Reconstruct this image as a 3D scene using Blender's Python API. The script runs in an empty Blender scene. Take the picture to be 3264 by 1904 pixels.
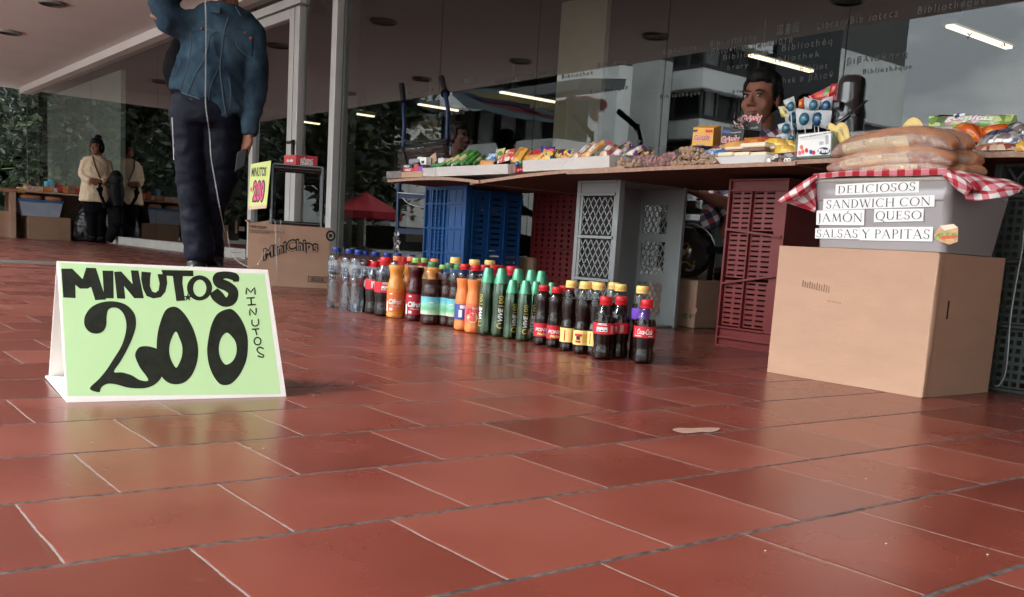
import bpy, bmesh, math, random
from mathutils import Vector, Matrix, noise
random.seed(7)
R = math.radians
# ---------------------------------------------------------------- camera
scene = bpy.context.scene
FPX, PITCH, ROLL, YAW, CYP, CAMH = 3077.0, 0.1395730, 0.0618096, 0.6626541, 1224.0, 0.30
cp, sp, cr, sr = math.cos(PITCH), math.sin(PITCH), math.cos(ROLL), math.sin(ROLL)
_f = Vector((0, cp, -sp)); _u = Vector((0, sp, cp)); _r = Vector((1, 0, 0))
_r2 = cr * _r + sr * _u; _u2 = -sr * _r + cr * _u
_cy, _sy = math.cos(YAW), math.sin(YAW)
def _rot(v): return Vector((_cy * v.x + _sy * v.y, -_sy * v.x + _cy * v.y, v.z))
CR, CU, CF = _rot(_r2), _rot(_u2), _rot(_f)
CO = Vector((0, 0, CAMH))
cam_d = bpy.data.cameras.new('camera'); cam = bpy.data.objects.new('camera', cam_d)
scene.collection.objects.link(cam); scene.camera = cam
cam_d.sensor_width = 36; cam_d.lens = 36 * FPX / 3264; cam_d.shift_y = (CYP - 952) / 3264
cam_d.clip_start = 0.05; cam_d.clip_end = 600
M = Matrix((CR, CU, -CF)).transposed().to_4x4(); M.translation = CO; cam.matrix_world = M
# ---------------------------------------------------------------- light
scene.view_settings.view_transform = 'Standard'; scene.view_settings.look = 'None'
scene.view_settings.exposure = EXPOSURE = 1.2
scene.view_settings.gamma = 1
scene.cycles.max_bounces = 10; scene.cycles.transparent_max_bounces = 24
scene.cycles.transmission_bounces = 8; scene.cycles.glossy_bounces = 5
scene.cycles.caustics_reflective = False; scene.cycles.caustics_refractive = False
SUN_EL, SUN_AZ = R(42), R(158)      # azimuth: world direction the light comes from, measured from +X towards +Y
W = bpy.data.worlds.new('World'); scene.world = W; W.use_nodes = True
nt = W.node_tree; nt.nodes.clear()
out = nt.nodes.new('ShaderNodeOutputWorld'); bg = nt.nodes.new('ShaderNodeBackground')
sky = nt.nodes.new('ShaderNodeTexSky'); sky.sky_type = 'NISHITA'; sky.sun_disc = False
sky.sun_elevation = SUN_EL; sky.sun_rotation = math.pi / 2 - SUN_AZ; sky.dust_density = 4; sky.air_density = 1.2
tc = nt.nodes.new('ShaderNodeTexCoord'); mp = nt.nodes.new('ShaderNodeMapping'); mp.inputs['Scale'].default_value = (1, 1, 2.4)
n1 = nt.nodes.new('ShaderNodeTexNoise'); n1.inputs['Scale'].default_value = 3.6; n1.inputs['Detail'].default_value = 7
n1.inputs['Roughness'].default_value = .55
cr1 = nt.nodes.new('ShaderNodeValToRGB'); cr1.color_ramp.elements[0].position = .42; cr1.color_ramp.elements[1].position = .60
cr1.color_ramp.elements[0].color = (12.5, 14.4, 15.4, 1); cr1.color_ramp.elements[1].color = (27, 28.5, 29, 1)
mx = nt.nodes.new('ShaderNodeMix'); mx.data_type = 'RGBA'; mx.inputs[0].default_value = .88
L = nt.links.new
L(tc.outputs['Generated'], mp.inputs['Vector']); L(mp.outputs[0], n1.inputs['Vector']); L(n1.outputs['Fac'], cr1.inputs['Fac'])
L(sky.outputs[0], mx.inputs[6]); L(cr1.outputs[0], mx.inputs[7]); sx = nt.nodes.new('ShaderNodeSeparateXYZ'); L(tc.outputs['Generated'], sx.inputs[0])
mz = nt.nodes.new('ShaderNodeMath'); mz.operation = 'MULTIPLY_ADD'; mz.inputs[1].default_value = 1.3; mz.inputs[2].default_value = .62; mz.use_clamp = False; L(sx.outputs[2], mz.inputs[0])
vm = nt.nodes.new('ShaderNodeVectorMath'); vm.operation = 'SCALE'; L(mx.outputs[2], vm.inputs[0]); L(mz.outputs[0], vm.inputs['Scale']); L(vm.outputs[0], bg.inputs['Color'])
bg.inputs['Strength'].default_value = .12; L(bg.outputs[0], out.inputs['Surface'])
sd = bpy.data.lights.new('sun', 'SUN'); sd.energy = 1.5; sd.angle = R(14); sd.color = (1, .96, .9)
so = bpy.data.objects.new('sun', sd); scene.collection.objects.link(so)
sdir = Vector((math.cos(SUN_EL) * math.cos(SUN_AZ), math.cos(SUN_EL) * math.sin(SUN_AZ), math.sin(SUN_EL)))
so.rotation_euler = sdir.to_track_quat('Z', 'Y').to_euler(); so.location = sdir * 50
# ---------------------------------------------------------------- pixel helpers (photo pixels 3264 x 1904 -> points of the place)
def ray(x, y): return ((x - 1632) / FPX) * CR - ((y - CYP) / FPX) * CU + CF
def AZ(x, y, z=0.0):
    d = ray(x, y); return CO + d * ((z - CAMH) / d.z)
def AX(x, y, X):
    d = ray(x, y); return CO + d * (X / d.x)
def AY(x, y, Y):
    d = ray(x, y); return CO + d * (Y / d.y)
def DP(x, y, D): return CO + ray(x, y) * D
def APL(x, y, p, n):
    d = ray(x, y); return CO + d * ((p - CO).dot(n) / d.dot(n))
# ---------------------------------------------------------------- objects
COL = scene.collection
OFF = {}
def tag(o, label=None, cat=None, group=None, kind=None):
    if label: o['label'] = label
    if cat: o['category'] = cat
    if group: o['group'] = group
    if kind: o['kind'] = kind
    return o
def thing(name, label, cat, loc=(0, 0, 0), group=None, rotz=0):
    o = bpy.data.objects.new(name, None); COL.objects.link(o); o.empty_display_size = .05
    o.location = loc; o.rotation_euler = (0, 0, rotz); OFF[o] = Vector(loc)
    return tag(o, label, cat, group)
def children(o): return [c for c in bpy.data.objects if c.parent == o]
KIDS = {}
def copy_tree(o, loc=None, rotz=None, label=None, parent=None):
    c = o.copy(); COL.objects.link(c)
    if parent: c.parent = parent
    if loc is not None: c.location = loc
    if rotz is not None: c.rotation_euler = (0, 0, rotz)
    if label: c['label'] = label
    for k in KIDS.get(o, []): copy_tree(k, parent=c)
    return c
class MB:
    def __init__(s): s.v = []; s.f = []; s.m = []; s.uv = {}
    def add(s, vs, fs, m=0):
        b = len(s.v); s.v += [Vector(v) for v in vs]; s.f += [tuple(i + b for i in f) for f in fs]; s.m += [m] * len(fs); return b
    def quad(s, a, b, c, d, m=0, uv=None):
        s.add([a, b, c, d], [(0, 1, 2, 3)], m)
        if uv: s.uv[len(s.f) - 1] = uv
    def box(s, a, b, m=0):
        (x0, y0, z0), (x1, y1, z1) = a, b
        s.add([(x0, y0, z0), (x1, y0, z0), (x1, y1, z0), (x0, y1, z0), (x0, y0, z1), (x1, y0, z1), (x1, y1, z1), (x0, y1, z1)],
              [(0, 3, 2, 1), (4, 5, 6, 7), (0, 1, 5, 4), (1, 2, 6, 5), (2, 3, 7, 6), (3, 0, 4, 7)], m)
    def obox(s, o, ax, ay, az, m=0):
        o, ax, ay, az = Vector(o), Vector(ax), Vector(ay), Vector(az)
        s.add([o, o + ax, o + ax + ay, o + ay, o + az, o + ax + az, o + ax + ay + az, o + ay + az],
              [(0, 3, 2, 1), (4, 5, 6, 7), (0, 1, 5, 4), (1, 2, 6, 5), (2, 3, 7, 6), (3, 0, 4, 7)], m)
    def bar(s, p, q, w, t, up=(0, 0, 1), m=0):
        p, q = Vector(p), Vector(q); d = (q - p); n = Vector(up); a = d.cross(n).normalized() * w; b = n.normalized() * t
        s.obox(p - a / 2 - b / 2, d, a, b, m)
    def tube(s, pts, rs, n=10, m=0, cap=True, flat=1.0, ref=None):
        pts = [Vector(p) for p in pts]
        if not isinstance(rs, (list, tuple)): rs = [rs] * len(pts)
        rings = []; pa = None
        for i, p in enumerate(pts):
            t = (pts[min(i + 1, len(pts) - 1)] - pts[max(i - 1, 0)]).normalized()
            if pa is None:
                r0 = Vector(ref) if ref else (Vector((0, 0, 1)) if abs(t.z) < .9 else Vector((1, 0, 0)))
                pa = (r0 - t * r0.dot(t)).normalized()
            else: pa = (pa - t * pa.dot(t)).normalized()
            b = t.cross(pa)
            ra, rb = rs[i] if isinstance(rs[i], (list, tuple)) else (rs[i], rs[i] * flat)
            rings.append([p + pa * math.cos(2 * math.pi * k / n) * ra + b * math.sin(2 * math.pi * k / n) * rb for k in range(n)])
        vs = [v for r in rings for v in r]; fs = []
        for i in range(len(pts) - 1):
            for k in range(n):
                k2 = (k + 1) % n; fs.append((i * n + k, i * n + k2, (i + 1) * n + k2, (i + 1) * n + k))
        if cap:
            fs.append(tuple(reversed(range(n)))); fs.append(tuple((len(pts) - 1) * n + k for k in range(n)))
        s.add(vs, fs, m)
    def lathe(s, prof, o=(0, 0, 0), n=24, m=0, wob=None, cap=True):
        o = Vector(o); vs = []; fs = []
        for i, (r, z) in enumerate(prof):
            for k in range(n):
                a = 2 * math.pi * k / n; rr = r * (wob(a, z) if wob else 1)
                vs.append(o + Vector((rr * math.cos(a), rr * math.sin(a), z)))
        for i in range(len(prof) - 1):
            for k in range(n):
                k2 = (k + 1) % n; fs.append((i * n + k, i * n + k2, (i + 1) * n + k2, (i + 1) * n + k))
        if cap:
            if prof[0][0] > 1e-5: fs.append(tuple(reversed(range(n))))
            if prof[-1][0] > 1e-5: fs.append(tuple((len(prof) - 1) * n + k for k in range(n)))
        s.add(vs, fs, m)
    def ell(s, c, r, n=14, m=0, rot=None):
        c = Vector(c); vs = []; fs = []; h = n // 2
        for i in range(1, h):
            th = math.pi * i / h
            for k in range(n):
                a = 2 * math.pi * k / n
                v = Vector((r[0] * math.sin(th) * math.cos(a), r[1] * math.sin(th) * math.sin(a), r[2] * math.cos(th)))
                vs.append(v)
        top = len(vs); vs.append(Vector((0, 0, r[2]))); bot = len(vs); vs.append(Vector((0, 0, -r[2])))
        for i in range(h - 2):
            for k in range(n):
                k2 = (k + 1) % n; fs.append((i * n + k, (i + 1) * n + k, (i + 1) * n + k2, i * n + k2))
        for k in range(n):
            k2 = (k + 1) % n; fs.append((top, k, k2)); fs.append((bot, (h - 2) * n + k2, (h - 2) * n + k))
        if rot is not None: vs = [rot @ v for v in vs]
        s.add([c + v for v in vs], fs, m)
    def grid(s, P, m=0, uv=None, closed=False):
        # P: rows of points; uv: (u0,u1,v0,v1)
        nr, nc = len(P), len(P[0]); b = len(s.v)
        s.v += [Vector(p) for row in P for p in row]
        for i in range(nr - 1):
            for j in range(nc - 1):
                s.f.append((b + i * nc + j, b + i * nc + j + 1, b + (i + 1) * nc + j + 1, b + (i + 1) * nc + j)); s.m.append(m)
                if uv is not None:
                    g = lambda ii, jj: (uv[0] + (uv[1] - uv[0]) * jj / (nc - 1), uv[2] + (uv[3] - uv[2]) * ii / (nr - 1))
                    s.uv[len(s.f) - 1] = [g(i, j), g(i, j + 1), g(i + 1, j + 1), g(i + 1, j)]
    def prism(s, pts, d, m=0):
        n = len(pts); d = Vector(d); pts = [Vector(p) for p in pts]
        s.add(pts + [p + d for p in pts], [tuple(reversed(range(n))), tuple(range(n, 2 * n))] + [(i, (i + 1) % n, n + (i + 1) % n, n + i) for i in range(n)], m)
    def xf(s, Mx):
        s.v = [Mx @ v for v in s.v]; return s
    def mesh(s, name, mats, off=Vector((0, 0, 0)), smooth=None, fixn=True):
        me = bpy.data.meshes.new(name); me.from_pydata([v - off for v in s.v], [], s.f)
        for mt in (mats if isinstance(mats, (list, tuple)) else [mats]): me.materials.append(mt)
        me.polygons.foreach_set('material_index', s.m)
        if s.uv:
            ul = me.uv_layers.new(name='UVMap')
            for fi, uvs in s.uv.items():
                p = me.polygons[fi]
                for li, q in zip(p.loop_indices, uvs): ul.data[li].uv = q
        me.validate(); me.update()
        if fixn and not s.uv:
            bm = bmesh.new(); bm.from_mesh(me); bmesh.ops.recalc_face_normals(bm, faces=bm.faces); bm.to_mesh(me); bm.free()
        if smooth is not None:
            me.polygons.foreach_set('use_smooth', [True] * len(me.polygons)); me.set_sharp_from_angle(angle=R(smooth))
        return me
    def build(s, name, mats, parent=None, smooth=None, bevel=0, mods=None, fixn=True):
        off = OFF.get(parent, Vector((0, 0, 0))) if parent else Vector((0, 0, 0))
        me = s.mesh(name, mats, off, smooth, fixn); o = bpy.data.objects.new(name, me); COL.objects.link(o)
        if bevel:
            b = o.modifiers.new('b', 'BEVEL'); b.width = bevel; b.segments = 2; b.limit_method = 'ANGLE'; b.angle_limit = R(40)
        if parent:
            o.parent = parent; OFF[o] = off; KIDS.setdefault(parent, []).append(o)
        return o
def dent(v, amp=.0016, k=5.5):
    return Vector(v) + Vector((noise.noise(v * k), noise.noise(v * k + Vector((9, 3, 1))), noise.noise(v * k + Vector((2, 7, 5))))) * amp
def dented(mb, a, b, n=14, amp=.0016, k=5.5, Mx=None):
    """box a..b as six gridded faces, slightly bulged and dented"""
    a, b = Vector(a), Vector(b); d = b - a
    for ax in range(3):
        u, w = (ax + 1) % 3, (ax + 2) % 3
        for side in (0, 1):
            P = []
            for i in range(n + 1):
                row = []
                for j in range(n + 1):
                    p = a.copy(); p[ax] = a[ax] + d[ax] * side; p[u] = a[u] + d[u] * (i / n); p[w] = a[w] + d[w] * (j / n)
                    bul = math.sin(math.pi * i / n) * math.sin(math.pi * j / n) * .003 * (1 if side else -1); p[ax] += bul if ax != 2 else 0
                    if Mx: p = Mx @ p
                    q = dent(p, amp, k); q.z = max(q.z, .0005); row.append(q)
                P.append(row)
            mb.grid(P)
def organic(parts, name, mats, parent=None, voxel=.012, smooth=6, disp=None):
    """closed shapes melted into one continuous surface"""
    me = parts.mesh('tmp', mats); o = bpy.data.objects.new('tmp', me); COL.objects.link(o)
    m = o.modifiers.new('r', 'REMESH'); m.mode = 'VOXEL'; m.voxel_size = voxel
    m = o.modifiers.new('s', 'SMOOTH'); m.factor = .5; m.iterations = smooth
    dg = bpy.context.evaluated_depsgraph_get(); ev = o.evaluated_get(dg)
    me2 = bpy.data.meshes.new_from_object(ev); me2.name = name
    bpy.data.objects.remove(o)
    off = OFF.get(parent, Vector((0, 0, 0))) if parent else Vector((0, 0, 0))
    if disp:
        me2.update(); ns = [v.normal.copy() for v in me2.vertices]
        for v, nn in zip(me2.vertices, ns): v.co = v.co + nn * disp(v.co)
    for v in me2.vertices: v.co = v.co - off
    me2.materials.clear()
    for mt in (mats if isinstance(mats, (list, tuple)) else [mats]): me2.materials.append(mt)
    me2.polygons.foreach_set('use_smooth', [True] * len(me2.polygons)); me2.polygons.foreach_set('material_index', [0] * len(me2.polygons))
    o2 = bpy.data.objects.new(name, me2); COL.objects.link(o2)
    if parent: o2.parent = parent; OFF[o2] = off; KIDS.setdefault(parent, []).append(o2)
    return o2
def catmull(pts, k=5, closed=True):
    n = len(pts); out = []
    for i in range(n if closed else n - 1):
        g = lambda j: Vector(pts[(i + j) % n]) if closed else Vector(pts[max(0, min(n - 1, i + j))])
        p0, p1, p2, p3 = g(-1), g(0), g(1), g(2)
        for t in range(k):
            t = t / k
            out.append(.5 * ((2 * p1) + (p2 - p0) * t + (2 * p0 - 5 * p1 + 4 * p2 - p3) * t * t + (3 * p1 - p0 - 3 * p2 + p3) * t ** 3))
    if not closed: out.append(Vector(pts[-1]))
    return out
def fill2d(loops):
    """2D loops (outer and holes) -> (verts2d, faces)"""
    cu = bpy.data.curves.new('t', 'CURVE'); cu.dimensions = '2D'; cu.fill_mode = 'BOTH'
    for lp in loops:
        sp_ = cu.splines.new('POLY'); sp_.points.add(len(lp) - 1); sp_.use_cyclic_u = True
        for p, q in zip(sp_.points, lp): p.co = (q[0], q[1], 0, 1)
    o = bpy.data.objects.new('t', cu); COL.objects.link(o)
    me = o.to_mesh(); vs = [v.co.copy() for v in me.vertices]; fs = [tuple(p.vertices) for p in me.polygons]
    o.to_mesh_clear(); bpy.data.objects.remove(o); bpy.data.curves.remove(cu)
    return vs, fs
def text2d(body, size=1.0, bold=0.0, shear=0.0, spacing=1.0, align='CENTER', sx=1.0, res=3):
    cu = bpy.data.curves.new('t', 'FONT'); cu.body = body; cu.size = size; cu.offset = bold; cu.shear = shear
    cu.space_character = spacing; cu.align_x = align; cu.resolution_u = res; cu.fill_mode = 'BOTH'
    o = bpy.data.objects.new('t', cu); COL.objects.link(o); bpy.context.view_layer.update()
    me = o.to_mesh(); vs = [Vector((v.co.x * sx, v.co.y, 0)) for v in me.vertices]; fs = [tuple(p.vertices) for p in me.polygons]
    o.to_mesh_clear(); bpy.data.objects.remove(o); bpy.data.curves.remove(cu)
    return vs, fs
def on_plane(mb, vf, o, ex, ey, lift=0.0006, m=0, arc=None):
    """lay 2D shapes (vf) on a plane; ex, ey unit vectors"""
    vs, fs = vf; o, ex, ey = Vector(o), Vector(ex), Vector(ey); n = ex.cross(ey).normalized()
    if arc: vs = [Vector((v.x, v.y + arc(v.x), 0)) for v in vs]
    mb.add([o + ex * v.x + ey * v.y + n * lift for v in vs], fs, m)
def on_cyl(mb, vf, r, z0, ang, m=0, lift=.0004):
    vs, fs = vf
    mb.add([Vector(((r + lift) * math.cos(ang + v.x / r), (r + lift) * math.sin(ang + v.x / r), z0 + v.y)) for v in vs], fs, m)
def width2d(vf):
    xs = [v.x for v in vf[0]]; return (min(xs), max(xs)) if xs else (0, 0)
def fit(vf, w, h=None):
    """scale 2D shapes to width w (and height h), centred"""
    vs, fs = vf; xs = [v.x for v in vs]; ys = [v.y for v in vs]
    if not xs: return vf
    kx = w / max(1e-6, max(xs) - min(xs)); ky = (h / max(1e-6, max(ys) - min(ys))) if h else kx
    mx_, my_ = (max(xs) + min(xs)) / 2, (max(ys) + min(ys)) / 2
    return [Vector(((v.x - mx_) * kx, (v.y - my_) * ky, 0)) for v in vs], fs
# ---------------------------------------------------------------- materials
def ramp(nt, els):
    r = nt.nodes.new('ShaderNodeValToRGB'); e = r.color_ramp.elements
    while len(e) > 1: e.remove(e[-1])
    e[0].position = els[0][0]; e[0].color = (*els[0][1], 1)
    for p, c in els[1:]:
        q = e.new(p); q.color = (*c, 1)
    return r
MATS = {}
def mat(name, col, rough=.5, metal=0, var=.12, vs=6, bump=.0, bs=40, spec=None, trans=0, ior=1.45, coat=0, alpha=1, sub=0, col2=None, stretch=None, emit=None):
    if name in MATS: return MATS[name]
    if spec is None: spec = .12 if rough >= .7 else .4
    m = bpy.data.materials.new(name); m.use_nodes = True; MATS[name] = m
    nt = m.node_tree; b = nt.nodes['Principled BSDF']; L = nt.links.new
    b.inputs['Roughness'].default_value = rough; b.inputs['Metallic'].default_value = metal
    b.inputs['Specular IOR Level'].default_value = spec; b.inputs['Transmission Weight'].default_value = trans
    b.inputs['IOR'].default_value = ior; b.inputs['Coat Weight'].default_value = coat; b.inputs['Alpha'].default_value = alpha
    b.inputs['Coat Roughness'].default_value = .08
    if emit: b.inputs['Emission Color'].default_value = (*emit[0], 1); b.inputs['Emission Strength'].default_value = emit[1]
    tc = nt.nodes.new('ShaderNodeTexCoord'); mp = nt.nodes.new('ShaderNodeMapping'); L(tc.outputs['Object'], mp.inputs[0])
    if stretch: mp.inputs['Scale'].default_value = stretch
    n = nt.nodes.new('ShaderNodeTexNoise'); n.inputs['Scale'].default_value = vs; n.inputs['Detail'].default_value = 6; n.inputs['Roughness'].default_value = .6
    L(mp.outputs[0], n.inputs['Vector'])
    c2 = col2 if col2 else tuple(min(1, c * (1 + var)) for c in col); c1 = col if col2 else tuple(c * (1 - var) for c in col)
    r = ramp(nt, [(.3, c1), (.7, c2)]); L(n.outputs['Fac'], r.inputs[0]); L(r.outputs[0], b.inputs['Base Color'])
    if bump:
        n2 = nt.nodes.new('ShaderNodeTexNoise'); n2.inputs['Scale'].default_value = bs; n2.inputs['Detail'].default_value = 4
        L(mp.outputs[0], n2.inputs['Vector']); bp = nt.nodes.new('ShaderNodeBump'); bp.inputs['Strength'].default_value = 1; bp.inputs['Distance'].default_value = bump
        L(n2.outputs['Fac'], bp.inputs['Height']); L(bp.outputs[0], b.inputs['Normal'])
    return m
def math_node(nt, op, a, b=None, c=None):
    n = nt.nodes.new('ShaderNodeMath'); n.operation = op
    for i, x in enumerate((a, b, c)):
        if x is None: continue
        if hasattr(x, 'is_output') or isinstance(x, bpy.types.NodeSocket): nt.links.new(x, n.inputs[i])
        else: n.inputs[i].default_value = x
    return n.outputs[0]
def clear_mat(name, tint=(1, 1, 1), k=1.6, rough=.03, body=0.0, bodycol=(.8, .8, .8), ior=1.5, bump=0, bs=60):
    """thin clear sheet or PET wall: see-through, mirror-like at grazing angles"""
    m = bpy.data.materials.new(name); m.use_nodes = True; nt = m.node_tree; nt.nodes.clear(); L = nt.links.new
    o = nt.nodes.new('ShaderNodeOutputMaterial'); t = nt.nodes.new('ShaderNodeBsdfTransparent'); t.inputs[0].default_value = (*tint, 1)
    g = nt.nodes.new('ShaderNodeBsdfGlossy'); g.inputs['Roughness'].default_value = rough
    fr = nt.nodes.new('ShaderNodeFresnel'); fr.inputs[0].default_value = ior
    ge = nt.nodes.new('ShaderNodeNewGeometry')
    f = math_node(nt, 'MULTIPLY', fr.outputs[0], k); f = math_node(nt, 'MINIMUM', f, .92)
    inv = math_node(nt, 'SUBTRACT', 1.0, ge.outputs['Backfacing']); f = math_node(nt, 'MULTIPLY', f, inv)
    base = t.outputs[0]
    if body > 0:
        d = nt.nodes.new('ShaderNodeBsdfDiffuse'); d.inputs[0].default_value = (*bodycol, 1)
        mm = nt.nodes.new('ShaderNodeMixShader'); mm.inputs[0].default_value = body; L(t.outputs[0], mm.inputs[1]); L(d.outputs[0], mm.inputs[2]); base = mm.outputs[0]
    ms = nt.nodes.new('ShaderNodeMixShader'); L(f, ms.inputs[0]); L(base, ms.inputs[1]); L(g.outputs[0], ms.inputs[2]); L(ms.outputs[0], o.inputs[0])
    if bump:
        n2 = nt.nodes.new('ShaderNodeTexNoise'); n2.inputs['Scale'].default_value = bs; n2.inputs['Detail'].default_value = 3
        bp = nt.nodes.new('ShaderNodeBump'); bp.inputs['Distance'].default_value = bump; L(n2.outputs[0], bp.inputs['Height'])
        L(bp.outputs[0], g.inputs['Normal']); L(bp.outputs[0], fr.inputs['Normal'])
    MATS[name] = m; return m
def print_mat(name, cols, scale=30, rough=.25, metal=0, kind='noise', seed=0, coat=.3, bump=.0008, bs=60):
    """glossy printed film: patches of several inks"""
    m = bpy.data.materials.new(name); m.use_nodes = True; nt = m.node_tree; b = nt.nodes['Principled BSDF']; L = nt.links.new
    tc = nt.nodes.new('ShaderNodeTexCoord'); mp = nt.nodes.new('ShaderNodeMapping'); mp.inputs['Location'].default_value = (seed * 1.7, seed * .9, seed)
    L(tc.outputs['Object'], mp.inputs[0])
    if kind == 'noise':
        n = nt.nodes.new('ShaderNodeTexNoise'); n.inputs['Scale'].default_value = scale; n.inputs['Detail'].default_value = 2; src = n.outputs['Fac']; lo, hi = .3, .7
    else:
        n = nt.nodes.new('ShaderNodeTexVoronoi'); n.inputs['Scale'].default_value = scale; s2 = nt.nodes.new('ShaderNodeSeparateColor'); L(n.outputs['Color'], s2.inputs[0]); src = s2.outputs[0]; lo, hi = 0, 1
    L(mp.outputs[0], n.inputs['Vector'])
    els = [(lo + (hi - lo) * i / len(cols), c) for i, c in enumerate(cols)]; r = ramp(nt, els); r.color_ramp.interpolation = 'CONSTANT'
    L(src, r.inputs[0]); L(r.outputs[0], b.inputs['Base Color'])
    b.inputs['Roughness'].default_value = rough; b.inputs['Metallic'].default_value = metal; b.inputs['Coat Weight'].default_value = coat
    n2 = nt.nodes.new('ShaderNodeTexNoise'); n2.inputs['Scale'].default_value = bs; n2.inputs['Detail'].default_value = 4; L(tc.outputs['Object'], n2.inputs['Vector'])
    bp = nt.nodes.new('ShaderNodeBump'); bp.inputs['Distance'].default_value = bump * 3; L(n2.outputs[0], bp.inputs['Height']); L(bp.outputs[0], b.inputs['Normal'])
    MATS[name] = m; return m
# ---------------------------------------------------------------- floor
T = 0.21871
def floor_mat():
    m = bpy.data.materials.new('terracotta_tiles'); m.use_nodes = True; nt = m.node_tree; b = nt.nodes['Principled BSDF']; L = nt.links.new
    g = nt.nodes.new('ShaderNodeNewGeometry'); s = nt.nodes.new('ShaderNodeSeparateXYZ')
    nw = nt.nodes.new('ShaderNodeTexNoise'); nw.inputs['Scale'].default_value = 7; nw.inputs['Detail'].default_value = 3
    L(g.outputs['Position'], nw.inputs['Vector'])
    L(g.outputs['Position'], s.inputs[0]); A = lambda op, a, b_=None, c=None: math_node(nt, op, a, b_, c)
    wob = A('MULTIPLY', A('SUBTRACT', nw.outputs['Fac'], .5), .006)
    yy = A('DIVIDE', A('ADD', A('SUBTRACT', s.outputs[1], .22389), wob), T); row = A('FLOOR', yy)
    odd = A('MULTIPLY', A('ABSOLUTE', A('MODULO', row, 2.0)), .5)
    xx = A('SUBTRACT', A('DIVIDE', A('ADD', A('SUBTRACT', s.outputs[0], .0909), wob), T), odd); colm = A('FLOOR', xx)
    fy = A('FRACT', yy); fx = A('FRACT', xx)
    dy = A('MULTIPLY', A('MINIMUM', fy, A('SUBTRACT', 1.0, fy)), T); dx = A('MULTIPLY', A('MINIMUM', fx, A('SUBTRACT', 1.0, fx)), T)
    n3 = nt.nodes.new('ShaderNodeTexNoise'); n3.inputs['Scale'].default_value = 90; n3.inputs['Detail'].default_value = 5; L(g.outputs['Position'], n3.inputs['Vector'])
    jit = A('MULTIPLY', A('SUBTRACT', n3.outputs['Fac'], .5), .003)
    gy = A('LESS_THAN', A('ADD', dy, jit), .0034); gx = A('LESS_THAN', A('ADD', dx, jit), .0011); grout = A('MAXIMUM', gx, gy)
    cmb = nt.nodes.new('ShaderNodeCombineXYZ'); L(row, cmb.inputs[0]); L(colm, cmb.inputs[1])
    wn = nt.nodes.new('ShaderNodeTexWhiteNoise'); wn.noise_dimensions = '2D'; L(cmb.outputs[0], wn.inputs['Vector'])
    n1 = nt.nodes.new('ShaderNodeTexNoise'); n1.inputs['Scale'].default_value = 5; n1.inputs['Detail'].default_value = 5; n1.inputs['Roughness'].default_value = .5; L(g.outputs['Position'], n1.inputs['Vector'])
    n2 = nt.nodes.new('ShaderNodeTexNoise'); n2.inputs['Scale'].default_value = 260; n2.inputs['Detail'].default_value = 3; L(g.outputs['Position'], n2.inputs['Vector'])
    mixv = A('ADD', A('MULTIPLY', n1.outputs['Fac'], .48), A('ADD', A('MULTIPLY', n2.outputs['Fac'], .20), A('MULTIPLY', wn.outputs['Value'], .32)))
    r = ramp(nt, [(.34, (.102, .020, .013)), (.5, (.136, .028, .018)), (.68, (.178, .046, .031))]); L(mixv, r.inputs[0])
    # pale scuffs
    n4 = nt.nodes.new('ShaderNodeTexNoise'); n4.inputs['Scale'].default_value = 14; n4.inputs['Detail'].default_value = 9; n4.inputs['Roughness'].default_value = .75; n4.inputs['Distortion'].default_value = 1.2
    L(g.outputs['Position'], n4.inputs['Vector']); sc = ramp(nt, [(.62, (0, 0, 0)), (.8, (1, 1, 1))]); L(n4.outputs['Fac'], sc.inputs[0])
    m1 = nt.nodes.new('ShaderNodeMix'); m1.data_type = 'RGBA'; L(A('MULTIPLY', sc.outputs[0], .22), m1.inputs[0]); L(r.outputs[0], m1.inputs[6]); m1.inputs[7].default_value = (.45, .25, .2, 1)
    gc = nt.nodes.new('ShaderNodeMix'); gc.data_type = 'RGBA'; L(gy, gc.inputs[0]); gc.inputs[6].default_value = (.21, .175, .16, 1)
    gd = ramp(nt, [(.35, (.035, .028, .026)), (.65, (.10, .08, .075))]); L(n3.outputs['Fac'], gd.inputs[0]); L(gd.outputs[0], gc.inputs[7])
    m2 = nt.nodes.new('ShaderNodeMix'); m2.data_type = 'RGBA'; L(grout, m2.inputs[0]); L(m1.outputs[2], m2.inputs[6]); L(gc.outputs[2], m2.inputs[7])
    L(m2.outputs[2], b.inputs['Base Color'])
    rr = A('ADD', A('MULTIPLY', n1.outputs['Fac'], .08), A('ADD', A('MULTIPLY', wn.outputs['Value'], .05), .21)); rr = A('MAXIMUM', rr, A('MULTIPLY', grout, .85))
    L(rr, b.inputs['Roughness']); L(A('SUBTRACT', .66, A('MULTIPLY', grout, .6)), b.inputs['Specular IOR Level'])
    # height: joints sink, tiles slightly tilted and wavy
    edge = A('MINIMUM', A('MULTIPLY', A('MINIMUM', dx, dy), 160.0), 1.0)
    h = A('ADD', A('MULTIPLY', edge, .0005), A('MULTIPLY', n2.outputs['Fac'], .00004)); h = A('ADD', h, A('MULTIPLY', nw.outputs['Fac'], .0005))
    bp = nt.nodes.new('ShaderNodeBump'); bp.inputs['Distance'].default_value = 1; bp.inputs['Strength'].default_value = .8; L(h, bp.inputs['Height']); L(bp.outputs[0], b.inputs['Normal'])
    return m
M_floor = floor_mat()
XG, CEIL, XE, YE = 4.18, 2.80, -0.80, 21.3
def struct(name, mb, m, **k):
    o = mb.build(name, m, **k); o['kind'] = 'structure'; return o
mb = MB(); mb.quad((-1.3, -20, 0), (XG + .02, -20, 0), (XG + .02, 23, 0), (-1.3, 23, 0)); struct('floor', mb, M_floor, fixn=False)
M_ground = mat('plaza_paving', (.34, .33, .31), .8, var=.3, vs=2.5, bump=.002)
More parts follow.
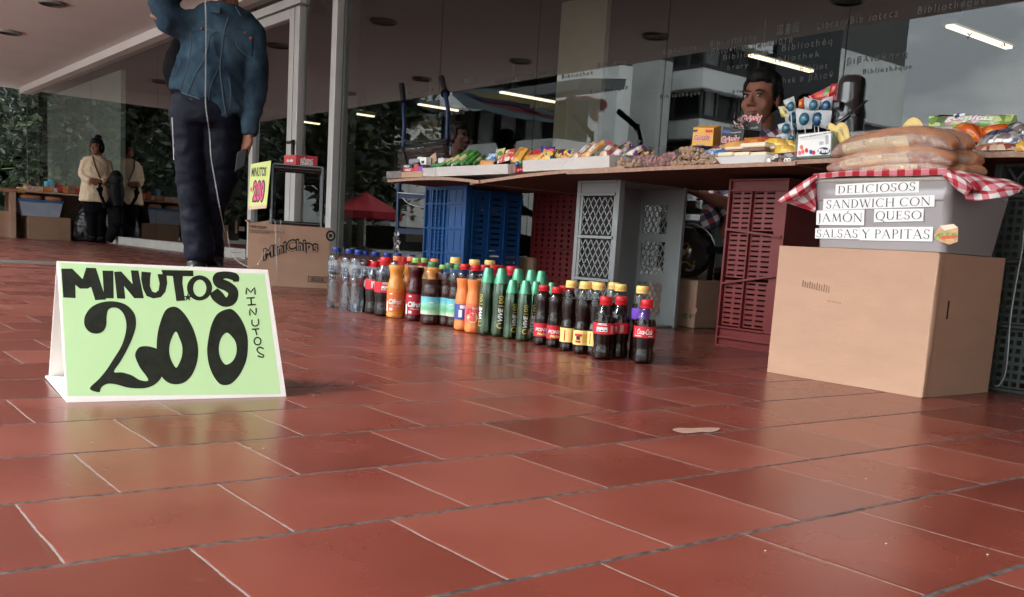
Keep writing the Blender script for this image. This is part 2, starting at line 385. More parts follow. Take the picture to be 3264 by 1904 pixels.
mb = MB(); mb.quad((-150, -150, -.02), (150, -150, -.02), (150, 150, -.02), (-150, 150, -.02)); struct('ground', mb, M_ground, fixn=False)
mb = MB(); a = AZ(0, 828); b_ = AZ(0, 847)
mb.quad((-3, 7.02, .0015), (XG - .12, 7.02, .0015), (XG - .12, 7.62, .0015), (-3, 7.62, .0015)); struct('floor_strip', mb, mat('grey_strip', (.10, .085, .075), .45, var=.25, vs=5), fixn=False)
M_white = mat('ceiling_paint', (.72, .67, .645), .9, var=.04, vs=1.2, bump=.0006, bs=150)
mb = MB(); mb.box((XE, -20, CEIL), (XG - .001, YE + .3, CEIL + .45)); struct('ceiling', mb, M_white)
# roof slab over the building, floors above
LIB = thing('library_building', 'grey and glass library building with a full height glazed front behind the food stalls', 'building', (XG, 8, 0))
M_stone = mat('pale_stone', (.36, .34, .31), .7, var=.1, bump=.001)
M_alu = mat('anodised_aluminium', (.56, .55, .53), .38, metal=.35, var=.06, vs=3)
M_aludark = mat('shaded_aluminium', (.13, .13, .125), .45, metal=.5, var=.08)
mb = MB(); mb.box((XG - .12, -8, CEIL - .115), (XG + .10, YE, CEIL - .002)); mb.build('beam', M_white, LIB)
mb = MB(); mb.box((XG - .05, -8, 0), (XG + .12, 8.95, .11)); mb.box((XG - .05, 10.12, 0), (XG + .12, YE, .11)); mb.build('kerb', M_stone, LIB, bevel=.006)
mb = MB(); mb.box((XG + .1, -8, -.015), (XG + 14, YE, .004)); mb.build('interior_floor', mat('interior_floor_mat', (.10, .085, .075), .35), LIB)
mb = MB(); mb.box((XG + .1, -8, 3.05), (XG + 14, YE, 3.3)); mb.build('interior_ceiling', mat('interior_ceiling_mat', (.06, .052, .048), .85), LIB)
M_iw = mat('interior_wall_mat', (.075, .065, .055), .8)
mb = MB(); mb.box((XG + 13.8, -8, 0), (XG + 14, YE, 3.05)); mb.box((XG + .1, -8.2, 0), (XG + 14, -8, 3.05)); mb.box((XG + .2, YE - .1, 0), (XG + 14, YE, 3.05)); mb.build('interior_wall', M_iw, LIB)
mb = MB(); mb.box((XE + .4, -8.2, 3.25), (XG + 14, YE + .2, 9)); mb.build('upper_storey', mat('board_concrete', (.4, .39, .37), .85, var=.15, vs=2), LIB)
mb = MB(); mb.box((XG + .001, -20, 0), (XG + .3, -8.001, 3.05)); mb.build('end_wall', M_iw, LIB)  # unseen wall, added to cut light reaching the stall from behind
mb = MB(); mb.box((XE, -12.2, 0), (XG, -12, CEIL)); mb.build('light_block_wall', M_iw, LIB)  # added out of view across the portico to block light from behind
# interior column, pale partition, brown panels
q0, q1 = AX(1785, 100, 7.2), AX(1900, 100, 7.2)
mb = MB(); mb.box((7.2, q1.y - .15, 0), (7.26, q0.y, 3.05)); mb.build('column', mat('column_plaster', (.42, .35, .27), .8, var=.05), LIB)
mb = MB()
a0 = AX(132, 400, XG + .35).y; a1 = AX(386, 400, XG + .35).y
for k in range(6):
    y0 = a1 + (a0 - a1) * k / 6; mb.box((XG + .35, y0 + .01, .13), (XG + .42, y0 + (a0 - a1) / 6, 2.68))
mb.build('pale_partition', mat('pale_panel', (.48, .53, .48), .75, var=.05), LIB)
p0 = AX(1310, 390, 9.3); p1 = AX(1378, 460, 9.3)
mb = MB(); mb.box((9.3, p1.y, 0.3), (9.4, p0.y, p0.z)); mb.box((8.6, 1.0, 0), (9.2, 3.6, 1.6)); mb.build('bookcase', mat('brown_panel', (.22, .15, .09), .6), LIB)
mb = MB(); mb.box((5.4, 2.2, 2.55), (5.9, 5.2, 3.05)); mb.box((6.2, -4, 2.75), (12, -3.5, 3.05)); mb.build('ceiling_beam', mat('dark_beam', (.03, .028, .026), .8), LIB)
# glass
M_glass = clear_mat('facade_glass', tint=(.80, .82, .80), k=1.55, rough=.0, ior=1.52)
cuts = [-8, -5.5, -3.1, -.7, .5, 1.7, 2.9, 4.1, 5.3, 6.5, 8.11]
def pane(y0, y1, z0=.115, z1=CEIL - .12, x=XG):
    mb = MB(); mb.box((x, y0 + .003, z0), (x + .01, y1 - .003, z1)); return mb.build('glass_pane', M_glass, LIB)
for a, b_ in zip(cuts, cuts[1:]): pane(a, b_)
cuts2 = [10.12, 11.6, 13.3, 14.96, 16.6, 18.2, 19.8, YE - .02]
for a, b_ in zip(cuts2, cuts2[1:]): pane(a, b_)
mb = MB(); mb.box((XG - .001, YE - .02, .115), (XG + .012, YE, CEIL - .12)); mb.build('corner_joint', mat('silicone', (.12, .13, .12), .5), LIB)
mb = MB(); mb.box((XG - .07, 8.11, 0), (XG - .0, 8.21, CEIL - .12)); mb.box((XG - 0, 8.07, 0), (XG + .14, 8.2, CEIL - .12), 1); mb.build('post', [M_alu, M_aludark], LIB, bevel=.004)
pane(8.22, 8.90)
# the door beside the post: stiles, rails, handle
DZ = 2.46
mb = MB()
for y0, y1 in ((8.93, 9.03), (9.05, 9.15), (10.00, 10.09)): mb.box((XG - .05, y0, .02), (XG + .03, y1, DZ))
mb.box((XG - .05, 9.15, DZ - .09), (XG + .03, 10.0, DZ)); mb.box((XG - .048, 9.15, .02), (XG + .028, 10.0, .16)); mb.box((XG - .06, 8.90, DZ + .02), (XG + .04, 10.12, DZ + .1))
mb.box((XG - .04, 9.033, .02), (XG + .02, 9.047, DZ), 1)
door = mb.build('door_frame', [M_alu, M_aludark], LIB, bevel=.004)
pane(9.15, 10.0, .16, DZ - .09, XG - .01); pane(8.92, 10.10, DZ + .1, CEIL - .12)
mb = MB(); h = AX(925, 455, XG - .09); mb.tube([(h.x + .04, h.y, h.z), (h.x, h.y, h.z)], .012); mb.box((h.x - .015, h.y - .06, h.z - .012), (h.x + .01, h.y + .06, h.z + .014)); mb.box((h.x + .02, h.y - .018, h.z - .13), (h.x + .04, h.y + .018, h.z + .03))
mb.build('door_handle', mat('black_plastic', (.012, .012, .012), .4), door)
mb = MB(); on_plane(mb, text2d('EMPUJE  POR  FAVOR', .05, spacing=1.3, sx=.9), (XG - .052, 9.10, .75), (0, 0, 1), (0, 1, 0), lift=.001); 
# writing on the glass
M_film = mat('frosted_film', (.075, .075, .072), .6, var=.1)
def gtext(s, x0, y0, x1, y1, hpx=22, X=XG):
    mbg = MB()
    a = AX(x0, y0, X - .002); b_ = AX(x1, y1, X - .002); w = a.y - b_.y
    vf = text2d(s, 1, align='LEFT', spacing=1.35); lo, hi = width2d(vf)
    if hi - lo < .01: return
    k = w / (hi - lo); kk = hpx / (FPX / ((a - CO).dot(CF))) / .72
    on_plane(mbg, ([Vector(((v.x - lo) * k, v.y * kk, 0)) for v in vf[0]], vf[1]), (X - .002, a.y, (a.z + b_.z) / 2), (0, -1, 0), (0, 0, 1), lift=.0)
    mbg.build('lettering', M_film, LIB, fixn=False)
for q in (('LibraryBib ioteca', 2605, 96, 2862, 52, 24), ('Bibliothèque', 2925, 46, 3140, 12, 24), ('図書館', 2476, 112, 2547, 99, 26), ('Bibliothèque', 2264, 148, 2410, 128, 19),
          ('Biblioteca', 2113, 175, 2220, 158, 17), ('βλιοθηκη библиоте', 2268, 174, 2525, 138, 20), ('Biblioteca', 2305, 194, 2447, 170, 18), ('Bibliothèq', 2492, 165, 2652, 140, 22),
          ('brary', 2318, 225, 2384, 213, 16), ('ibliothek', 2470, 201, 2612, 180, 19), ('Bibliot', 2550, 230, 2637, 216, 18), ('hek в βλιοθ', 2496, 267, 2655, 248, 19),
          ('Bibliotheque', 2103, 316, 2232, 302, 14), ('βιβλιοθηκη', 2698, 208, 2890, 180, 20), ('Bibliothèque', 2750, 240, 2905, 218, 17), ('y', 3080, 118, 3100, 114, 18), ('a', 3190, 150, 3206, 147, 18),
          ('LibraryBiblioteca', 1648, 252, 1765, 232, 14), ('библиотека', 1575, 268, 1660, 256, 13), ('Bibliothek', 1790, 252, 1890, 238, 14), ('Βιβλιοθήκη', 1690, 345, 1800, 333, 12),
          ('Biblioteca', 1400, 372, 1480, 363, 12), ('Bibliotheque', 1880, 300, 2000, 284, 14), ('bro', 2335, 300, 2365, 294, 14),
          ('Biblioteca', 1300, 300, 1380, 290, 11), ('図書館', 1480, 268, 1520, 262, 14), ('Bibliothek', 1905, 218, 2010, 200, 15)):
    gtext(*q)
# ceiling fixtures of the portico: dark recessed downlights
M_fix = mat('dark_downlight', (.05, .045, .04), .5)
M_fixr = mat('downlight_ring', (.22, .2, .18), .5)
base = None
fx = [(2.6, 7.7), (2.6, 10.2), (2.77, 12.68), (2.77, 15.16), (2.77, 17.6), (2.6, 5.2), (.22, 13.15), (.2, 15.6), (.2, 10.7), (.2, 8.2), (.2, 5.7), (2.6, 2.7), (.2, 3.2)]
labs = {(2.77, 12.68): 'dark round downlight in the portico ceiling, cut by the top edge of the view', (2.77, 15.16): 'dark round downlight in the portico ceiling at the left edge of the view'}
for p in fx:
    lb = labs.get(p, 'dark round ceiling downlight seen only as a reflection in the library glass')
    if base is None:
        base = thing('ceiling_downlight', lb, 'downlight', (p[0], p[1], CEIL), 'round downlights in the portico ceiling')
        mb = MB(); mb.lathe([(.13, -.03), (.15, -.03), (.155, 0)], o=base.location, n=28, cap=False); mb.build('ring', M_fixr, base, smooth=50)
        mb = MB(); mb.lathe([(.001, -.012), (.13, -.014), (.135, -.03)], o=base.location, n=28, cap=False); mb.build('diffuser', M_fix, base, smooth=50)
    else: copy_tree(base, (p[0], p[1], CEIL), label=lb)
# lit tubes inside
M_tube = mat('lit_tube', (.9, .85, .7), .4, emit=((1, .82, .54), 1.3))
tb = None
for i, (y, x0, x1) in enumerate(((5.08, 8.9, 10.07), (7.41, 8.9, 10.03), (12.12, 8.9, 10.0), (14.45, 8.9, 9.7), (16.7, 8.88, 9.3), (19.0, 8.88, 9.3), (2.7, 8.9, 10.07))):
    lb = 'lit fluorescent ceiling light inside the library, ' + ['largest one at the upper right', 'above the seated vendor\'s head', 'crossing the striped banner reflection', 'beside the black hand truck grip', 'small one next to the reflected tree', 'smallest one near the aluminium post', 'beyond the right edge of the view'][i]
    t = thing('ceiling_light', lb, 'ceiling light', (x0, y, 2.6), 'lit ceiling lights inside the library')
    mb = MB(); mb.box((x0, y - .035, 2.6), (x1, y + .035, 2.625)); mb.build('tube', M_tube, t)
    mb = MB(); mb.box((x0 - .02, y - .08, 2.626), (x1 + .02, y + .08, 2.68)); mb.box((x0 + .2, y - .01, 2.68), (x0 + .22, y + .01, 3.05)); mb.build('housing', M_aludark, t)
# ---------------------------------------------------------------- buildings across the plaza (they show as reflections in the glass)
def VM(px, py, D):
    p = DP(px, py, D); return Vector((2 * XG - p.x, p.y, p.z))
M_bw = mat('white_render', (.86, .87, .85), .8, var=.14, vs=.8, bump=.003, bs=6)
M_bd = mat('dark_window_glass', (.025, .028, .03), .25)
M_bc = mat('window_curtain', (.26, .27, .27), .8, var=.25, vs=3)
M_bm = mat('window_mullion', (.10, .10, .095), .6)
M_bs = mat('roof_edge', (.07, .065, .06), .8)
def block(label, cx, cy, wx, wy, zs, ztop, seed, side=1):
    """storeys of white bands and recessed window strips; (cx,cy) corner nearest the plaza, grows towards -X and +Y"""
    t = thing('apartment_block', label, 'building', (cx, cy, 0), 'white banded buildings across the plaza')
    rnd = random.Random(seed)
    x1, x0 = cx, cx - wx; y0, y1 = cy, cy + wy
    w = MB(); w.box((x0 + .5, y0 + .5, 0), (x1 - .5, y1 - .5, ztop)); w.build('wall', M_bd, t)
    b = MB(); r = MB()
    for (za, zb) in zs:
        b.box((x0, y0, za), (x1, y1, zb)); r.box((x0 - .02, y0 - .02, zb), (x1 + .02, y1 + .02, zb + .12))
    b.build('band', M_bw, t); r.build('coping', M_bs, t)
    for (za, zb), (zc, zd) in zip(zs, zs[1:] + [(ztop, ztop)]):
        z0, z1 = zb + .12, zc
        if z1 - z0 < .5: continue
        mm = MB()
        y = y0 + .3
        while y < y1 - .3:
            ww = rnd.uniform(.3, .8)
            if rnd.random() < .55: c = MB(); c.box((x1 - .45, y, z0), (x1 - .4, min(y1 - .3, y + ww), z1 - rnd.choice([0, 0, .4]))); c.build('curtain', M_bc, t)
            mm.box((x1 - .38, y - .04, z0), (x1 - .3, y + .04, z1)); y += ww + rnd.uniform(.1, .6)
        x = x0 + .3
        while x < x1 - .3:
            ww = rnd.uniform(.3, .8)
            if rnd.random() < .4: c = MB(); c.box((x, y0 + .4, z0), (min(x + ww, x1 - .3), y0 + .45, z1)); c.build('curtain', M_bc, t)
            mm.box((x - .04, y0 + .3, z0), (x + .04, y0 + .38, z1)); x += ww + rnd.uniform(.1, .6)
        mm.build('window_frame', M_bm, t)
    return t
D1 = 30
c1 = VM(2236, 300, D1)
zz = lambda py, x=2236, D=D1: VM(x, py, D).z
wxx = AY(2450, 300, c1.y).x - (2 * XG - c1.x)
block('banded white corner building reflected behind the seated vendor', c1.x, c1.y, wxx, 14.0, [(zz(700), zz(600)), (zz(436), zz(375)), (zz(278), zz(216)), (zz(120), zz(60)), (zz(-40), zz(-100))], zz(-230), 3)
vx0, vx1 = AY(2450, 300, c1.y + 1).x, AY(2652, 300, c1.y + 1).x
mb = MB(); mb.box((2 * XG - vx1, c1.y + .8, 0), (2 * XG - vx0, c1.y + 9, zz(-100))); o = mb.build('shaded_face_block', M_bd); tag(o, 'tall dark block standing in for the shaded right face of the banded corner building', 'building')  # dark colour carries the shade on the corner building's right face
# plain stained wall block and the graffiti wall
D2 = 29
block('added unseen tall block beyond the right edge, keeping light off the stall', -7, -34, 10, 30.5, [(0, 3), (5, 6.2), (8, 9.2), (11, 12.2), (14, 15.2)], 17, 21)  # unseen block, added to shade the sides facing away from the plaza
def wall(name, label, x0, x1, ytop, ybot, D, m, th=.5, par=None):
    a = VM(x0, ytop, D); p = AX(x1, ytop, 2 * XG - a.x); zb = 0 if ybot is None else VM(x0, ybot, D).z
    mb = MB(); mb.box((a.x - th, min(a.y, p.y), zb), (a.x, max(a.y, p.y), a.z))
    return mb, a, p
mb, a, p = wall('', '', 2015, 2107, 205, None, 29.3, M_bw)
t = thing('stained_wall', 'stained plain white end wall reflected between the graffiti wall and the banded corner building', 'wall', (a.x, p.y, 0)); mb.build('wall_face', mat('stained_render', (.34, .35, .33), .85, col2=(.62, .63, .6), vs=.5), t)
mb, a, p = wall('', '', 1777, 1972, 236, None, 27, M_bw)
t = thing('graffiti_wall', 'white wall with red outlined grey graffiti reflected above the peanut packets', 'wall', (a.x, p.y, 0)); mb.build('wall_face', M_bw, t)
def PXW(px, py, X): q = AX(px, py, 2 * XG - X); return Vector((X, q.y, q.z))
gx = a.x + .03
lo = [PXW(q[0], q[1], gx) for q in ((1800, 330), (1815, 300), (1840, 308), (1870, 305), (1900, 315), (1925, 318), (1935, 335), (1920, 352), (1905, 350), (1905, 385), (1885, 380), (1870, 345), (1850, 370), (1825, 355))]
vf = fill2d([[(-q.y, q.z) for q in catmull(lo, 4)]]); mb = MB(); mb.add([(gx, -v.x, v.y) for v in vf[0]], vf[1]); g1 = mb.build('graffiti_outline', mat('graffiti_red', (.32, .05, .06), .8, var=.3), t, fixn=False)
cen = sum(lo, Vector()) / len(lo); lo2 = [cen + (q - cen) * .84 + Vector((.02, 0, 0)) for q in lo]
vf = fill2d([[(-q.y, q.z) for q in catmull(lo2, 4)]]); mb = MB(); mb.add([(gx + .02, -v.x, v.y) for v in vf[0]], vf[1]); mb.build('graffiti_fill', mat('graffiti_grey', (.10, .10, .11), .8, var=.5, vs=2), t, fixn=False)
# dark slatted block between
mb = MB(); a = VM(1968, 200, 31); 
for k in range(9): mb.box((a.x - .2, a.y - 1.6 + k * .2, 0), (a.x, a.y - 1.6 + k * .2 + .11, a.z))
mb.box((a.x - .6, a.y - 1.9, 0), (a.x - .25, a.y + .3, a.z), 1); o = mb.build('slatted_building', [M_bm, M_bd]); tag(o, 'dark building with narrow vertical slats reflected beside the graffiti wall', 'building')
# long low building with window strip, second one at left
D3 = 27
a = VM(1400, 395, D3); b_ = PXW(1690, 395, a.x)
bx = a.x
zl = lambda py, x: PXW(x, py, bx).z
y0, y1 = b_.y, a.y
t = thing('low_building', 'low grey building with a window strip over a white parapet reflected behind the hand truck', 'building', (bx, y0, 0))
mb = MB(); mb.box((bx - 1, y0 - 1, 0), (bx, y1 + .5, zl(462, 1500))); mb.build('parapet', M_bw, t)
mb = MB(); mb.box((bx - 1, y0 - 1, zl(462, 1500)), (bx - .4, y1 + .5, zl(345, 1500))); mb.build('window_band', M_bd, t)
mb = MB(); yy = y0 - 1
rr_ = random.Random(5)
while yy < y1 + .3:
    w_ = rr_.uniform(.25, .6); mb.box((bx - .38, yy, zl(462, 1500)), (bx - .3, yy + w_, zl(350, 1500)), rr_.choice([0, 0, 1, 2])); yy += w_ + rr_.uniform(.15, .6)
mb.build('curtain', [M_bc, mat('khaki_panel', (.16, .14, .09), .8), M_bm], t)
mb = MB(); mb.prism([(bx + .4, y0 - 2.2, zl(345, 1500)), (bx + .4, y1 + 1, zl(345, 1500)), (bx - 1, y1 + 1, zl(320, 1500)), (bx - 1, y0 - 2.2, zl(320, 1500))], (-.05, 0, .25)); mb.build('roof', mat('roof_sheet', (.12, .13, .13), .6), t)
# striped banner canopy
pl = [PXW(q[0], q[1], bx + 1.2) for q in ((1440, 300), (1500, 287), (1560, 283), (1640, 292), (1710, 312), (1768, 338), (1768, 392), (1700, 385), (1620, 372), (1550, 352), (1490, 345))]
vf = fill2d([[(-q.y, q.z) for q in pl]]); bt = thing('striped_banner', 'blue grey banner with yellow, navy and red stripes reflected above the low building', 'banner', (bx + 1.2, pl[0].y, pl[0].z))
mb = MB(); mb.add([(bx + 1.2, -v.x, v.y) for v in vf[0]] , vf[1]); b2 = mb.build('banner_cloth', mat('banner_blue_grey', (.13, .17, .19), .7, var=.15), bt, fixn=False)
sm = b2.modifiers.new('s', 'SOLIDIFY'); sm.thickness = .03
for cn, cc, pts in (('yellow_stripe', (.26, .20, .08), ((1500, 290, 3), (1545, 305, 7), (1600, 312, 9), (1700, 330, 10), (1768, 345, 9))), ('navy_stripe', (.04, .045, .10), ((1480, 298, 4), (1540, 318, 7), (1620, 330, 7), (1700, 344, 8))), ('red_stripe', (.22, .05, .05), ((1510, 312, 2), (1560, 330, 4), (1640, 342, 6), (1720, 362, 4))), ('red_stripe', (.30, .04, .05), ((1620, 350, 2), (1690, 358, 5), (1768, 375, 3)))):
    up_ = [PXW(x, y - w_, bx + 1.24) for x, y, w_ in pts]; dn = [PXW(x, y + w_, bx + 1.24) for x, y, w_ in pts]
    mb = MB(); mb.grid([catmull(up_, 4, False), catmull(dn, 4, False)]); mb.build(cn, mat(cn + '_ink', cc, .7), bt, fixn=False)
# white gable end
pl = [PXW(q[0], q[1], bx + .5) for q in ((1400, 298), (1435, 297), (1495, 342), (1490, 346), (1404, 346))]
mb = MB(); mb.prism(pl, (-.3, 0, 0)); o = mb.build('white_gable', M_bw); tag(o, 'white triangular gable reflected beside the black grip of the hand truck', 'gable')
# left white banded block behind tree
D4 = 32; c4 = VM(1258, 420, D4)
z4 = lambda py: VM(1258, py, D4).z
block('white block with a broad parapet reflected behind the tree near the aluminium post', c4.x, c4.y, 9, 16, [(z4(720), z4(560)), (z4(470), z4(386)), ], z4(310), 9)
mb = MB(); a = PXW(1208, 330, c4.x + .05); mb.box((c4.x - 8, a.y, z4(386) + .12), (c4.x + .05, a.y + 9, z4(250))); o = mb.build('white_tower', M_bw); tag(o, 'plain white tower wall reflected above the tree', 'building')
# far tower at the right of the corner building
a = VM(2632, 155, 45); p = PXW(2668, 155, a.x)
mb = MB(); mb.box((a.x - 6, p.y, a.z - 3.0), (a.x, a.y, a.z)); mb.box((a.x - 6.5, p.y + .5, 0), (a.x - .6, a.y + 8, a.z + 3), 1); o = mb.build('far_tower', [M_bw, M_bm]); tag(o, 'distant dark tower with one white balcony reflected beside the sky', 'building')
# red market umbrella on the plaza
uc = VM(1165, 672, 22); ut = thing('market_umbrella', 'red market umbrella reflected in the glass behind the water bottles', 'umbrella', (uc.x, uc.y, 0))
mb = MB(); n = 8; rad = .85; apex = Vector((uc.x, uc.y, uc.z + .42)); rim = [Vector((uc.x + rad * math.cos(2 * math.pi * k / n + .3), uc.y + rad * math.sin(2 * math.pi * k / n + .3), uc.z - .02)) for k in range(n)]
mb.add([apex] + rim, [(0, k + 1, (k + 1) % n + 1) for k in range(n)]); mb.add(rim + [q - Vector((0, 0, .16)) for q in rim], [(k, (k + 1) % n, n + (k + 1) % n, n + k) for k in range(n)])
o = mb.build('canopy', mat('red_canvas', (.24, .018, .025), .7, var=.15), ut, fixn=False); sm = o.modifiers.new('s', 'SOLIDIFY'); sm.thickness = .01
mb = MB(); mb.tube([(uc.x, uc.y, 0), (uc.x, uc.y, uc.z + .4)], .025); mb.build('pole', M_alu, ut); mb = MB(); mb.lathe([(.25, 0), (.25, .05), (.06, .12)], o=(uc.x, uc.y, 0)); mb.build('foot', M_bm, ut)
# ---------------------------------------------------------------- trees
M_leaf = [mat('leaf_dark', (.010, .018, .008), .55, var=.4, vs=1.5), mat('leaf_mid', (.026, .043, .014), .5, var=.4, vs=1.5), mat('leaf_light', (.10, .13, .045), .5, var=.3, vs=1.5)]
M_bark = mat('bark', (.06, .05, .04), .9, var=.4, bump=.01, bs=20)
def tree(label, x, y, h, rad, seed, nleaf=4500, trunk=.16, leaf=.11, z0=None):
    rn = random.Random(seed); t = thing('tree', label, 'tree', (x, y, 0), 'trees around the portico')
    b = MB(); top = h * .55; b.tube([(x, y, 0), (x + rn.uniform(-.1, .1), y, top * .5), (x + rn.uniform(-.2, .2), y + rn.uniform(-.2, .2), top)], [trunk, trunk * .8, trunk * .55], 8)
    cl = []
    for k in range(9):
        a = rn.uniform(0, 6.28); rr = rad * rn.uniform(.3, .8); zc = h * rn.uniform(.45, .95); e = Vector((x + rr * math.cos(a), y + rr * math.sin(a), zc)); s_ = Vector((x, y, top * rn.uniform(.5, 1)))
        b.tube([s_, (s_ + e) / 2 + Vector((0, 0, .15)), e], [trunk * .35, trunk * .22, .02], 6); cl.append((e, rad * rn.uniform(.3, .55)))
    for k in range(14):
        a = rn.uniform(0, 6.28); rr = rad * rn.uniform(.2, 1); cl.append((Vector((x + rr * math.cos(a), y + rr * math.sin(a), h * rn.uniform(.28 if z0 is None else z0, 1))), rad * rn.uniform(.2, .45)))
    b.build('trunk', M_bark, t, smooth=60); c = MB()
    for k in range(nleaf):
        p, r = rn.choice(cl); d = Vector((rn.gauss(0, 1), rn.gauss(0, 1), rn.gauss(0, .8))); d = d.normalized() * (r * rn.uniform(.35, 1) ** .5) * rn.uniform(.7, 1.1)
        q = p + d; s_ = leaf * rn.uniform(.6, 1.4); u = Vector((rn.gauss(0, 1), rn.gauss(0, 1), rn.gauss(0, .5))).normalized(); v = u.cross(Vector((rn.gauss(0, 1), rn.gauss(0, 1), rn.gauss(0, 1)))).normalized() * .5
        c.add([q - u * s_, q + v * s_ - u * s_ * .1, q + u * s_, q - v * s_ - u * s_ * .1], [(0, 1, 2, 3)], rn.choices([0, 1, 2], [.62, .31, .07])[0])
    c.build('crown', M_leaf, t, fixn=False); return t
tree('dark leafy tree at the far left end of the portico, lit leaves at its edge', 2.4, 24.5, 6.0, 2.6, 1, 7000, z0=.05)
tree('dark broad tree behind the leftmost end of the glass front', 5.3, 26.5, 7.0, 3.0, 2, 6000, z0=.05)
tree('dark tree beyond the left edge of the view', -1.0, 26.5, 7.0, 3.2, 3, 6000, z0=.05)
tree('tree beyond the portico, seen reflected in the leftmost panes', -3.5, 30.0, 7.5, 3.2, 4, 7000, z0=.05, leaf=.13)
tree('second tree reflected in the left panes', .8, 31.5, 8.0, 3.4, 5, 7000, z0=.05, leaf=.13)
tree('tree reflected in the panes between the woman and the door', -7.5, 29.0, 7.5, 3.4, 6, 7000, z0=.05, leaf=.13)
q = VM(1120, 430, 23); tree('small tree with drooping leaves reflected next to the aluminium post', q.x, q.y, q.z + 1.1, 1.5, 7, 3000, trunk=.08, leaf=.15)
mb = MB(); rn = random.Random(12)
def leafmass(x0, x1, y0, y1, h, n, s0):
    for k in range(n):
        q = Vector((rn.uniform(x0, x1), rn.uniform(y0, y1), 0)); q.z = h * rn.random() * (.86 + .22 * math.sin(q.x * .9 + q.y * .7)); s_ = s0 * rn.uniform(.6, 1.4); u = Vector((rn.gauss(0, 1), rn.gauss(0, 1), rn.gauss(0, .6))).normalized(); v = u.cross(Vector((rn.gauss(0, 1), rn.gauss(0, 1), rn.gauss(0, 1)))).normalized() * .6
        mb.add([q - u * s_, q + v * s_, q + u * s_, q - v * s_], [(0, 1, 2, 3)], rn.choices([0, 1, 2], [.75, .23, .02])[0])
leafmass(-13, 12, 35.5, 38, 11, 14000, .34); leafmass(-14.5, -12.5, 27, 38, 9, 5000, .32)
mb.box((-13, 38, 0), (12, 38.6, 10), 0); mb.box((-15, 28, 0), (-14.5, 38, 8), 0)
o = mb.build('shrub_mass', M_leaf, fixn=False); tag(o, 'dark mass of shrubs closing the view beyond the left trees', 'shrubs', kind='stuff')
# ---------------------------------------------------------------- soft drink bottles on the floor
def HZ(p, py):
    """height above p that shows at photo row py"""
    v = p - CO; k = (CYP - py) / FPX
    return (k * v.dot(CF) - v.dot(CU)) / (CU.z - k * CF.z)
M_pet = clear_mat('clear_pet', tint=(.95, .96, .97), k=.7, rough=.02)
M_petg = clear_mat('green_film', tint=(.55, .8, .6), k=1.5, rough=.08)
def liquid(name, col, rough=.06, var=.15): return mat(name, col, rough, var=var, vs=12, coat=0, spec=.2)
L_cola = liquid('cola', (.010, .004, .003)); L_or = liquid('orange_drink', (.80, .30, .06), .2); L_or2 = liquid('orange_soda', (.85, .23, .06), .2)
L_red = liquid('red_drink', (.06, .006, .008)); L_tea = liquid('tea_drink', (.035, .009, .006)); L_yel = liquid('pale_juice', (.75, .45, .15), .2)
L_pony = liquid('malt_drink', (.013, .005, .004)); L_green = liquid('green_bottle_body', (.012, .04, .018), .12)
M_water = mat('water', (.93, .96, .98), .02, var=.01, trans=1, ior=1.33)
def plastic(name, col, rough=.35, **k): return mat(name, col, rough, var=.06, vs=8, **k)
CAPS = dict(red=plastic('red_cap', (.50, .012, .018)), blue=plastic('blue_cap', (.012, .035, .22)), orange=plastic('orange_cap', (.75, .20, .08)), yellow=plastic('yellow_cap', (.78, .52, .17)),
            green=plastic('green_cap', (.06, .19, .07)), lime=plastic('lime_cap', (.27, .47, .11)), vive=mat('metallic_green_cap', (.10, .34, .20), .35, metal=.55, var=.1, vs=20))
def lbl(name, col, **k): return mat(name, col, .4, var=.04, vs=30, **k)
P_red = lbl('label_red', (.52, .015, .03)); P_white = lbl('label_white', (.75, .74, .72)); P_orange = lbl('label_orange', (.66, .15, .04)); P_crim = lbl('label_crimson', (.38, .012, .03))
P_blue = lbl('label_blue', (.05, .08, .28)); P_yel = lbl('label_yellow', (.80, .58, .20)); P_black = lbl('label_black', (.01, .01, .01)); P_navy = lbl('label_navy', (.01, .02, .09))
P_pink = lbl('label_coral', (.75, .13, .14)); P_gold = lbl('label_gold', (.66, .40, .08)); P_grey = lbl('label_grey', (.42, .43, .44)); P_purple = lbl('label_purple', (.15, .06, .42))
def teal_mat():
    m = bpy.data.materials.new('label_tea'); m.use_nodes = True; nt = m.node_tree; b = nt.nodes['Principled BSDF']
    g = nt.nodes.new('ShaderNodeTexCoord'); s = nt.nodes.new('ShaderNodeSeparateXYZ'); nt.links.new(g.outputs['Object'], s.inputs[0])
    n = nt.nodes.new('ShaderNodeTexNoise'); n.inputs['Scale'].default_value = 40; nt.links.new(g.outputs['Object'], n.inputs['Vector'])
    v = math_node(nt, 'ADD', math_node(nt, 'MULTIPLY', s.outputs[2], 9.0), math_node(nt, 'MULTIPLY', n.outputs['Fac'], .25))
    r = ramp(nt, [(.42, (.62, .70, .55)), (.66, (.12, .42, .20)), (.78, (.25, .55, .42)), (.98, (.10, .42, .55))]); nt.links.new(v, r.inputs[0]); nt.links.new(r.outputs[0], b.inputs['Base Color']); b.inputs['Roughness'].default_value = .35
    return m
P_tea = teal_mat()
def petal(n=5, depth=.10, zt=.02):
    return lambda a, z: 1 - depth * max(0, 1 - z / zt) * (.5 + .5 * math.cos(n * a))
def sil(prof, f): return [(r * f, z) for r, z in prof]
def interp(prof, z):
    for (r0, z0), (r1, z1) in zip(prof, prof[1:]):
        if z0 <= z <= z1: return r0 + (r1 - r0) * (z - z0) / max(1e-9, z1 - z0)
    return prof[-1][0]
BT = {}
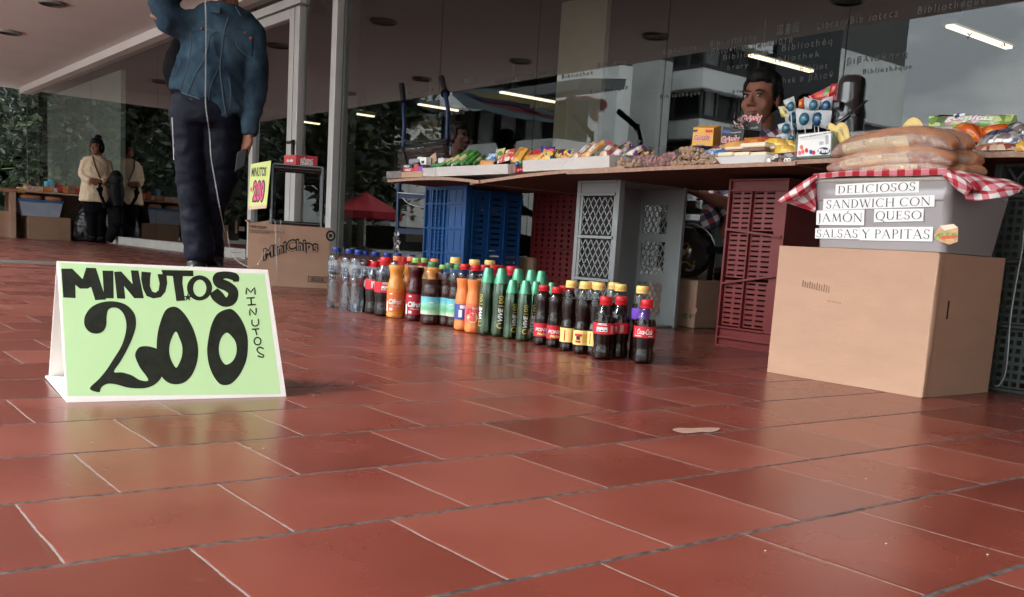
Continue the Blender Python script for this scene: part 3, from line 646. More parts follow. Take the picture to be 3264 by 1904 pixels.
def bottle(kind, H, prof, cap, capr, caph, fill, liq, label=None, lmat=None, shell=None, prints=(), cone=None, catname='soda bottle', lname='label'):
    prof = [(r * H, z * H) for r, z in prof]
    fine = [Vector((r, 0, z)) for r, z in prof]; fine = [(max(.0005, q.x), q.z) for q in catmull(fine, 3, False)]
    t = thing(kind, None, catname); wob = petal(5, .16, .05 * H)
    mb = MB(); mb.lathe(fine, n=24, wob=wob); mb.build('bottle_shell', shell or M_pet, t, smooth=60)
    lp = [(max(.0004, r - .0009), z + (.0008 if i == 0 else 0)) for i, (r, z) in enumerate(fine) if z <= fill * H]
    mb = MB(); mb.lathe(lp, n=24, wob=wob); mb.build('liquid', liq, t, smooth=60)
    mb = MB(); z0 = (1 - caph) * H
    if cone:
        mb.lathe([(cone[0] * H, z0 + .001), (cone[0] * H * 1.0, z0 + .004), (cone[1] * H * 1.06, .985 * H), (cone[1] * H * .9, H), (.001, H)], n=32)
    else:
        rib = lambda a, z: 1 + .018 * math.cos(28 * a)
        mb.lathe([(capr * H, z0), (capr * H * 1.02, z0 + caph * H * .22), (capr * H * .95, z0 + caph * H * .25), (capr * H, z0 + caph * H * .32), (capr * H * .98, z0 + caph * H * .9), (capr * H * .86, H), (.001, H)], n=28, wob=rib)
    mb.build('cap', cap, t, smooth=45)
    if label:
        za, zb = label[0] * H, label[1] * H
        zs = [za + (zb - za) * i / 5 for i in range(6)]
        mb = MB(); mb.lathe([(interp(fine, z) + .0006, z) for z in zs], n=32, cap=False); lb = mb.build(lname, lmat, t, smooth=60, fixn=False)
        for pn, pm, shapes in prints:
            mb = MB()
            for vf, zc, ang in shapes:
                r = interp(fine, (za + zb) / 2) + .001; on_cyl(mb, ([Vector((v.x * H, v.y * H, 0)) for v in vf[0]], vf[1]), r, zc * H, ang)
            o = mb.build(pn, pm, lb, fixn=False)
    BT[kind] = t; return t
def rect(w, h, cx=0, cy=0): return [Vector((cx - w / 2, cy - h / 2, 0)), Vector((cx, cy - h / 2, 0)), Vector((cx + w / 2, cy - h / 2, 0)), Vector((cx + w / 2, cy + h / 2, 0)), Vector((cx, cy + h / 2, 0)), Vector((cx - w / 2, cy + h / 2, 0))], [(0, 1, 4, 5), (1, 2, 3, 4)]
def tx(s, w, h=None, **k): return fit(text2d(s, 1, **k), w, h)
def rotv(vf): return [Vector((-v.y, v.x, 0)) for v in vf[0]], vf[1]
cokeP = [(.10, 0), (.146, .02), (.152, .07), (.149, .16), (.139, .23), (.147, .31), (.155, .40), (.155, .59), (.150, .64), (.135, .72), (.103, .80), (.080, .85), (.073, .88)]
coke_front = [('brand_lettering', P_white, [(tx('Coca-Cola', .22, .085, shear=.35, bold=.02), .505, 0), (rect(.11, .012, -.10, -.068), .505, 0), (rect(.07, .012, .09, -.068), .505, 0), (rotv(tx('contenido', .10, .016)), .50, -.95)]), ('black_print', P_black, [(rect(.035, .05), .50, .95)])]
coke_back = [('white_print', P_white, [(rect(.05, .07, -.055), .485, -.2), (rect(.05, .07, 0), .485, -.2), (rect(.05, .07, .055), .485, -.2), (rect(.14, .01, 0, .055), .50, -.2), (rect(.12, .01, 0, .068), .505, -.2)]), ('pink_print', lbl('label_pink', (.62, .30, .30)), [(rect(.05, .12), .49, .75)]), ('black_print', P_black, [(rect(.03, .02, -.055), .47, -.2), (rect(.03, .02, 0), .47, -.2), (rect(.03, .02, .055), .47, -.2)])]
bottle('cola_bottle', .200, cokeP, CAPS['red'], .088, .135, .715, L_cola, (.41, .585), P_red, prints=coke_front)
bottle('cola_bottle_b', .200, cokeP, CAPS['red'], .088, .135, .715, L_cola, (.41, .585), P_red, prints=coke_back)
bottle('cola_bottle_c', .215, cokeP, CAPS['red'], .080, .12, .74, L_cola, (.47, .66), P_red, prints=[('white_print', P_white, [(rect(.15, .13), .56, -.2)]), ('black_print', P_black, [(rect(.03, .09), .56, .2)])])
waterP = [(.115, 0), (.134, .012), (.138, .05), (.135, .16), (.128, .30), (.118, .42), (.108, .475), (.125, .52), (.117, .545), (.130, .60), (.130, .77), (.126, .82), (.105, .87), (.070, .905), (.055, .92)]
bottle('water_bottle', .252, waterP, CAPS['blue'], .063, .075, .86, M_water, (.60, .77), clear_mat('clear_label', tint=(.93, .95, .98), k=1.2, rough=.1, body=.12), prints=[('blue_print', P_navy, [(rect(.85, .014), .755, 0), (tx('CIELO', .26, .075, bold=.01), .66, -.2)])], catname='water bottle')
cifP = [(.10, 0), (.128, .012), (.132, .05), (.126, .09), (.127, .10), (.127, .43), (.130, .47), (.128, .52), (.110, .60), (.095, .67), (.100, .73), (.115, .79), (.118, .84), (.105, .89), (.07, .925), (.058, .935)]
def cif(nm, liq, cap, lm, ink):
    bottle(nm, .232, cifP, cap, .062, .072, .87, liq, (.105, .43), lm, prints=[('white_print', P_white, [(tx('Cifrut', .20, .085, shear=.2, bold=.035), .27, -.05), (rect(.045, .02), .395, -.55), (rect(.03, .16), .19, -1.05), (tx(ink, .13, .03, shear=.3), .20, 0), (rect(.05, .04), .145, -.5)]), ('dark_print', P_black, [(rect(.21, .014, 0, -.055), .27, -.05)])])
cif('orange_juice_bottle', L_or, CAPS['orange'], P_orange, 'Citrus punch'); cif('red_juice_bottle', L_red, CAPS['lime'], P_crim, 'Mora')
bottle('pale_juice_bottle', .232, cifP, CAPS['lime'], .062, .072, .87, L_yel, (.105, .43), P_gold)
teaP = [(.12, 0), (.145, .02), (.150, .06), (.146, .16), (.146, .45), (.152, .50), (.146, .60), (.138, .64), (.148, .70), (.146, .78), (.125, .86), (.08, .915), (.062, .93)]
bottle('tea_bottle', .225, teaP, CAPS['green'], .070, .085, .74, L_tea, (.17, .45), P_tea, prints=[('red_print', P_red, [(rect(.92, .010), .445, 0), (rect(.92, .008), .175, 0)]), ('white_print', P_white, [(rect(.10, .03, -.06), .205, -.3), (rect(.06, .012), .36, 0)]), ('yellow_print', P_yel, [(rotv(tx('té', .05, .05)), .27, .75)])])
hitP = [(.09, 0), (.112, .015), (.118, .05), (.113, .15), (.114, .17), (.116, .40), (.118, .44), (.106, .53), (.094, .62), (.099, .69), (.110, .76), (.108, .82), (.085, .88), (.066, .905), (.06, .91)]
bottle('orange_soda_bottle', .268, hitP, CAPS['red'], .068, .085, .80, L_or2, (.17, .40), P_pink, prints=[('navy_print', P_navy, [(rect(.36, .055), .37, .2)]), ('red_print', P_red, [(rotv(tx('Fit', .10, .09, bold=.05)), .32, -.55)]), ('yellow_print', P_yel, [(([Vector((.075 * math.cos(a * .52), .075 * math.sin(a * .52), 0)) for a in range(12)], [tuple(range(12))]), .23, -.1)]), ('white_print', P_white, [(tx('600ml', .09, .03), .37, .15), (tx('sabor', .07, .03, shear=.3), .24, -.55)])])
bottle('orange_soda_bottle_b', .268, hitP, CAPS['red'], .068, .085, .80, L_or2, (.17, .40), P_blue, prints=[('white_print', P_white, [(rect(.09, .05), .36, 0), (rect(.05, .11), .26, -.3)])])
vivP = [(.085, 0), (.100, .012), (.106, .05), (.104, .15), (.098, .25), (.098, .35), (.104, .50), (.106, .62), (.104, .70), (.096, .78), (.07, .80)]
def viv(nm, neck=True, ang=0.0, code=False):
    pr_ = [('white_print', P_white, [(rotv(tx('VIVE', .20, .062, shear=.25, bold=.03)), .33, ang)]), ('gold_print', P_gold, [(rotv(tx('100', .16, .062, bold=.02)), .53, ang)]),
           ('ring_print', P_gold, [(([Vector((r_ * math.cos(a * .5), r_ * math.sin(a * .5), 0)) for a in range(2, 12) for r_ in (.03, .042)], [(2 * i, 2 * i + 1, 2 * i + 3, 2 * i + 2) for i in range(9)]), .17, ang)])]
    if code: pr_.append(('barcode', P_grey, [(rect(.05, .15), .13, ang + .75)]))
    if neck: pr_.append(('yellow_print', P_yel, [(rect(.66, .075), .735, 0)]))
    bottle(nm, .250, vivP, CAPS['vive'], .09, .22, .79, L_green, (.05, .775), clear_mat(nm + '_sleeve', tint=(.7, .85, .72), k=1.5, rough=.1), shell=M_petg, prints=pr_, cone=(.096, .055), catname='energy drink bottle', lname='sleeve')
viv('energy_drink_bottle', True, .1); viv('energy_drink_bottle_b', False, .35, True)
ponP = [(.095, 0), (.115, .018), (.122, .06), (.118, .14), (.118, .37), (.121, .43), (.116, .50), (.106, .57), (.110, .66), (.120, .74), (.116, .80), (.095, .86), (.075, .895), (.072, .90)]
bottle('malt_bottle', .205, ponP, CAPS['red'], .083, .10, .90, L_pony, (.15, .37), P_red, prints=[('blue_print', P_blue, [(([Vector(q) for q in ((.03, -.105, 0), (.17, -.02, 0), (.17, .105, 0), (.13, .105, 0), (.02, -.06, 0))], [(0, 1, 2, 3, 4)]), .26, 0), (rect(.05, .10, -.16, 0), .26, 0)]), ('white_print', P_white, [(tx('PONY', .20, .06, shear=.2, bold=.03), .265, 0)]), ('yellow_print', P_yel, [(tx('Malta', .15, .045, shear=.3, bold=.03), .195, .05)])])
yelP = [(.09, 0), (.108, .015), (.113, .05), (.109, .12), (.109, .33), (.106, .37), (.090, .43), (.088, .46), (.100, .53), (.110, .62), (.110, .70), (.102, .78), (.083, .85), (.068, .885), (.064, .89)]
bottle('dark_soda_bottle', .232, yelP, CAPS['yellow'], .075, .10, .76, L_cola, (.13, .33), P_yel, prints=[('red_print', P_red, [(rect(.20, .15), .225, -.25)])])
bottle('dark_soda_bottle_b', .232, yelP, CAPS['yellow'], .075, .10, .76, L_cola, (.13, .33), P_yel, prints=[('red_print', P_red, [(rect(.10, .035, 0, .04), .225, -.45), (rect(.07, .03, 0, -.05), .225, -.45)]), ('black_print', P_black, [(rect(.05, .05), .225, -.45)]), ('gold_print', P_gold, [(rect(.09, .12), .225, .45)])])
bottle('dark_soda_bottle_c', .232, yelP, CAPS['yellow'], .075, .10, .76, L_cola, (.55, .70), P_purple)
HT = dict(cola_bottle=.2, cola_bottle_b=.2, cola_bottle_c=.215, water_bottle=.252, orange_juice_bottle=.232, red_juice_bottle=.232, pale_juice_bottle=.232, tea_bottle=.225, orange_soda_bottle=.268, orange_soda_bottle_b=.268, energy_drink_bottle=.25, energy_drink_bottle_b=.25, malt_bottle=.205, dark_soda_bottle=.232, dark_soda_bottle_b=.232, dark_soda_bottle_c=.232)
GR = dict(water='clear water bottles with blue caps', cola='small cola bottles with red labels', juice='fruit drink bottles', tea='tea bottles with teal labels', soda='dark soda bottles with yellow caps', malt='malt drink bottles', energy='green energy drink bottles', orange='orange soda bottles')
USED = set(); SPOTS = []
def put(kind, px, py, ptop, label, group, drot=0.0, p=None):
    """bottle whose base front edge shows at (px,py) and whose cap top shows at row ptop"""
    src = BT[kind]; H = HT[kind]
    if p is None:
        p = AZ(px, py); d = Vector((p.x, p.y, 0)).normalized(); p = p + d * .13 * H
    s = HZ(p, ptop) / H if ptop else 1.0
    ang = math.atan2(-p.y, -p.x) + drot
    if src not in USED: USED.add(src); o = src; o.location = p; o.rotation_euler = (0, 0, ang); o['label'] = label
    else: o = copy_tree(src, p, ang, label)
    o['group'] = group; o.scale = (s * 1.11, s * 1.11, s); o.name = kind.rstrip('_bc') if kind.endswith(('_b', '_c')) else kind; SPOTS.append((p, s)); return o
G = GR
put('water_bottle', 1068, 980, 789, 'clear water bottle with navy lettering at the left end of the bottle row', G['water'])
put('water_bottle', 1109, 990, 794, 'clear water bottle second from the left end of the row, touching the third', G['water'], -.9)
put('water_bottle', 1137, 996, 797, 'clear water bottle just left of the first small cola', G['water'], .5)
for x, y, yt, w_ in ((1166, 975, 801, 'behind the first small cola'), (1198, 985, 803, 'behind the second small cola'), (1236, 990, 806, 'behind the tall third cola of the left group'), (1268, 993, 808, 'right behind the left orange fruit drink'), (1310, 1000, 812, 'between the orange and crimson fruit drinks')):
    put('water_bottle', x - 8, y, yt, 'water bottle showing mostly its blue cap, ' + w_, G['water'], .4)
put('cola_bottle_c', 1163, 996, 829, 'small cola with barcode side forward, first of the left cola group', G['cola'], .1)
put('cola_bottle_c', 1190, 1002, 833, 'small cola with barcode side forward, second of the left cola group', G['cola'], .3)
put('cola_bottle_b', 1222, 1010, 820, 'taller cola showing small print, touching the left orange fruit drink', G['cola'], .4)
put('cola_bottle_c', 1212, 990, 829, 'cola hidden behind the second and third colas of the left group', G['cola'])
put('cola_bottle_b', 1280, 1002, 819, 'cola standing behind the left orange fruit drink, red cap showing', G['cola'])
put('cola_bottle_c', 1338, 1005, 824, 'cola behind the pale juice, dark red cap just showing', G['cola'])
put('orange_juice_bottle', 1258, 1015, 817, 'front orange fruit drink with orange cap between cola and crimson drink', G['juice'])
put('orange_juice_bottle', 1302, 1012, 819, 'second orange fruit drink half hidden behind the crimson one', G['juice'], -.3)
put('red_juice_bottle', 1319, 1025, 823, 'dark red fruit drink with lime cap and crimson label', G['juice'])
put('pale_juice_bottle', 1344, 1015, 823, 'pale yellow juice with lime cap behind the dark red drink', G['juice'])
put('tea_bottle', 1371, 1037, 835, 'front dark tea bottle with green cap, left one of three', G['tea'])
put('orange_juice_bottle', 1376, 1022, 825, 'orange fruit drink behind the left tea bottle, orange cap above its green cap', G['juice'], .4)
put('red_juice_bottle', 1404, 1028, 845, 'red drink with orange-red cap between the first two tea bottles', G['juice'])
put('tea_bottle', 1424, 1040, 839, 'dark tea bottle with green cap, middle one of three', G['tea'], 1.5)
put('tea_bottle', 1452, 1044, 844, 'dark tea bottle with green cap touching the orange sodas', G['tea'], -.6)
put('dark_soda_bottle', 1442, 1030, 821, 'yellow capped soda behind the middle tea bottle', G['soda'])
put('dark_soda_bottle', 1502, 1036, 828, 'yellow capped soda behind the left orange soda', G['soda'])
put('dark_soda_bottle', 1550, 1038, 830, 'yellow capped soda behind the first green energy drink', G['soda'])
put('orange_soda_bottle_b', 1472, 1056, 842, 'orange soda with blue side of its label forward, left of the pair', G['orange'])
put('orange_soda_bottle', 1506, 1064, 845, 'orange soda with coral and navy label, right of the pair', G['orange'])
put('orange_soda_bottle_b', 1535, 1054, 845, 'orange soda behind the right one of the pair, red cap beside it', G['orange'])
for x, y, yt, w_ in ((1564, 1052, 847, 'behind the first green energy drink'), (1582, 1048, 846, 'between the first two green energy drinks, farther back'), (1622, 1058, 849, 'behind the second green energy drink')):
    put('cola_bottle_b', x, y, yt, 'cola with just a red cap showing ' + w_, G['cola'])
put('energy_drink_bottle', 1546, 1070, 854, 'green energy drink next to the orange sodas, first of its row', G['energy'], -1.0)
put('energy_drink_bottle', 1588, 1076, 856, 'green energy drink with big white and gold letters, second of its row', G['energy'])
put('energy_drink_bottle_b', 1624, 1084, 893, 'shorter green energy drink, third in front', G['energy'], .2)
put('energy_drink_bottle_b', 1665, 1091, 895, 'shorter green energy drink with letters forward, fourth in front', G['energy'], -.1)
put('energy_drink_bottle', 1698, 1086, 898, 'shorter green energy drink touching the first malt bottle', G['energy'], -.1)
for x, y, yt, w_ in ((1640, 1068, 857, 'third metallic cap from the left in the tall row'), (1682, 1072, 861, 'fourth metallic cap in the tall row'), (1714, 1075, 864, 'last of the tall metallic caps')):
    put('energy_drink_bottle', x, y, yt, 'green energy drink at the back, ' + w_, G['energy'], .4)
put('energy_drink_bottle_b', 1748, 1078, 901, 'green energy drink behind the first malt bottle, cap beside the red one', G['energy'])
put('malt_bottle', 1723, 1102, 909, 'dark malt bottle with red and blue label, left of the front pair', G['malt'])
put('malt_bottle', 1764, 1110, 915, 'dark malt bottle with red and blue label, right of the front pair', G['malt'])
put('malt_bottle', 1788, 1096, 911, 'malt bottle behind the front pair, its red cap next to theirs', G['malt'])
put('malt_bottle', 1803, 1090, 910, 'malt bottle farther back, red cap beside the first yellow cap', G['malt'])
put('dark_soda_bottle', 1808, 1121, 895, 'dark soda with yellow cap, first from the left of the front row', G['soda'], -.2)
put('dark_soda_bottle_b', 1851, 1131, 898, 'dark soda with yellow cap, second of the front row, small picture on its yellow label', G['soda'])
put('dark_soda_bottle', 1893, 1135, 901, 'dark soda with yellow cap, partly behind the left big cola', G['soda'], .5)
put('dark_soda_bottle_b', 1878, 1118, 898, 'dark soda with yellow cap just behind the second of the front row', G['soda'])
put('dark_soda_bottle', 1942, 1122, 901, 'dark soda with yellow cap at the back, above the two colas', G['soda'])
put('dark_soda_bottle', 1962, 1134, 906, 'dark soda with yellow cap directly behind the right cola', G['soda'])
put('cola_bottle_b', 1918, 1148, 945, 'front cola with small print, left one of the close pair', G['cola'])
put('cola_bottle_b', 1966, 1144, 945, 'front cola with small print, right one of the close pair', G['cola'], -.5)
put('dark_soda_bottle_c', 2030, 1150, 912, 'dark soda with purple band and yellow cap behind the last cola', G['soda'])
put('cola_bottle', 2047, 1161, 955, 'small cola with white script standing alone at the right end of the row', G['cola'])
for i, (x, yt) in enumerate(((0, 700), (14, 690), (31, 697))):
    put('cola_bottle_b', x + 2, 756, yt, 'cola beside the far stall at the left edge, ' + ['partly cut off', 'the taller middle one', 'right one beside the board'][i], 'cola bottles at the far stall')
# ---------------------------------------------------------------- A-frame sign in front
M_card = mat('white_card', (.80, .76, .73), .6, var=.04, bump=.0003, bs=300)
M_green = mat('lime_paper', (.50, .72, .38), .55, var=.02, vs=4)
M_ink = mat('black_marker', (.012, .016, .010), .45, var=.5, vs=60)
SBL, SBR = AZ(212.7, 1284), AZ(913.5, 1265); SV = Vector((.016, .136, .229)); STL = SBL + SV; STR = SBR + SV
sx_ = (SBR - SBL); sn = sx_.cross(SV).normalized(); 
if sn.dot(CO - SBL) < 0: sn = -sn
BBL = AZ(155, 1208); BBR = BBL + sx_; BBL.z = BBR.z = 0.002
sign = thing('price_sign', 'white A-frame card sign reading MINUTOS 200 in black on lime paper', 'sign', tuple(SBL))
def slab(a, b, c, d, th, n):
    mb = MB(); n = n.normalized() * th; mb.add([a, b, c, d, a - n, b - n, c - n, d - n], [(0, 1, 2, 3), (7, 6, 5, 4), (0, 4, 5, 1), (1, 5, 6, 2), (2, 6, 7, 3), (3, 7, 4, 0)]); return mb
slab(SBL, SBR, STR, STL, .004, sn).build('front_board', M_card, sign, bevel=.0008)
bn = sx_.cross(STL - BBL).normalized(); bn = bn if bn.y > 0 else -bn
slab(BBL + Vector((0, 0, .002)), BBR, STR - sn * .004, STL - sn * .004, .003, bn).build('back_board', M_card, sign)
mb = slab(BBL + Vector((-.006, 0, .004)), BBR + Vector((0, 0, .004)), SBR + Vector((0, .004, .004)), SBL + Vector((0, .004, .004)), .003, Vector((0, 0, 1))); mb.build('base_flap', M_card, sign)
ex, ey = sx_.normalized(), SV.normalized()
def SP(zx, zy):
    p = APL(zx / 2.2909, 760 + zy / 2.2909, SBL, sn) - SBL; e2 = (ey - ex * ey.dot(ex)).normalized(); return (p.dot(ex), p.dot(e2))
e2s = (ey - ex * ey.dot(ex)).normalized()
nlay = [0]
def sheet(loops, lift=None):
    nlay[0] += 1; mb = MB(); l = lift if lift is not None else .0002 + .000012 * nlay[0]
    vf = fill2d(loops); mb.add([SBL + ex * v.x + e2s * v.y + sn * l for v in vf[0]], vf[1]); return mb
paper = sheet([[SP(*q) for q in ((440, 178), (1932, 262), (2050, 1137), (495, 1152))]], .0001).build('paper', M_green, sign, fixn=False)
def letter(nm, outer, holes=(), smooth=0):
    lp = [[SP(*q) for q in outer]] + [[SP(*q) for q in h] for h in holes]
    if smooth: lp = [[tuple(v) for v in catmull([Vector((a, b, 0)) for a, b in l], smooth)] for l in lp]
    sheet(lp).build(nm, M_ink, paper, fixn=False)
def stroke(nm, pts, k=6):
    P = catmull([Vector((x, y, 0)) for x, y, w in pts], k, False); Wd = catmull([Vector((w, 0, 0)) for x, y, w in pts], k, False)
    lf, rg = [], []
    for i, p in enumerate(P):
        t = (P[min(i + 1, len(P) - 1)] - P[max(0, i - 1)]).normalized(); n_ = Vector((-t.y, t.x, 0)) * Wd[i].x / 2
        lf.append(p + n_); rg.append(p - n_)
    mb = MB(); nlay[0] += 1; l = .0002 + .000012 * nlay[0]
    rows = [[SBL + ex * SP(q.x, q.y)[0] + e2s * SP(q.x, q.y)[1] + sn * l for q in r] for r in (lf, rg)]
    mb.grid(rows); mb.build(nm, M_ink, paper, fixn=False)
letter('letter', [(447, 222), (527, 222), (603, 298), (630, 215), (700, 218), (775, 448), (695, 452), (665, 355), (640, 368), (583, 368), (550, 340), (552, 437), (462, 433)])
letter('letter', [(748, 236), (828, 238), (830, 440), (760, 438)])
letter('letter', [(833, 245), (885, 243), (968, 335), (955, 234), (1010, 236), (1050, 438), (980, 438), (905, 348), (915, 442), (855, 440)])
letter('letter', [(1033, 243), (1103, 250), (1096, 290), (1095, 350), (1110, 388), (1135, 398), (1158, 380), (1165, 330), (1150, 262), (1215, 262), (1221, 330), (1208, 390), (1175, 430), (1120, 440), (1070, 422), (1045, 370), (1030, 300)])
letter('letter', [(1178, 232), (1410, 236), (1413, 278), (1335, 277), (1332, 330), (1352, 455), (1287, 458), (1262, 277), (1190, 272)])
letter('star', [(1372 + (32 if i % 2 == 0 else 13) * math.sin(i * math.pi / 5), 432 - (32 if i % 2 == 0 else 13) * math.cos(i * math.pi / 5)) for i in range(10)])
letter('letter', [(1457 + 92 * math.cos(a * .5236), 363 + 92 * math.sin(a * .5236)) for a in range(12)], [[(1458 + 48 * math.cos(a * .5236), 365 + 62 * math.sin(a * .5236)) for a in range(12)]], 4)
stroke('letter', ((1722, 318, 40), (1715, 285, 58), (1650, 268, 52), (1590, 285, 66), (1600, 325, 74), (1660, 352, 74), (1702, 392, 74), (1690, 448, 76), (1640, 466, 70), (1590, 425, 88), (1560, 385, 70)))
letter('digit', [(775, 640), (748, 683), (700, 697), (650, 682), (617, 635), (620, 570), (660, 510), (720, 475), (800, 460), (880, 470), (940, 500), (985, 560), (992, 640), (970, 720), (930, 810), (880, 900), (832, 975), (890, 980), (960, 1000), (1020, 1035), (1078, 1042), (1070, 1010), (1025, 950), (992, 880), (988, 840), (1015, 798), (1060, 788), (1110, 795), (1160, 820), (1190, 900), (1185, 1000), (1140, 1060), (1080, 1090), (1010, 1097), (930, 1090), (850, 1068), (790, 1062), (750, 1080), (735, 1100), (722, 1125), (655, 1098), (720, 1030), (775, 965), (830, 880), (885, 790), (915, 700), (922, 620), (900, 550), (860, 512), (815, 508), (787, 530), (778, 580)], (), 4)
letter('digit', [(1262, 500), (1310, 515), (1360, 570), (1410, 660), (1440, 760), (1447, 840), (1435, 920), (1400, 1000), (1350, 1050), (1290, 1067), (1230, 1055), (1180, 1010), (1150, 930), (1143, 815), (1150, 700), (1175, 600), (1210, 525)], [[(1283, 682), (1310, 730), (1330, 790), (1328, 860), (1305, 920), (1285, 945), (1260, 910), (1240, 860), (1236, 800), (1250, 740)]], 4)
letter('digit', [(1665, 517), (1710, 530), (1760, 590), (1795, 670), (1810, 750), (1805, 860), (1780, 940), (1740, 1010), (1690, 1060), (1645, 1073), (1600, 1060), (1555, 1000), (1525, 920), (1512, 830), (1520, 740), (1545, 630), (1590, 550)], [[(1655, 690), (1690, 715), (1720, 760), (1728, 820), (1715, 870), (1690, 905), (1650, 923), (1620, 895), (1600, 840), (1600, 780), (1620, 720)]], 4)
def thin(pts, w=10): 
    pts = [(x, y, w) for x, y in pts]; stroke('thin_letter', pts, 2)
thin([(1797, 410), (1802, 362), (1830, 395), (1858, 360), (1862, 412)]); thin([(1800, 437), (1860, 434)]); thin([(1832, 436), (1835, 485)]); thin([(1808, 488), (1868, 484)])
thin([(1825, 565), (1825, 515), (1865, 560), (1870, 510)]); thin([(1840, 595), (1840, 630), (1865, 642), (1888, 625), (1885, 590)]); thin([(1838, 665), (1892, 662)]); thin([(1864, 663), (1875, 708)])
thin([(1880 + 25 * math.cos(a * .7), 752 + 27 * math.sin(a * .7)) for a in range(10)]); thin([(1925, 808), (1895, 795), (1875, 815), (1895, 840), (1925, 855), (1915, 870), (1880, 858)])
# ---------------------------------------------------------------- big brown box, tub
M_cb = mat('cardboard', (.44, .275, .19), .8, var=.06, vs=5, bump=.0006, bs=120, stretch=(1, 1, 3))
M_cbd = mat('cardboard_dark', (.27, .17, .11), .8, var=.08, vs=5, bump=.0006, bs=120)
M_cbm = mat('cardboard_marks', (.20, .12, .08), .8)
BX0, BX1, BY0, BY1, BZ = 2.215, 2.545, 1.222, 1.682, .351
box = thing('cardboard_box', 'large plain brown cardboard box holding up the sandwich tub', 'box', (BX0, (BY0 + BY1) / 2, 0))
mb = MB(); dented(mb, (BX0, BY0, .0), (BX1, BY1, BZ), 16); o = mb.build('carton', M_cb, box, smooth=40, fixn=True)
mb = MB(); dented(mb, (BX0 + .001, BY0 - .0026, .003), (BX0 + .020, BY0 + .004, BZ - .003), 6); mb.build('glued_lap', mat('cardboard_lap', (.46, .29, .2), .8), box, smooth=40)
mb = MB()
for i in range(12): mb.box((BX0 - .0004, BY1 - .09 - i * .0075, .245 - i * .001), (BX0 + .0005, BY1 - .0885 - i * .0075, .262 - i * .0006 - (i % 3) * .002))
for i in range(6): mb.box((BX0 - .0004, BY1 - .175 - i * .0072, .212 - i * .0006), (BX0 + .0005, BY1 - .172 - i * .0072, .215 - i * .0006))

for v in mb.v: q_ = v.copy(); q_.x += 0; v.x -= .0024
mb.build('scuff', M_cbm, box)
mb = MB(); q = AY(3016, 985, BY0); mb.box((q.x + .002, BY0 - .0045, q.z - .025), (q.x + .0042, BY0 - .001, q.z + .02)); mb.build('tear', mat('dark_slit', (.03, .02, .015), .9), box)
# tub
M_tub = clear_mat('tub_plastic', tint=(.72, .71, .74), k=1.4, rough=.22, body=.42, bodycol=(.60, .55, .55), bump=.0006, bs=30)
TX = BX0 + .035
tz0 = BZ; q = AX(3036, 578, TX - .012); tz1 = q.z
tb = [Vector((TX, AX(2603, 785, TX).y, tz0)), Vector((TX, AX(3011, 802, TX).y, tz0))]
tt = [Vector((TX - .018, AX(2594, 565, TX - .018).y, tz1)), Vector((TX - .018, AX(3036, 575, TX - .018).y, tz1))]
XD0, XD1 = .25, .29
tub = thing('plastic_tub', 'clear plastic tub with white paper word strips standing on the large brown box', 'tub', (TX, (tb[0].y + tb[1].y) / 2, tz0))
def rring(ya, yb, x0, x1, z, r=.02, n=4):
    pts = []
    for (cx, cy, a0) in ((x0 + r, yb + r, 180), (x1 - r, yb + r, 270), (x1 - r, ya - r, 0), (x0 + r, ya - r, 90)):
        for k in range(n + 1):
            a = R(a0 + 90 * k / n); pts.append(Vector((cx + r * math.cos(a), cy + r * math.sin(a), z)))
    return pts
rings = []
for f in (0, .5, .72, .74, 1):
    l = lambda a, b: a + (b - a) * f
    rings.append(rring(l(tb[0].y, tt[0].y), l(tb[1].y, tt[1].y), l(TX, tt[0].x) - (.003 if f > .73 else 0), TX + l(XD0, XD1), l(tz0 + .002, tz1)))
n = len(rings[0]); mb = MB(); vs = [v for r_ in rings for v in r_]; fs = [tuple(range(n))]
for i in range(len(rings) - 1): fs += [(i * n + k, i * n + (k + 1) % n, (i + 1) * n + (k + 1) % n, (i + 1) * n + k) for k in range(n)]
mb.add(vs, fs); o = mb.build('tub_wall', M_tub, tub, smooth=35); sm = o.modifiers.new('s', 'SOLIDIFY'); sm.thickness = .002; sm.offset = -1
mb = MB(); rr_ = rring(tt[0].y + .004, tt[1].y - .004, tt[0].x - .003, TX + XD1 + .006, tz1 + .006); mb.tube(rr_ + [rr_[0]], [(.006, .004)] * (len(rr_) + 1), 6); mb.build('rim', clear_mat('rim_plastic', tint=(.8, .8, .8), k=1.2, rough=.2, body=.5, bodycol=(.6, .52, .45)), tub, smooth=60)
# contents: dark folded bags inside
M_bagd = mat('dark_bag', (.08, .07, .075), .5, var=.3, bump=.004, bs=30)
mb = MB(); mb.box((TX + .03, tb[1].y + .03, tz0 + .006), (TX + .22, tb[0].y - .03, tz0 + .11)); o = mb.build('folded_bags', M_bagd, bevel=.02); tag(o, 'dark folded bags lying inside the clear sandwich tub', 'bags')
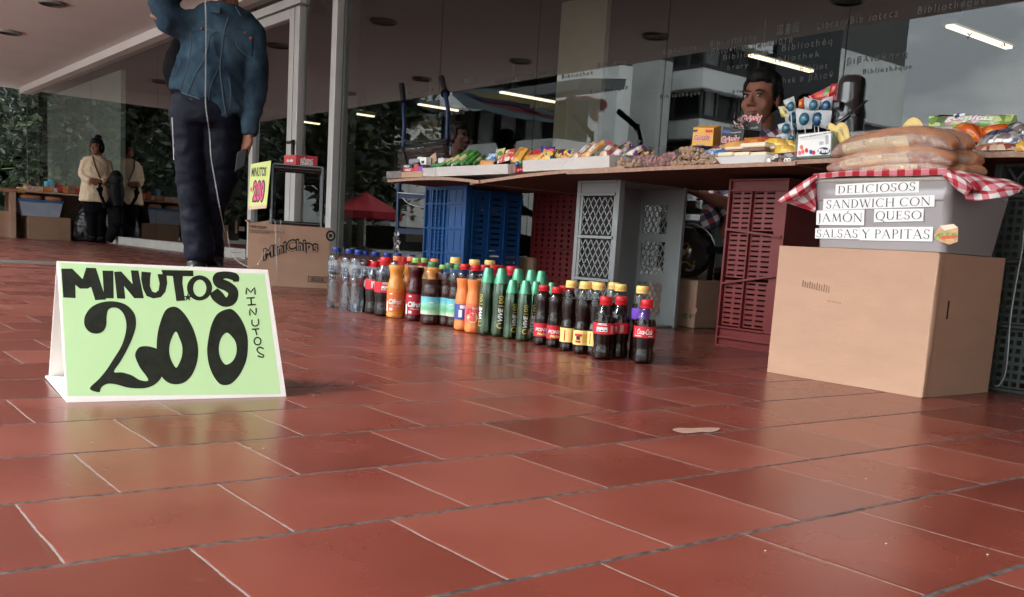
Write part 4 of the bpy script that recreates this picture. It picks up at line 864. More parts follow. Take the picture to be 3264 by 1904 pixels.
# paper strips with roman letters
fp = (tb[0] + tb[1]) / 2; fe = (tb[1] - tb[0]).normalized(); fu = ((tt[0] + tt[1]) / 2 - fp).normalized(); fn = fe.cross(fu).normalized(); fn = fn if fn.x < 0 else -fn
TK, TN = .115, .042
def glyph(c):
    P = []; A_ = lambda p: P.append(p)
    def seg(x0, y0, x1, y1, w):
        d = Vector((x1 - x0, y1 - y0, 0)); n_ = Vector((-d.y, d.x, 0)).normalized() * w / 2
        A_([Vector((x0, y0, 0)) + n_, Vector((x0, y0, 0)) - n_, Vector((x1, y1, 0)) - n_, Vector((x1, y1, 0)) + n_])
    def stem(x, w=TK, s0=True, s1=True, y0=0, y1=1):
        seg(x, y0, x, y1, w)
        if s0: seg(x - w / 2 - .07, y0 + .015, x + w / 2 + .07, y0 + .015, .03)
        if s1: seg(x - w / 2 - .07, y1 - .015, x + w / 2 + .07, y1 - .015, .03)
    def arc(cx, cy, rx, ry, a0, a1, tk=TK, tn=TN, n=18):
        o_, i_ = [], []
        for k in range(n + 1):
            a = R(a0 + (a1 - a0) * k / n); t = tn + (tk - tn) * abs(math.cos(a)) ** 1.3
            o_.append(Vector((cx + rx * math.cos(a), cy + ry * math.sin(a), 0))); i_.append(Vector((cx + (rx - t) * math.cos(a), cy + (ry - t * .9) * math.sin(a), 0)))
        for k in range(n): A_([o_[k], o_[k + 1], i_[k + 1], i_[k]])
    if c == 'D': stem(.16); seg(.1, .98, .4, .98, .035); seg(.1, .02, .4, .02, .035); arc(.36, .5, .42, .5, -90, 90); w = .88
    elif c == 'E': stem(.16); seg(.1, .98, .58, .98, .035); seg(.1, .52, .5, .52, .035); seg(.1, .02, .6, .02, .035); seg(.58, .99, .56, .86, .03); seg(.6, .01, .63, .16, .03); seg(.5, .44, .5, .6, .03); w = .72
    elif c == 'L': stem(.16); seg(.1, .02, .58, .02, .035); seg(.58, .01, .61, .16, .03); w = .68
    elif c == 'I': stem(.18); w = .38
    elif c == 'C': arc(.5, .5, .46, .52, 48, 312); seg(.82, .78, .84, .95, .035); w = .92
    elif c in 'OÓQ':
        arc(.5, .5, .47, .52, 0, 360, n=28); w = 1.0
        if c == 'Ó': seg(.45, 1.08, .62, 1.28, .07)
        if c == 'Q': seg(.5, .02, .95, -.2, .08)
    elif c == 'S': arc(.32, .75, .24, .27, 20, 270, .09); arc(.32, .26, .27, .28, -160, 90, .10); seg(.56, .76, .58, .98, .03); seg(.05, .05, .04, .28, .03); w = .66
    elif c == 'A': seg(.08, 0, .42, 1, TN); seg(.40, 1, .80, 0, TK); seg(.2, .36, .66, .36, .035); seg(0, .015, .2, .015, .03); seg(.66, .015, .94, .015, .03); w = .92
    elif c == 'N': stem(.14, .045); stem(.80, .045, s0=False); seg(.14, .98, .80, .02, TK); w = .95
    elif c == 'W': seg(.06, 1, .34, 0, TK); seg(.34, 0, .58, .95, TN); seg(.56, .95, .84, 0, TK); seg(.84, 0, 1.08, 1, TN); seg(-.04, .985, .2, .985, .03); seg(.46, .985, .66, .985, .03); seg(.98, .985, 1.18, .985, .03); w = 1.16
    elif c == 'H': stem(.16); stem(.78); seg(.16, .52, .78, .52, .035); w = .95
    elif c == 'J': stem(.24, s0=False, y0=-.05); arc(.08, -.06, .2, .18, -110, 0, .08); w = .42
    elif c == 'M': seg(.16, 0, .22, 1, .05); seg(.22, 1, .52, .08, TK); seg(.52, .08, .84, 1, TN); seg(.84, 1, .92, 0, TK); seg(.06, .015, .28, .015, .03); seg(.8, .015, 1.04, .015, .03); w = 1.08
    elif c == 'U': stem(.16, s0=False, y0=.3); stem(.74, .045, s0=False, y0=.3); arc(.44, .32, .34, .34, 180, 360); w = .9
    elif c == 'Y': seg(.06, 1, .40, .48, TK); seg(.72, 1, .40, .48, TN); stem(.40, s1=False, y1=.5); seg(-.04, .985, .2, .985, .03); seg(.6, .985, .84, .985, .03); w = .82
    elif c == 'P': stem(.16); arc(.34, .74, .30, .26, -90, 90, .10); seg(.1, .98, .38, .98, .035); seg(.16, .49, .38, .49, .035); w = .68
    elif c == 'T': stem(.40, s1=False); seg(.04, .975, .76, .975, .04); seg(.05, .98, .03, .82, .03); seg(.75, .98, .77, .82, .03); w = .8
    else: w = .35
    return P, w
def serif(word):
    x = 0; vs = []; fs = []; lay = []
    for c in word:
        P, w = glyph(c)
        for i, p in enumerate(P):
            b = len(vs); vs += [Vector((v.x + x, v.y, i * .0015)) for v in p]; fs.append(tuple(range(b, b + len(p))))
        x += w + .06
    return vs, fs, x - .06
def strip(word, q, pad=.10, lsh=.7):
    """q: four zoom coordinates TL,TR,BR,BL (3.267x crop from 2600,330)"""
    Q = [APL(2600 + a / 3.267, 330 + b / 3.267, fp, fn) + fn * .0025 for a, b in q]
    mb = MB(); nn = fn * .0006; mb.add([p + nn for p in Q] + Q, [(0, 1, 2, 3), (7, 6, 5, 4), (0, 4, 5, 1), (1, 5, 6, 2), (2, 6, 7, 3), (3, 7, 4, 0)])
    st = mb.build('paper_strip', M_paper, tub)
    vs, fs, w = serif(word); mb = MB()
    for f in fs:
        pts = []
        for i in f:
            v = vs[i]; u = pad * .3 + (1 - pad * .6) * (v.x / w); t = (1 - lsh) / 2 + lsh * v.y
            a = Q[3].lerp(Q[2], u); b = Q[0].lerp(Q[1], u); pts.append(a.lerp(b, t) + fn * (.0009 + v.z * .02))
        mb.add(pts, [tuple(range(len(pts)))])
    mb.build('roman_lettering', P_black, st, fixn=False)
M_paper = mat('white_paper', (.80, .79, .78), .7, var=.02)
strip('DELICIOSOS', ((218, 845), (1083, 798), (1080, 925), (210, 957)))
strip('SANDWICH CON', ((88, 995), (1247, 955), (1242, 1075), (82, 1112)), lsh=.74)
strip('JAMÓN', ((15, 1115), (515, 1105), (510, 1270), (12, 1265)), lsh=.56)
strip('QUESO', ((618, 1100), (1132, 1095), (1128, 1225), (612, 1238)), lsh=.66)
strip('SALSAS', ((5, 1300), (465, 1295), (465, 1415), (0, 1405)), lsh=.74)
strip('Y PAPITAS', ((470, 1290), (1230, 1285), (1222, 1438), (465, 1425)), lsh=.66)
def patch(nm, pts, m, par, lift, sc=3.267, ox=2600, oy=330, sm_=0):
    P = [APL(ox + a / sc, oy + b / sc, fp, fn) + fn * lift for a, b in pts]
    if sm_: P = catmull(P, sm_)
    mb = MB(); mb.add(P, [tuple(range(len(P)))]); return mb.build(nm, m, par, fixn=False)
st = patch('sandwich_picture', ((1240, 1375), (1300, 1270), (1440, 1255), (1490, 1290), (1485, 1440), (1400, 1470), (1300, 1440), (1245, 1400)), mat('picture_bread', (.55, .33, .17), .5, var=.25, vs=60), tub, .0026)
patch('bread_top', ((1300, 1275), (1440, 1257), (1488, 1292), (1350, 1325)), mat('pic_cream', (.75, .66, .52), .5), st, .0032); patch('lettuce', ((1245, 1385), (1300, 1345), (1480, 1345), (1484, 1375), (1330, 1400), (1260, 1420)), mat('pic_lettuce', (.28, .36, .10), .5, var=.5, vs=90), st, .003)
patch('tomato', ((1290, 1385), (1480, 1368), (1482, 1398), (1320, 1418)), mat('pic_tomato', (.55, .12, .06), .5, var=.3, vs=80), st, .0034)
# gingham cloth
def gingham():
    m = bpy.data.materials.new('gingham'); m.use_nodes = True; nt = m.node_tree; b = nt.nodes['Principled BSDF']; b.inputs['Roughness'].default_value = .85
    uv = nt.nodes.new('ShaderNodeUVMap'); s = nt.nodes.new('ShaderNodeSeparateXYZ'); nt.links.new(uv.outputs[0], s.inputs[0]); A = lambda *a: math_node(nt, *a)
    fx_ = A('LESS_THAN', A('FRACT', A('DIVIDE', s.outputs[0], .042)), .5); fy_ = A('LESS_THAN', A('FRACT', A('DIVIDE', s.outputs[1], .042)), .5)
    v = A('MULTIPLY', A('ADD', fx_, fy_), .5); r = ramp(nt, [(0, (.78, .75, .74)), (.3, (.62, .20, .23)), (.8, (.42, .008, .022))]); r.color_ramp.interpolation = 'CONSTANT'
    nt.links.new(v, r.inputs[0]); nt.links.new(r.outputs[0], b.inputs['Base Color'])
    w = nt.nodes.new('ShaderNodeTexNoise'); w.inputs['Scale'].default_value = 60; bp = nt.nodes.new('ShaderNodeBump'); bp.inputs['Distance'].default_value = .002; nt.links.new(w.outputs[0], bp.inputs['Height']); nt.links.new(bp.outputs[0], b.inputs['Normal'])
    return m
M_ging = gingham()
cloth = thing('gingham_cloth', 'red and white checked cloth hanging over the rim of the sandwich tub', 'cloth', (TX, (tt[0].y + tt[1].y) / 2, tz1))
def cpatch(rows, u0=0, v0=0, k=4, rot=0, thick=.0012):
    """rows of (px, py, X) control points -> smooth sheet with metric UVs"""
    P = [catmull([AX(x, y, X) for x, y, X in row], k, False) for row in rows]; nc = len(P[0])
    cols = [catmull([P[i][j] for i in range(len(P))], k, False) for j in range(nc)]
    G_ = [[cols[j][i] for j in range(nc)] for i in range(len(cols[0]))]
    mb = MB(); nr = len(G_); b = 0; mb.v = [p for r_ in G_ for p in r_]
    U = [[0] * nc for _ in range(nr)]; V = [[0] * nc for _ in range(nr)]
    for i in range(nr):
        for j in range(1, nc): U[i][j] = U[i][j - 1] + (G_[i][j] - G_[i][j - 1]).length
    for j in range(nc):
        for i in range(1, nr): V[i][j] = V[i - 1][j] + (G_[i][j] - G_[i - 1][j]).length
    c_, s_ = math.cos(rot), math.sin(rot)
    f = lambda i, j: (u0 + U[nr // 2][j] * c_ - V[i][nc // 2] * s_, v0 + U[nr // 2][j] * s_ + V[i][nc // 2] * c_)
    for i in range(nr - 1):
        for j in range(nc - 1):
            mb.f.append((i * nc + j, i * nc + j + 1, (i + 1) * nc + j + 1, (i + 1) * nc + j)); mb.m.append(0); mb.uv[len(mb.f) - 1] = [f(i, j), f(i, j + 1), f(i + 1, j + 1), f(i + 1, j)]
    o = mb.build('cloth_fold', M_ging, cloth, smooth=70, fixn=False); sm = o.modifiers.new('s', 'SOLIDIFY'); sm.thickness = thick; return o
xr = tt[0].x - .012
cpatch([[(2592, 556, xr + .12), (2700, 546, xr + .14), (2850, 540, xr + .14), (3000, 536, xr + .14), (3026, 540, xr + .12)],
        [(2592, 558, xr + .02), (2700, 548, xr + .01), (2850, 544, xr + .01), (3000, 540, xr + .01), (3024, 545, xr + .02)],
        [(2594, 572, xr), (2700, 562, xr - .002), (2850, 562, xr - .001), (3000, 558, xr - .002), (3022, 561, xr)]], v0=.01)
cpatch([[(2608, 553, xr + .03), (2570, 572, xr - .01), (2520, 607, xr - .03), (2478, 640, xr - .02)], [(2604, 562, xr), (2578, 588, xr - .02), (2535, 622, xr - .05), (2484, 648, xr - .04)], [(2606, 572, xr + .01), (2582, 600, xr), (2550, 630, xr - .02), (2497, 655, xr - .02)]], rot=.2)
cpatch([[(2606, 566, xr + .02), (2575, 590, xr + .01), (2540, 622, xr), (2508, 646, xr)], [(2606, 600, xr + .02), (2590, 612, xr + .0), (2560, 635, xr + .02), (2520, 650, xr)], [(2604, 640, xr + .02), (2602, 650, xr + .02), (2600, 665, xr + .01), (2597, 677, xr + .01)]], rot=.1)
cpatch([[(3002, 546, xr + .01), (3022, 544, xr), (3045, 552, xr), (3078, 574, xr - .01), (3103, 598, xr)], [(3006, 560, xr), (3026, 572, xr - .015), (3050, 588, xr - .03), (3072, 602, xr - .03), (3092, 610, xr - .02)], [(3010, 562, xr + .01), (3028, 582, xr), (3046, 600, xr - .01), (3062, 612, xr - .02), (3079, 624, xr - .02)]], rot=.15)
cpatch([[(3030, 545, xr + .06), (3060, 546, xr + .05), (3110, 556, xr + .08), (3165, 568, xr + .10), (3215, 574, xr + .12), (3262, 596, xr + .12)],
        [(3055, 566, xr + .03), (3090, 572, xr + .01), (3130, 582, xr + .04), (3175, 588, xr + .05), (3215, 590, xr + .08), (3262, 600, xr + .10)],
        [(3085, 596, xr + .03), (3110, 606, xr), (3140, 612, xr + .03), (3180, 606, xr + .04), (3225, 600, xr + .07), (3264, 602, xr + .10)]], rot=.5)
cpatch([[(3070, 604, xr + .02), (3110, 606, xr + .03), (3150, 610, xr + .02), (3200, 600, xr + .05), (3262, 601, xr + .09)], [(3074, 622, xr), (3115, 624, xr + .01), (3160, 622, xr), (3205, 612, xr + .03), (3255, 606, xr + .08)], [(3080, 638, xr), (3120, 640, xr), (3165, 634, xr - .01), (3215, 626, xr + .03), (3248, 614, xr + .07)]], rot=-.05)
mb = MB(); zt = tz1 + .004; mb.quad((xr + .1, tt[0].y, zt), (xr + .1, tt[1].y, zt), (TX + XD1, tt[1].y, zt), (TX + XD1, tt[0].y, zt), uv=[(0, 0), (.4, 0), (.4, .2), (0, .2)]); mb.build('cloth_top', M_ging, cloth, fixn=False)
# sandwiches
M_bread = mat('bread_crust', (.50, .20, .085), .42, var=.2, vs=18, bump=.0012, bs=60, coat=.5)
M_cheese = mat('cheese', (.90, .78, .52), .4, var=.05)
M_ham = mat('ham', (.30, .18, .14), .5, col2=(.66, .52, .43), vs=55, bump=.001, bs=80)
M_wrap = clear_mat('cling_film', k=2.4, rough=.06, bump=.012, bs=110, body=.02, bodycol=(.85, .75, .7))
def sandwich(label, pts, X, flat=.05, fill=True, m=M_bread):
    c0 = AX(pts[0][0], pts[0][1], X); t = thing('wrapped_sandwich', label, 'sandwich', tuple(AX(*pts[len(pts) // 2][:2], X)), 'long wrapped sandwiches stacked on the tub')
    C = catmull([AX(x, y, X + (w_[0] if w_ else 0)) for x, y, r, *w_ in pts], 4, False); RR = [v.x for v in catmull([Vector((r, 0, 0)) for x, y, r, *w_ in pts], 4, False)]
    dpt = [(p - CO).dot(CF) for p in C]; rs = [r * d / FPX for r, d in zip(RR, dpt)]
    mb = MB(); mb.tube(C, [(r, min(flat, r * 1.9)) for r in rs], 20, ref=(0, 0, 1)); 
    for v in mb.v: v += Vector((0, noise.noise(v * 22) * .004, noise.noise(v * 30 + Vector((5, 5, 5))) * .004))
    mb.build('bread', m, t, smooth=70)
    if fill:
        for nm, mm, a0, a1, i0, i1, lf in (('ham', M_ham, -.10, .80, .0, 1.0, 1.03), ('cheese', M_cheese, -.02, .68, .24, .64, 1.07)):
            mb = MB(); rows = []; n_ = len(C)
            i0_, i1_ = int(i0 * (n_ - 1)), int(i1 * (n_ - 1))
            for k in range(6):
                f = a0 + (a1 - a0) * k / 5; row = []
                for i in range(i0_, i1_ + 1):
                    th = R(90 + f * 90) ; r = rs[i]; wob_ = 1 + .06 * math.sin(i * 2.1 + k)
                    row.append(C[i] + Vector((-min(flat, r * 1.9) * math.sin(th) * lf * (1 if nm == 'cheese' else wob_), 0, r * math.cos(th) * lf)))
                rows.append(row)
            mb.grid(rows); mb.build(nm, mm, t, smooth=80, fixn=False)
    mb = MB(); mb.tube(C, [(r * 1.07, min(flat, r * 1.9) * 1.08) for r in rs], 16, ref=(0, 0, 1)); 
    for v in mb.v: v += Vector((-abs(noise.noise(v * 45)) * .006, noise.noise(v * 50) * .004, noise.noise(v * 60) * .004))
    mb.build('cling_film', M_wrap, t, smooth=50)
    return t
XS = tt[0].x + .055
sandwich('bottom wrapped sandwich just above the checked cloth', ((2700, 547, 9), (2790, 537, 19), (2900, 531, 24), (2990, 535, 22), (3026, 543, 9)), XS)
sandwich('middle wrapped sandwich with a long cheese slice showing', ((2648, 538, 10), (2690, 526, 22), (2760, 511, 29), (2850, 500, 33), (2950, 494, 34), (3010, 503, 29), (3044, 514, 12)), XS)
sandwich('top wrapped sandwich with the broadest cheese slice showing', ((2660, 492, 10), (2700, 474, 24), (2770, 458, 33), (2860, 446, 38), (2950, 441, 38), (3010, 451, 33), (3046, 466, 14)), XS)
sandwich('wrapped sandwich behind the top one, its right end sticking out', ((2900, 440, 20), (3000, 440, 28), (3060, 452, 30), (3092, 470, 14)), XS + .10, fill=True)
sandwich('wrapped sandwich behind the middle one, pale crumpled end', ((2900, 490, 20), (3020, 500, 28), (3085, 512, 30), (3125, 510, 14)), XS + .10)
sandwich('brown end of a wrapped sandwich low at the right back', ((2960, 548, 12), (3060, 546, 24), (3110, 546, 24), (3135, 550, 12)), XS + .10, fill=False)
sandwich('short brown sandwich end between the cloth and the stack', ((2960, 545, 10), (3020, 545, 20), (3060, 546, 22), (3082, 552, 10)), XS + .04, fill=False)
# ---------------------------------------------------------------- tables, crates
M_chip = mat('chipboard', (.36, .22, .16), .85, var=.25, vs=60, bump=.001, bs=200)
M_chipu = mat('chipboard_shaded', (.13, .066, .045), .8, var=.15, vs=12)  # darker copy of the chipboard, under-table shade put into the colour
TF = 2.50
def board(label, edge, X0, X1, th=.013):
    p0 = AX(*edge[0], X0); t = thing('table_board', label, 'board', tuple(p0), 'chipboard sheets forming the stall table')
    P = catmull([AX(x, y, X0) for x, y in edge], 4, False); mb = MB(); rg = random.Random(len(label))
    up_ = [[p + Vector((rg.uniform(-.003, .003), 0, 0)) for p in P], [p + Vector((X1 - X0, 0, 0)) for p in P]]
    n_ = len(P)
    for i in range(n_ - 1):
        a, b_, c, d = up_[0][i], up_[0][i + 1], up_[1][i + 1], up_[1][i]; dz = Vector((0, 0, -th))
        mb.add([a, b_, c, d, a + dz, b_ + dz, c + dz, d + dz], [(0, 1, 2, 3), (0, 4, 5, 1), (2, 6, 7, 3)] + ([(3, 7, 4, 0)] if i == 0 else []) + ([(1, 5, 6, 2)] if i == n_ - 2 else []), 0)
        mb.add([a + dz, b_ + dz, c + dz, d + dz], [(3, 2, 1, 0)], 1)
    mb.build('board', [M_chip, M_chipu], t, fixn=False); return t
board('left chipboard sheet of the stall table, bowed, over the blue crate', ((1237, 573), (1320, 567), (1404, 565), (1470, 569), (1526, 576)), TF, TF + .72)
board('middle chipboard sheet between the blue and grey crates', ((1500, 580), (1600, 565), (1700, 552), (1803, 542), (1990, 530)), TF + .01, TF + .74)
board('long right chipboard sheet over the grey and maroon crates', ((1806, 545), (1960, 539), (2150, 529), (2350, 521), (2537, 514)), TF, TF + .76)
board('chipboard sheet at the right end behind the sandwiches', ((2530, 511), (2640, 505), (2900, 495), (3110, 487), (3290, 484)), TF + .004, TF + .76)
def zt(y_px, x_px, X=TF): return AX(x_px, y_px, X).z
def lattice(mb, o, ex, ey, w, h, step, bw, th, slope=1.35, m=0):
    o, ex, ey = Vector(o), Vector(ex), Vector(ey); n_ = ex.cross(ey).normalized()
    for sgn in (1, -1):
        c = -h / slope if sgn > 0 else 0
        lim = w if sgn > 0 else w + h / slope
        while c < lim:
            # line x = c + sgn*y/slope
            y0, y1 = 0.0, h
            xs0 = lambda y: c + sgn * y / slope
            if sgn > 0: y0 = max(0, -c * slope); y1 = min(h, (w - c) * slope)
            else: y0 = max(0, (c - w) * slope); y1 = min(h, c * slope)
            if y1 - y0 > .004:
                p = o + ex * xs0(y0) + ey * y0; q = o + ex * xs0(y1) + ey * y1
                mb.bar(p, q, bw, th, up=n_, m=m)
            c += step
def rib(mb, p, q, w, t, up, m=0): mb.bar(p, q, w, t, up, m)
M_grey = mat('grey_crate_plastic', (.23, .235, .235), .5, var=.08, vs=8, bump=.0006)
M_maroon = mat('maroon_crate_plastic', (.150, .022, .022), .42, var=.12, vs=8, bump=.0006)
M_redc = mat('dark_red_crate_plastic', (.09, .006, .007), .45, var=.1)
M_bluec = mat('blue_crate_plastic', (.008, .062, .20), .42, var=.12, vs=8, bump=.0006)
M_dgreen = mat('dark_green_crate_plastic', (.035, .045, .042), .5, var=.15)
# grey crate on end: lattice bottom towards us
gX0, gX1, gY0, gY1, gZ = 2.74, 3.12, 2.885, 3.145, .598
gc_ = thing('grey_crate', 'grey plastic crate with diamond mesh standing on end under the middle of the table', 'crate', (gX0, gY0, 0), 'plastic crates holding up the stall table')
mb = MB(); r = .012
for (a, b_) in (((gX0, gY0, 0), (gX0 + .03, gY0 + .022, gZ)), ((gX0, gY1 - .022, 0), (gX0 + .03, gY1, gZ))): mb.box(a, b_)
zs_ = [0, .10, .255, .41, .55, gZ]
for z in (0.0, .185, .36, .535): mb.box((gX0 - .006, gY0 + .0221, z), (gX0 + .022, gY1 - .0221, z + .012))
mb.box((gX0 + .004, gY0 + .0222, .548), (gX0 + .01, gY1 - .0222, gZ)); mb.box((gX0 - .002, gY0 + .0225, gZ - .01), (gX0 + .035, gY1 - .0225, gZ - .0002))
mb.build('front_frame', M_grey, gc_, bevel=.002)
for za, zb, ye in ((.20, .357, .0), (.375, .532, .0), (.02, .182, .0)):
    mb = MB(); lattice(mb, (gX0 + .008, gY1 - .035, za), (0, -1, 0), (0, 0, 1), gY1 - gY0 - .07, zb - za, .034, .0042, .004, 1.5); mb.build('mesh_panel', M_grey, gc_)
    mb = MB(); mb.box((gX0 + .004, gY1 - .036, za - .006), (gX0 + .012, gY1 - .0225, zb + .006)); mb.box((gX0 + .004, gY0 + .0225, za - .006), (gX0 + .012, gY0 + .035, zb + .006)); mb.build('panel_border', M_grey, gc_)
mb = MB(); mb.box((gX0 + .031, gY1 - .008, 0), (gX1, gY1 - .002, gZ)); mb.build('bottom_wall', M_grey, gc_)
mb = MB(); mb.box((gX0 + .031, gY0 + .001, gZ - .008), (gX1 + .004, gY1 - .009, gZ - .001)); mb.box((gX0 + .031, gY0 + .001, .001), (gX1 + .004, gY1 - .009, .008)); mb.build('end_wall', M_grey, gc_)
mb = MB(); xw = gX1 - .004; ya_, yb_ = gY1 - .0091, gY0 + .0001; ym = gY0 + .085
mb.box((xw, yb_, .0085), (xw + .006, ym, gZ - .0085)); mb.box((xw, ya_ - .02, .0085), (xw + .006, ya_, gZ - .0085))
for za, zb in ((.0085, .045), (.185, .222), (.365, .40), (.525, gZ - .0085)): mb.box((xw, ym + .0001, za), (xw + .006, ya_ - .0201, zb))
mb.build('far_wall', M_grey, gc_)
for za, zb in ((.045, .185), (.222, .365), (.40, .525)):
    mb = MB(); lattice(mb, (xw + .003, ya_ - .02, za), (0, -1, 0), (0, 0, 1), ya_ - .02 - ym, zb - za, .030, .0042, .004, 1.5); mb.build('far_mesh', M_grey, gc_)
mb = MB(); mb.box((gX1 - .012, gY0 - .012, 0), (gX1 + .006, gY0, gZ)); mb.build('flange', M_grey, gc_, bevel=.003)
# maroon crate with slots
mX0, mX1, mY0, mY1, mZ = 2.70, 3.06, 2.035, 2.288, .585
mc = thing('maroon_crate', 'maroon plastic crate with rows of slots standing on end beside the large brown box', 'crate', (mX0, mY0, 0), 'plastic crates holding up the stall table')
def slotted(mb, o, ex, ey, w, h, cols, rows, sw, sh, th, m=0):
    """panel with cols x rows slots, built as solid strips between the holes"""
    o, ex, ey = Vector(o), Vector(ex), Vector(ey); n_ = ex.cross(ey).normalized() * th
    cw = w / cols; rh = h / rows
    def pc(x0, x1, y0, y1): mb.obox(o + ex * x0 + ey * y0, ex * (x1 - x0), ey * (y1 - y0), n_, m)
    for c in range(cols + 1):
        x0 = 0 if c == 0 else (c - .5) * cw + sw / 2; x1 = w if c == cols else (c + .5) * cw - sw / 2
        pc(x0, x1, 0, h)
    for c in range(cols):
        xa = (c + .5) * cw - sw / 2; xb = (c + .5) * cw + sw / 2
        for r_ in range(rows + 1):
            y0 = 0 if r_ == 0 else (r_ - .5) * rh + sh / 2; y1 = h if r_ == rows else (r_ + .5) * rh - sh / 2
            pc(xa + 1e-4, xb - 1e-4, y0, y1)
WY = mY1 - mY0
for i, (za, zb, rows) in enumerate(((.075, .235, 9), (.245, .40, 9), (.41, .545, 8))):
    for j, (ya, yb) in enumerate(((mY1 - .012, mY1 - .098), (mY1 - .106, mY1 - .20))):
        mb = MB(); slotted(mb, (mX0 + .008, ya, za), (0, -1, 0), (0, 0, 1), ya - yb, zb - za, 2, rows, (ya - yb) * .36, .0062, -.004); mb.build('slotted_panel', M_maroon, mc)
mb = MB(); mb.box((mX0 - .004, mY0, 0), (mX0 + .02, mY0 + .008, mZ)); mb.box((mX0 - .004, mY1 - .008, 0), (mX0 + .02, mY1, mZ)); mb.box((mX0 + .005, mY0 + .0082, .0), (mX0 + .012, mY0 + .052, mZ))
for z in (0, .028, .064, mZ - .006, mZ - .042): mb.box((mX0 - .004, mY0 + .0082, z), (mX0 + .0195, mY1 - .0082, z + .006))
mb.box((mX0 - .0035, mY1 - .105, .0701), (mX0 + .019, mY1 - .0985, mZ - .0421)); mb.box((mX0 + .006, mY0 + .0083, .0062), (mX0 + .010, mY1 - .0083, .0639)); mb.box((mX0 + .006, mY0 + .0083, mZ - .036), (mX0 + .010, mY1 - .0083, mZ - .0061))
mb.build('rim', M_maroon, mc, bevel=.001)
mb = MB()
for (p, q) in (((mX0 - .002, mY1 - .009, .222), (mX0 - .002, mY0 + .009, .262)), ((mX0 - .0024, mY1 - .009, .412), (mX0 - .0024, mY0 + .009, .392))): mb.bar(p, q, .007, .012, up=(1, 0, 0))
mb.build('brace', M_maroon, mc)
mb = MB(); mb.box((mX0 + .0205, mY0, 0), (mX1, mY0 + .005, mZ)); mb.box((mX0 + .0205, mY1 - .005, 0), (mX1, mY1, mZ)); mb.box((mX0 + .0205, mY0 + .0052, mZ - .006), (mX1, mY1 - .0052, mZ)); mb.build('side_wall', M_maroon, mc)
# blue crate
bX0 = 2.78; bY1 = AX(1352, 700, bX0).y; bY0 = AX(1484, 700, bX0).y; bX1 = bX0 + .36; bZ = .600
bc = thing('blue_crate', 'blue plastic crate with square holes standing on end under the left end of the table', 'crate', (bX0, bY0, 0), 'plastic crates holding up the stall table')
W_ = bY1 - bY0
for (za, zb, rows) in ((.02, .125, 6), (.132, .25, 7), (.257, .375, 7), (.382, .50, 7), (.507, .575, 4)):
    mb = MB(); slotted(mb, (bX0 + .008, bY1 - .075, za), (0, -1, 0), (0, 0, 1), .115, zb - za, 5, rows, .0105, .0075, -.004); mb.build('holed_panel', M_bluec, bc)
    for ya, yb in ((bY1 - .02, bY1 - .0745), (bY1 - .1905, bY0 + .018)):
        mb = MB(); slotted(mb, (bX0 + .008, ya, za), (0, -1, 0), (0, 0, 1), ya - yb, zb - za, 3, 1, .005, (zb - za) * .8, -.004); mb.build('slotted_panel', M_bluec, bc)
mb = MB(); 
for z in (.0, .125, .25, .375, .50, .575): mb.box((bX0 - .002, bY0 + .0162, z), (bX0 + .012, bY1 - .0122, z + .006))
for y in (bY1 - .075, bY1 - .115, bY1 - .15, bY1 - .19): mb.box((bX0 - .001, y - .002, .0065), (bX0 + .0078, y + .002, .5745))
mb.build('rib', M_bluec, bc)
mb = MB(); mb.box((bX0 - .004, bY0, 0), (bX0 + .03, bY0 + .016, bZ)); mb.box((bX0 - .004, bY1 - .012, 0), (bX0 + .03, bY1, bZ)); mb.box((bX0 - .004, bY0 + .0161, bZ - .019), (bX0 + .03, bY1 - .0121, bZ)); mb.build('rim', M_bluec, bc, bevel=.004)
mb = MB()
for x in [bX0 + .045 + .10 * i for i in range(4)]: mb.box((x, bY0 + .001, 0), (x + .006, bY0 + .012, bZ - .02))
for z in (0, .28, .56): mb.box((bX0 + .031, bY0 + .0015, z), (bX1, bY0 + .011, z + .006))
mb.build('side_rib', M_bluec, bc)
mb = MB(); slotted(mb, (bX0 + .031, bY0 + .012, .01), (1, 0, 0), (0, 0, 1), bX1 - bX0 - .032, bZ - .03, 3, 20, .06, .010, .003); mb.build('side_wall', M_bluec, bc)
mb = MB(); mb.box((bX0 + .031, bY1 - .006, 0), (bX1, bY1 - .001, bZ - .005)); mb.build('far_wall', M_bluec, bc)
# dark red crate deeper under the table
rX = 3.22; rY1 = AX(1695, 760, rX).y; rY0 = AX(1850, 760, rX).y
rc = thing('dark_red_crate', 'dark red plastic crate deep under the table between the blue and grey crates', 'crate', (rX, rY0, 0), 'plastic crates holding up the stall table')
for k in range(4):
    z0 = .02 + k * .145; mb = MB(); slotted(mb, (rX, rY1 - .012, z0), (0, -1, 0), (0, 0, 1), rY1 - rY0 - .024, .135, 7, 5, .016, .013, -.004); mb.build('slotted_panel', M_redc, rc)
mb = MB(); mb.box((rX - .006, rY1 - .012, 0), (rX + .02, rY1, .6)); mb.box((rX - .006, rY0, 0), (rX + .02, rY0 + .012, .6))
for k in range(5): mb.box((rX - .005, rY0 + .0122, .008 + k * .145), (rX + .018, rY1 - .0122, .018 + k * .145))
mb.build('rim', M_redc, rc); mb = MB(); mb.box((rX + .0202, rY0, 0), (rX + .35, rY0 + .005, .6)); mb.box((rX + .0202, rY1 - .005, 0), (rX + .35, rY1, .6)); mb.build('side_wall', M_redc, rc)
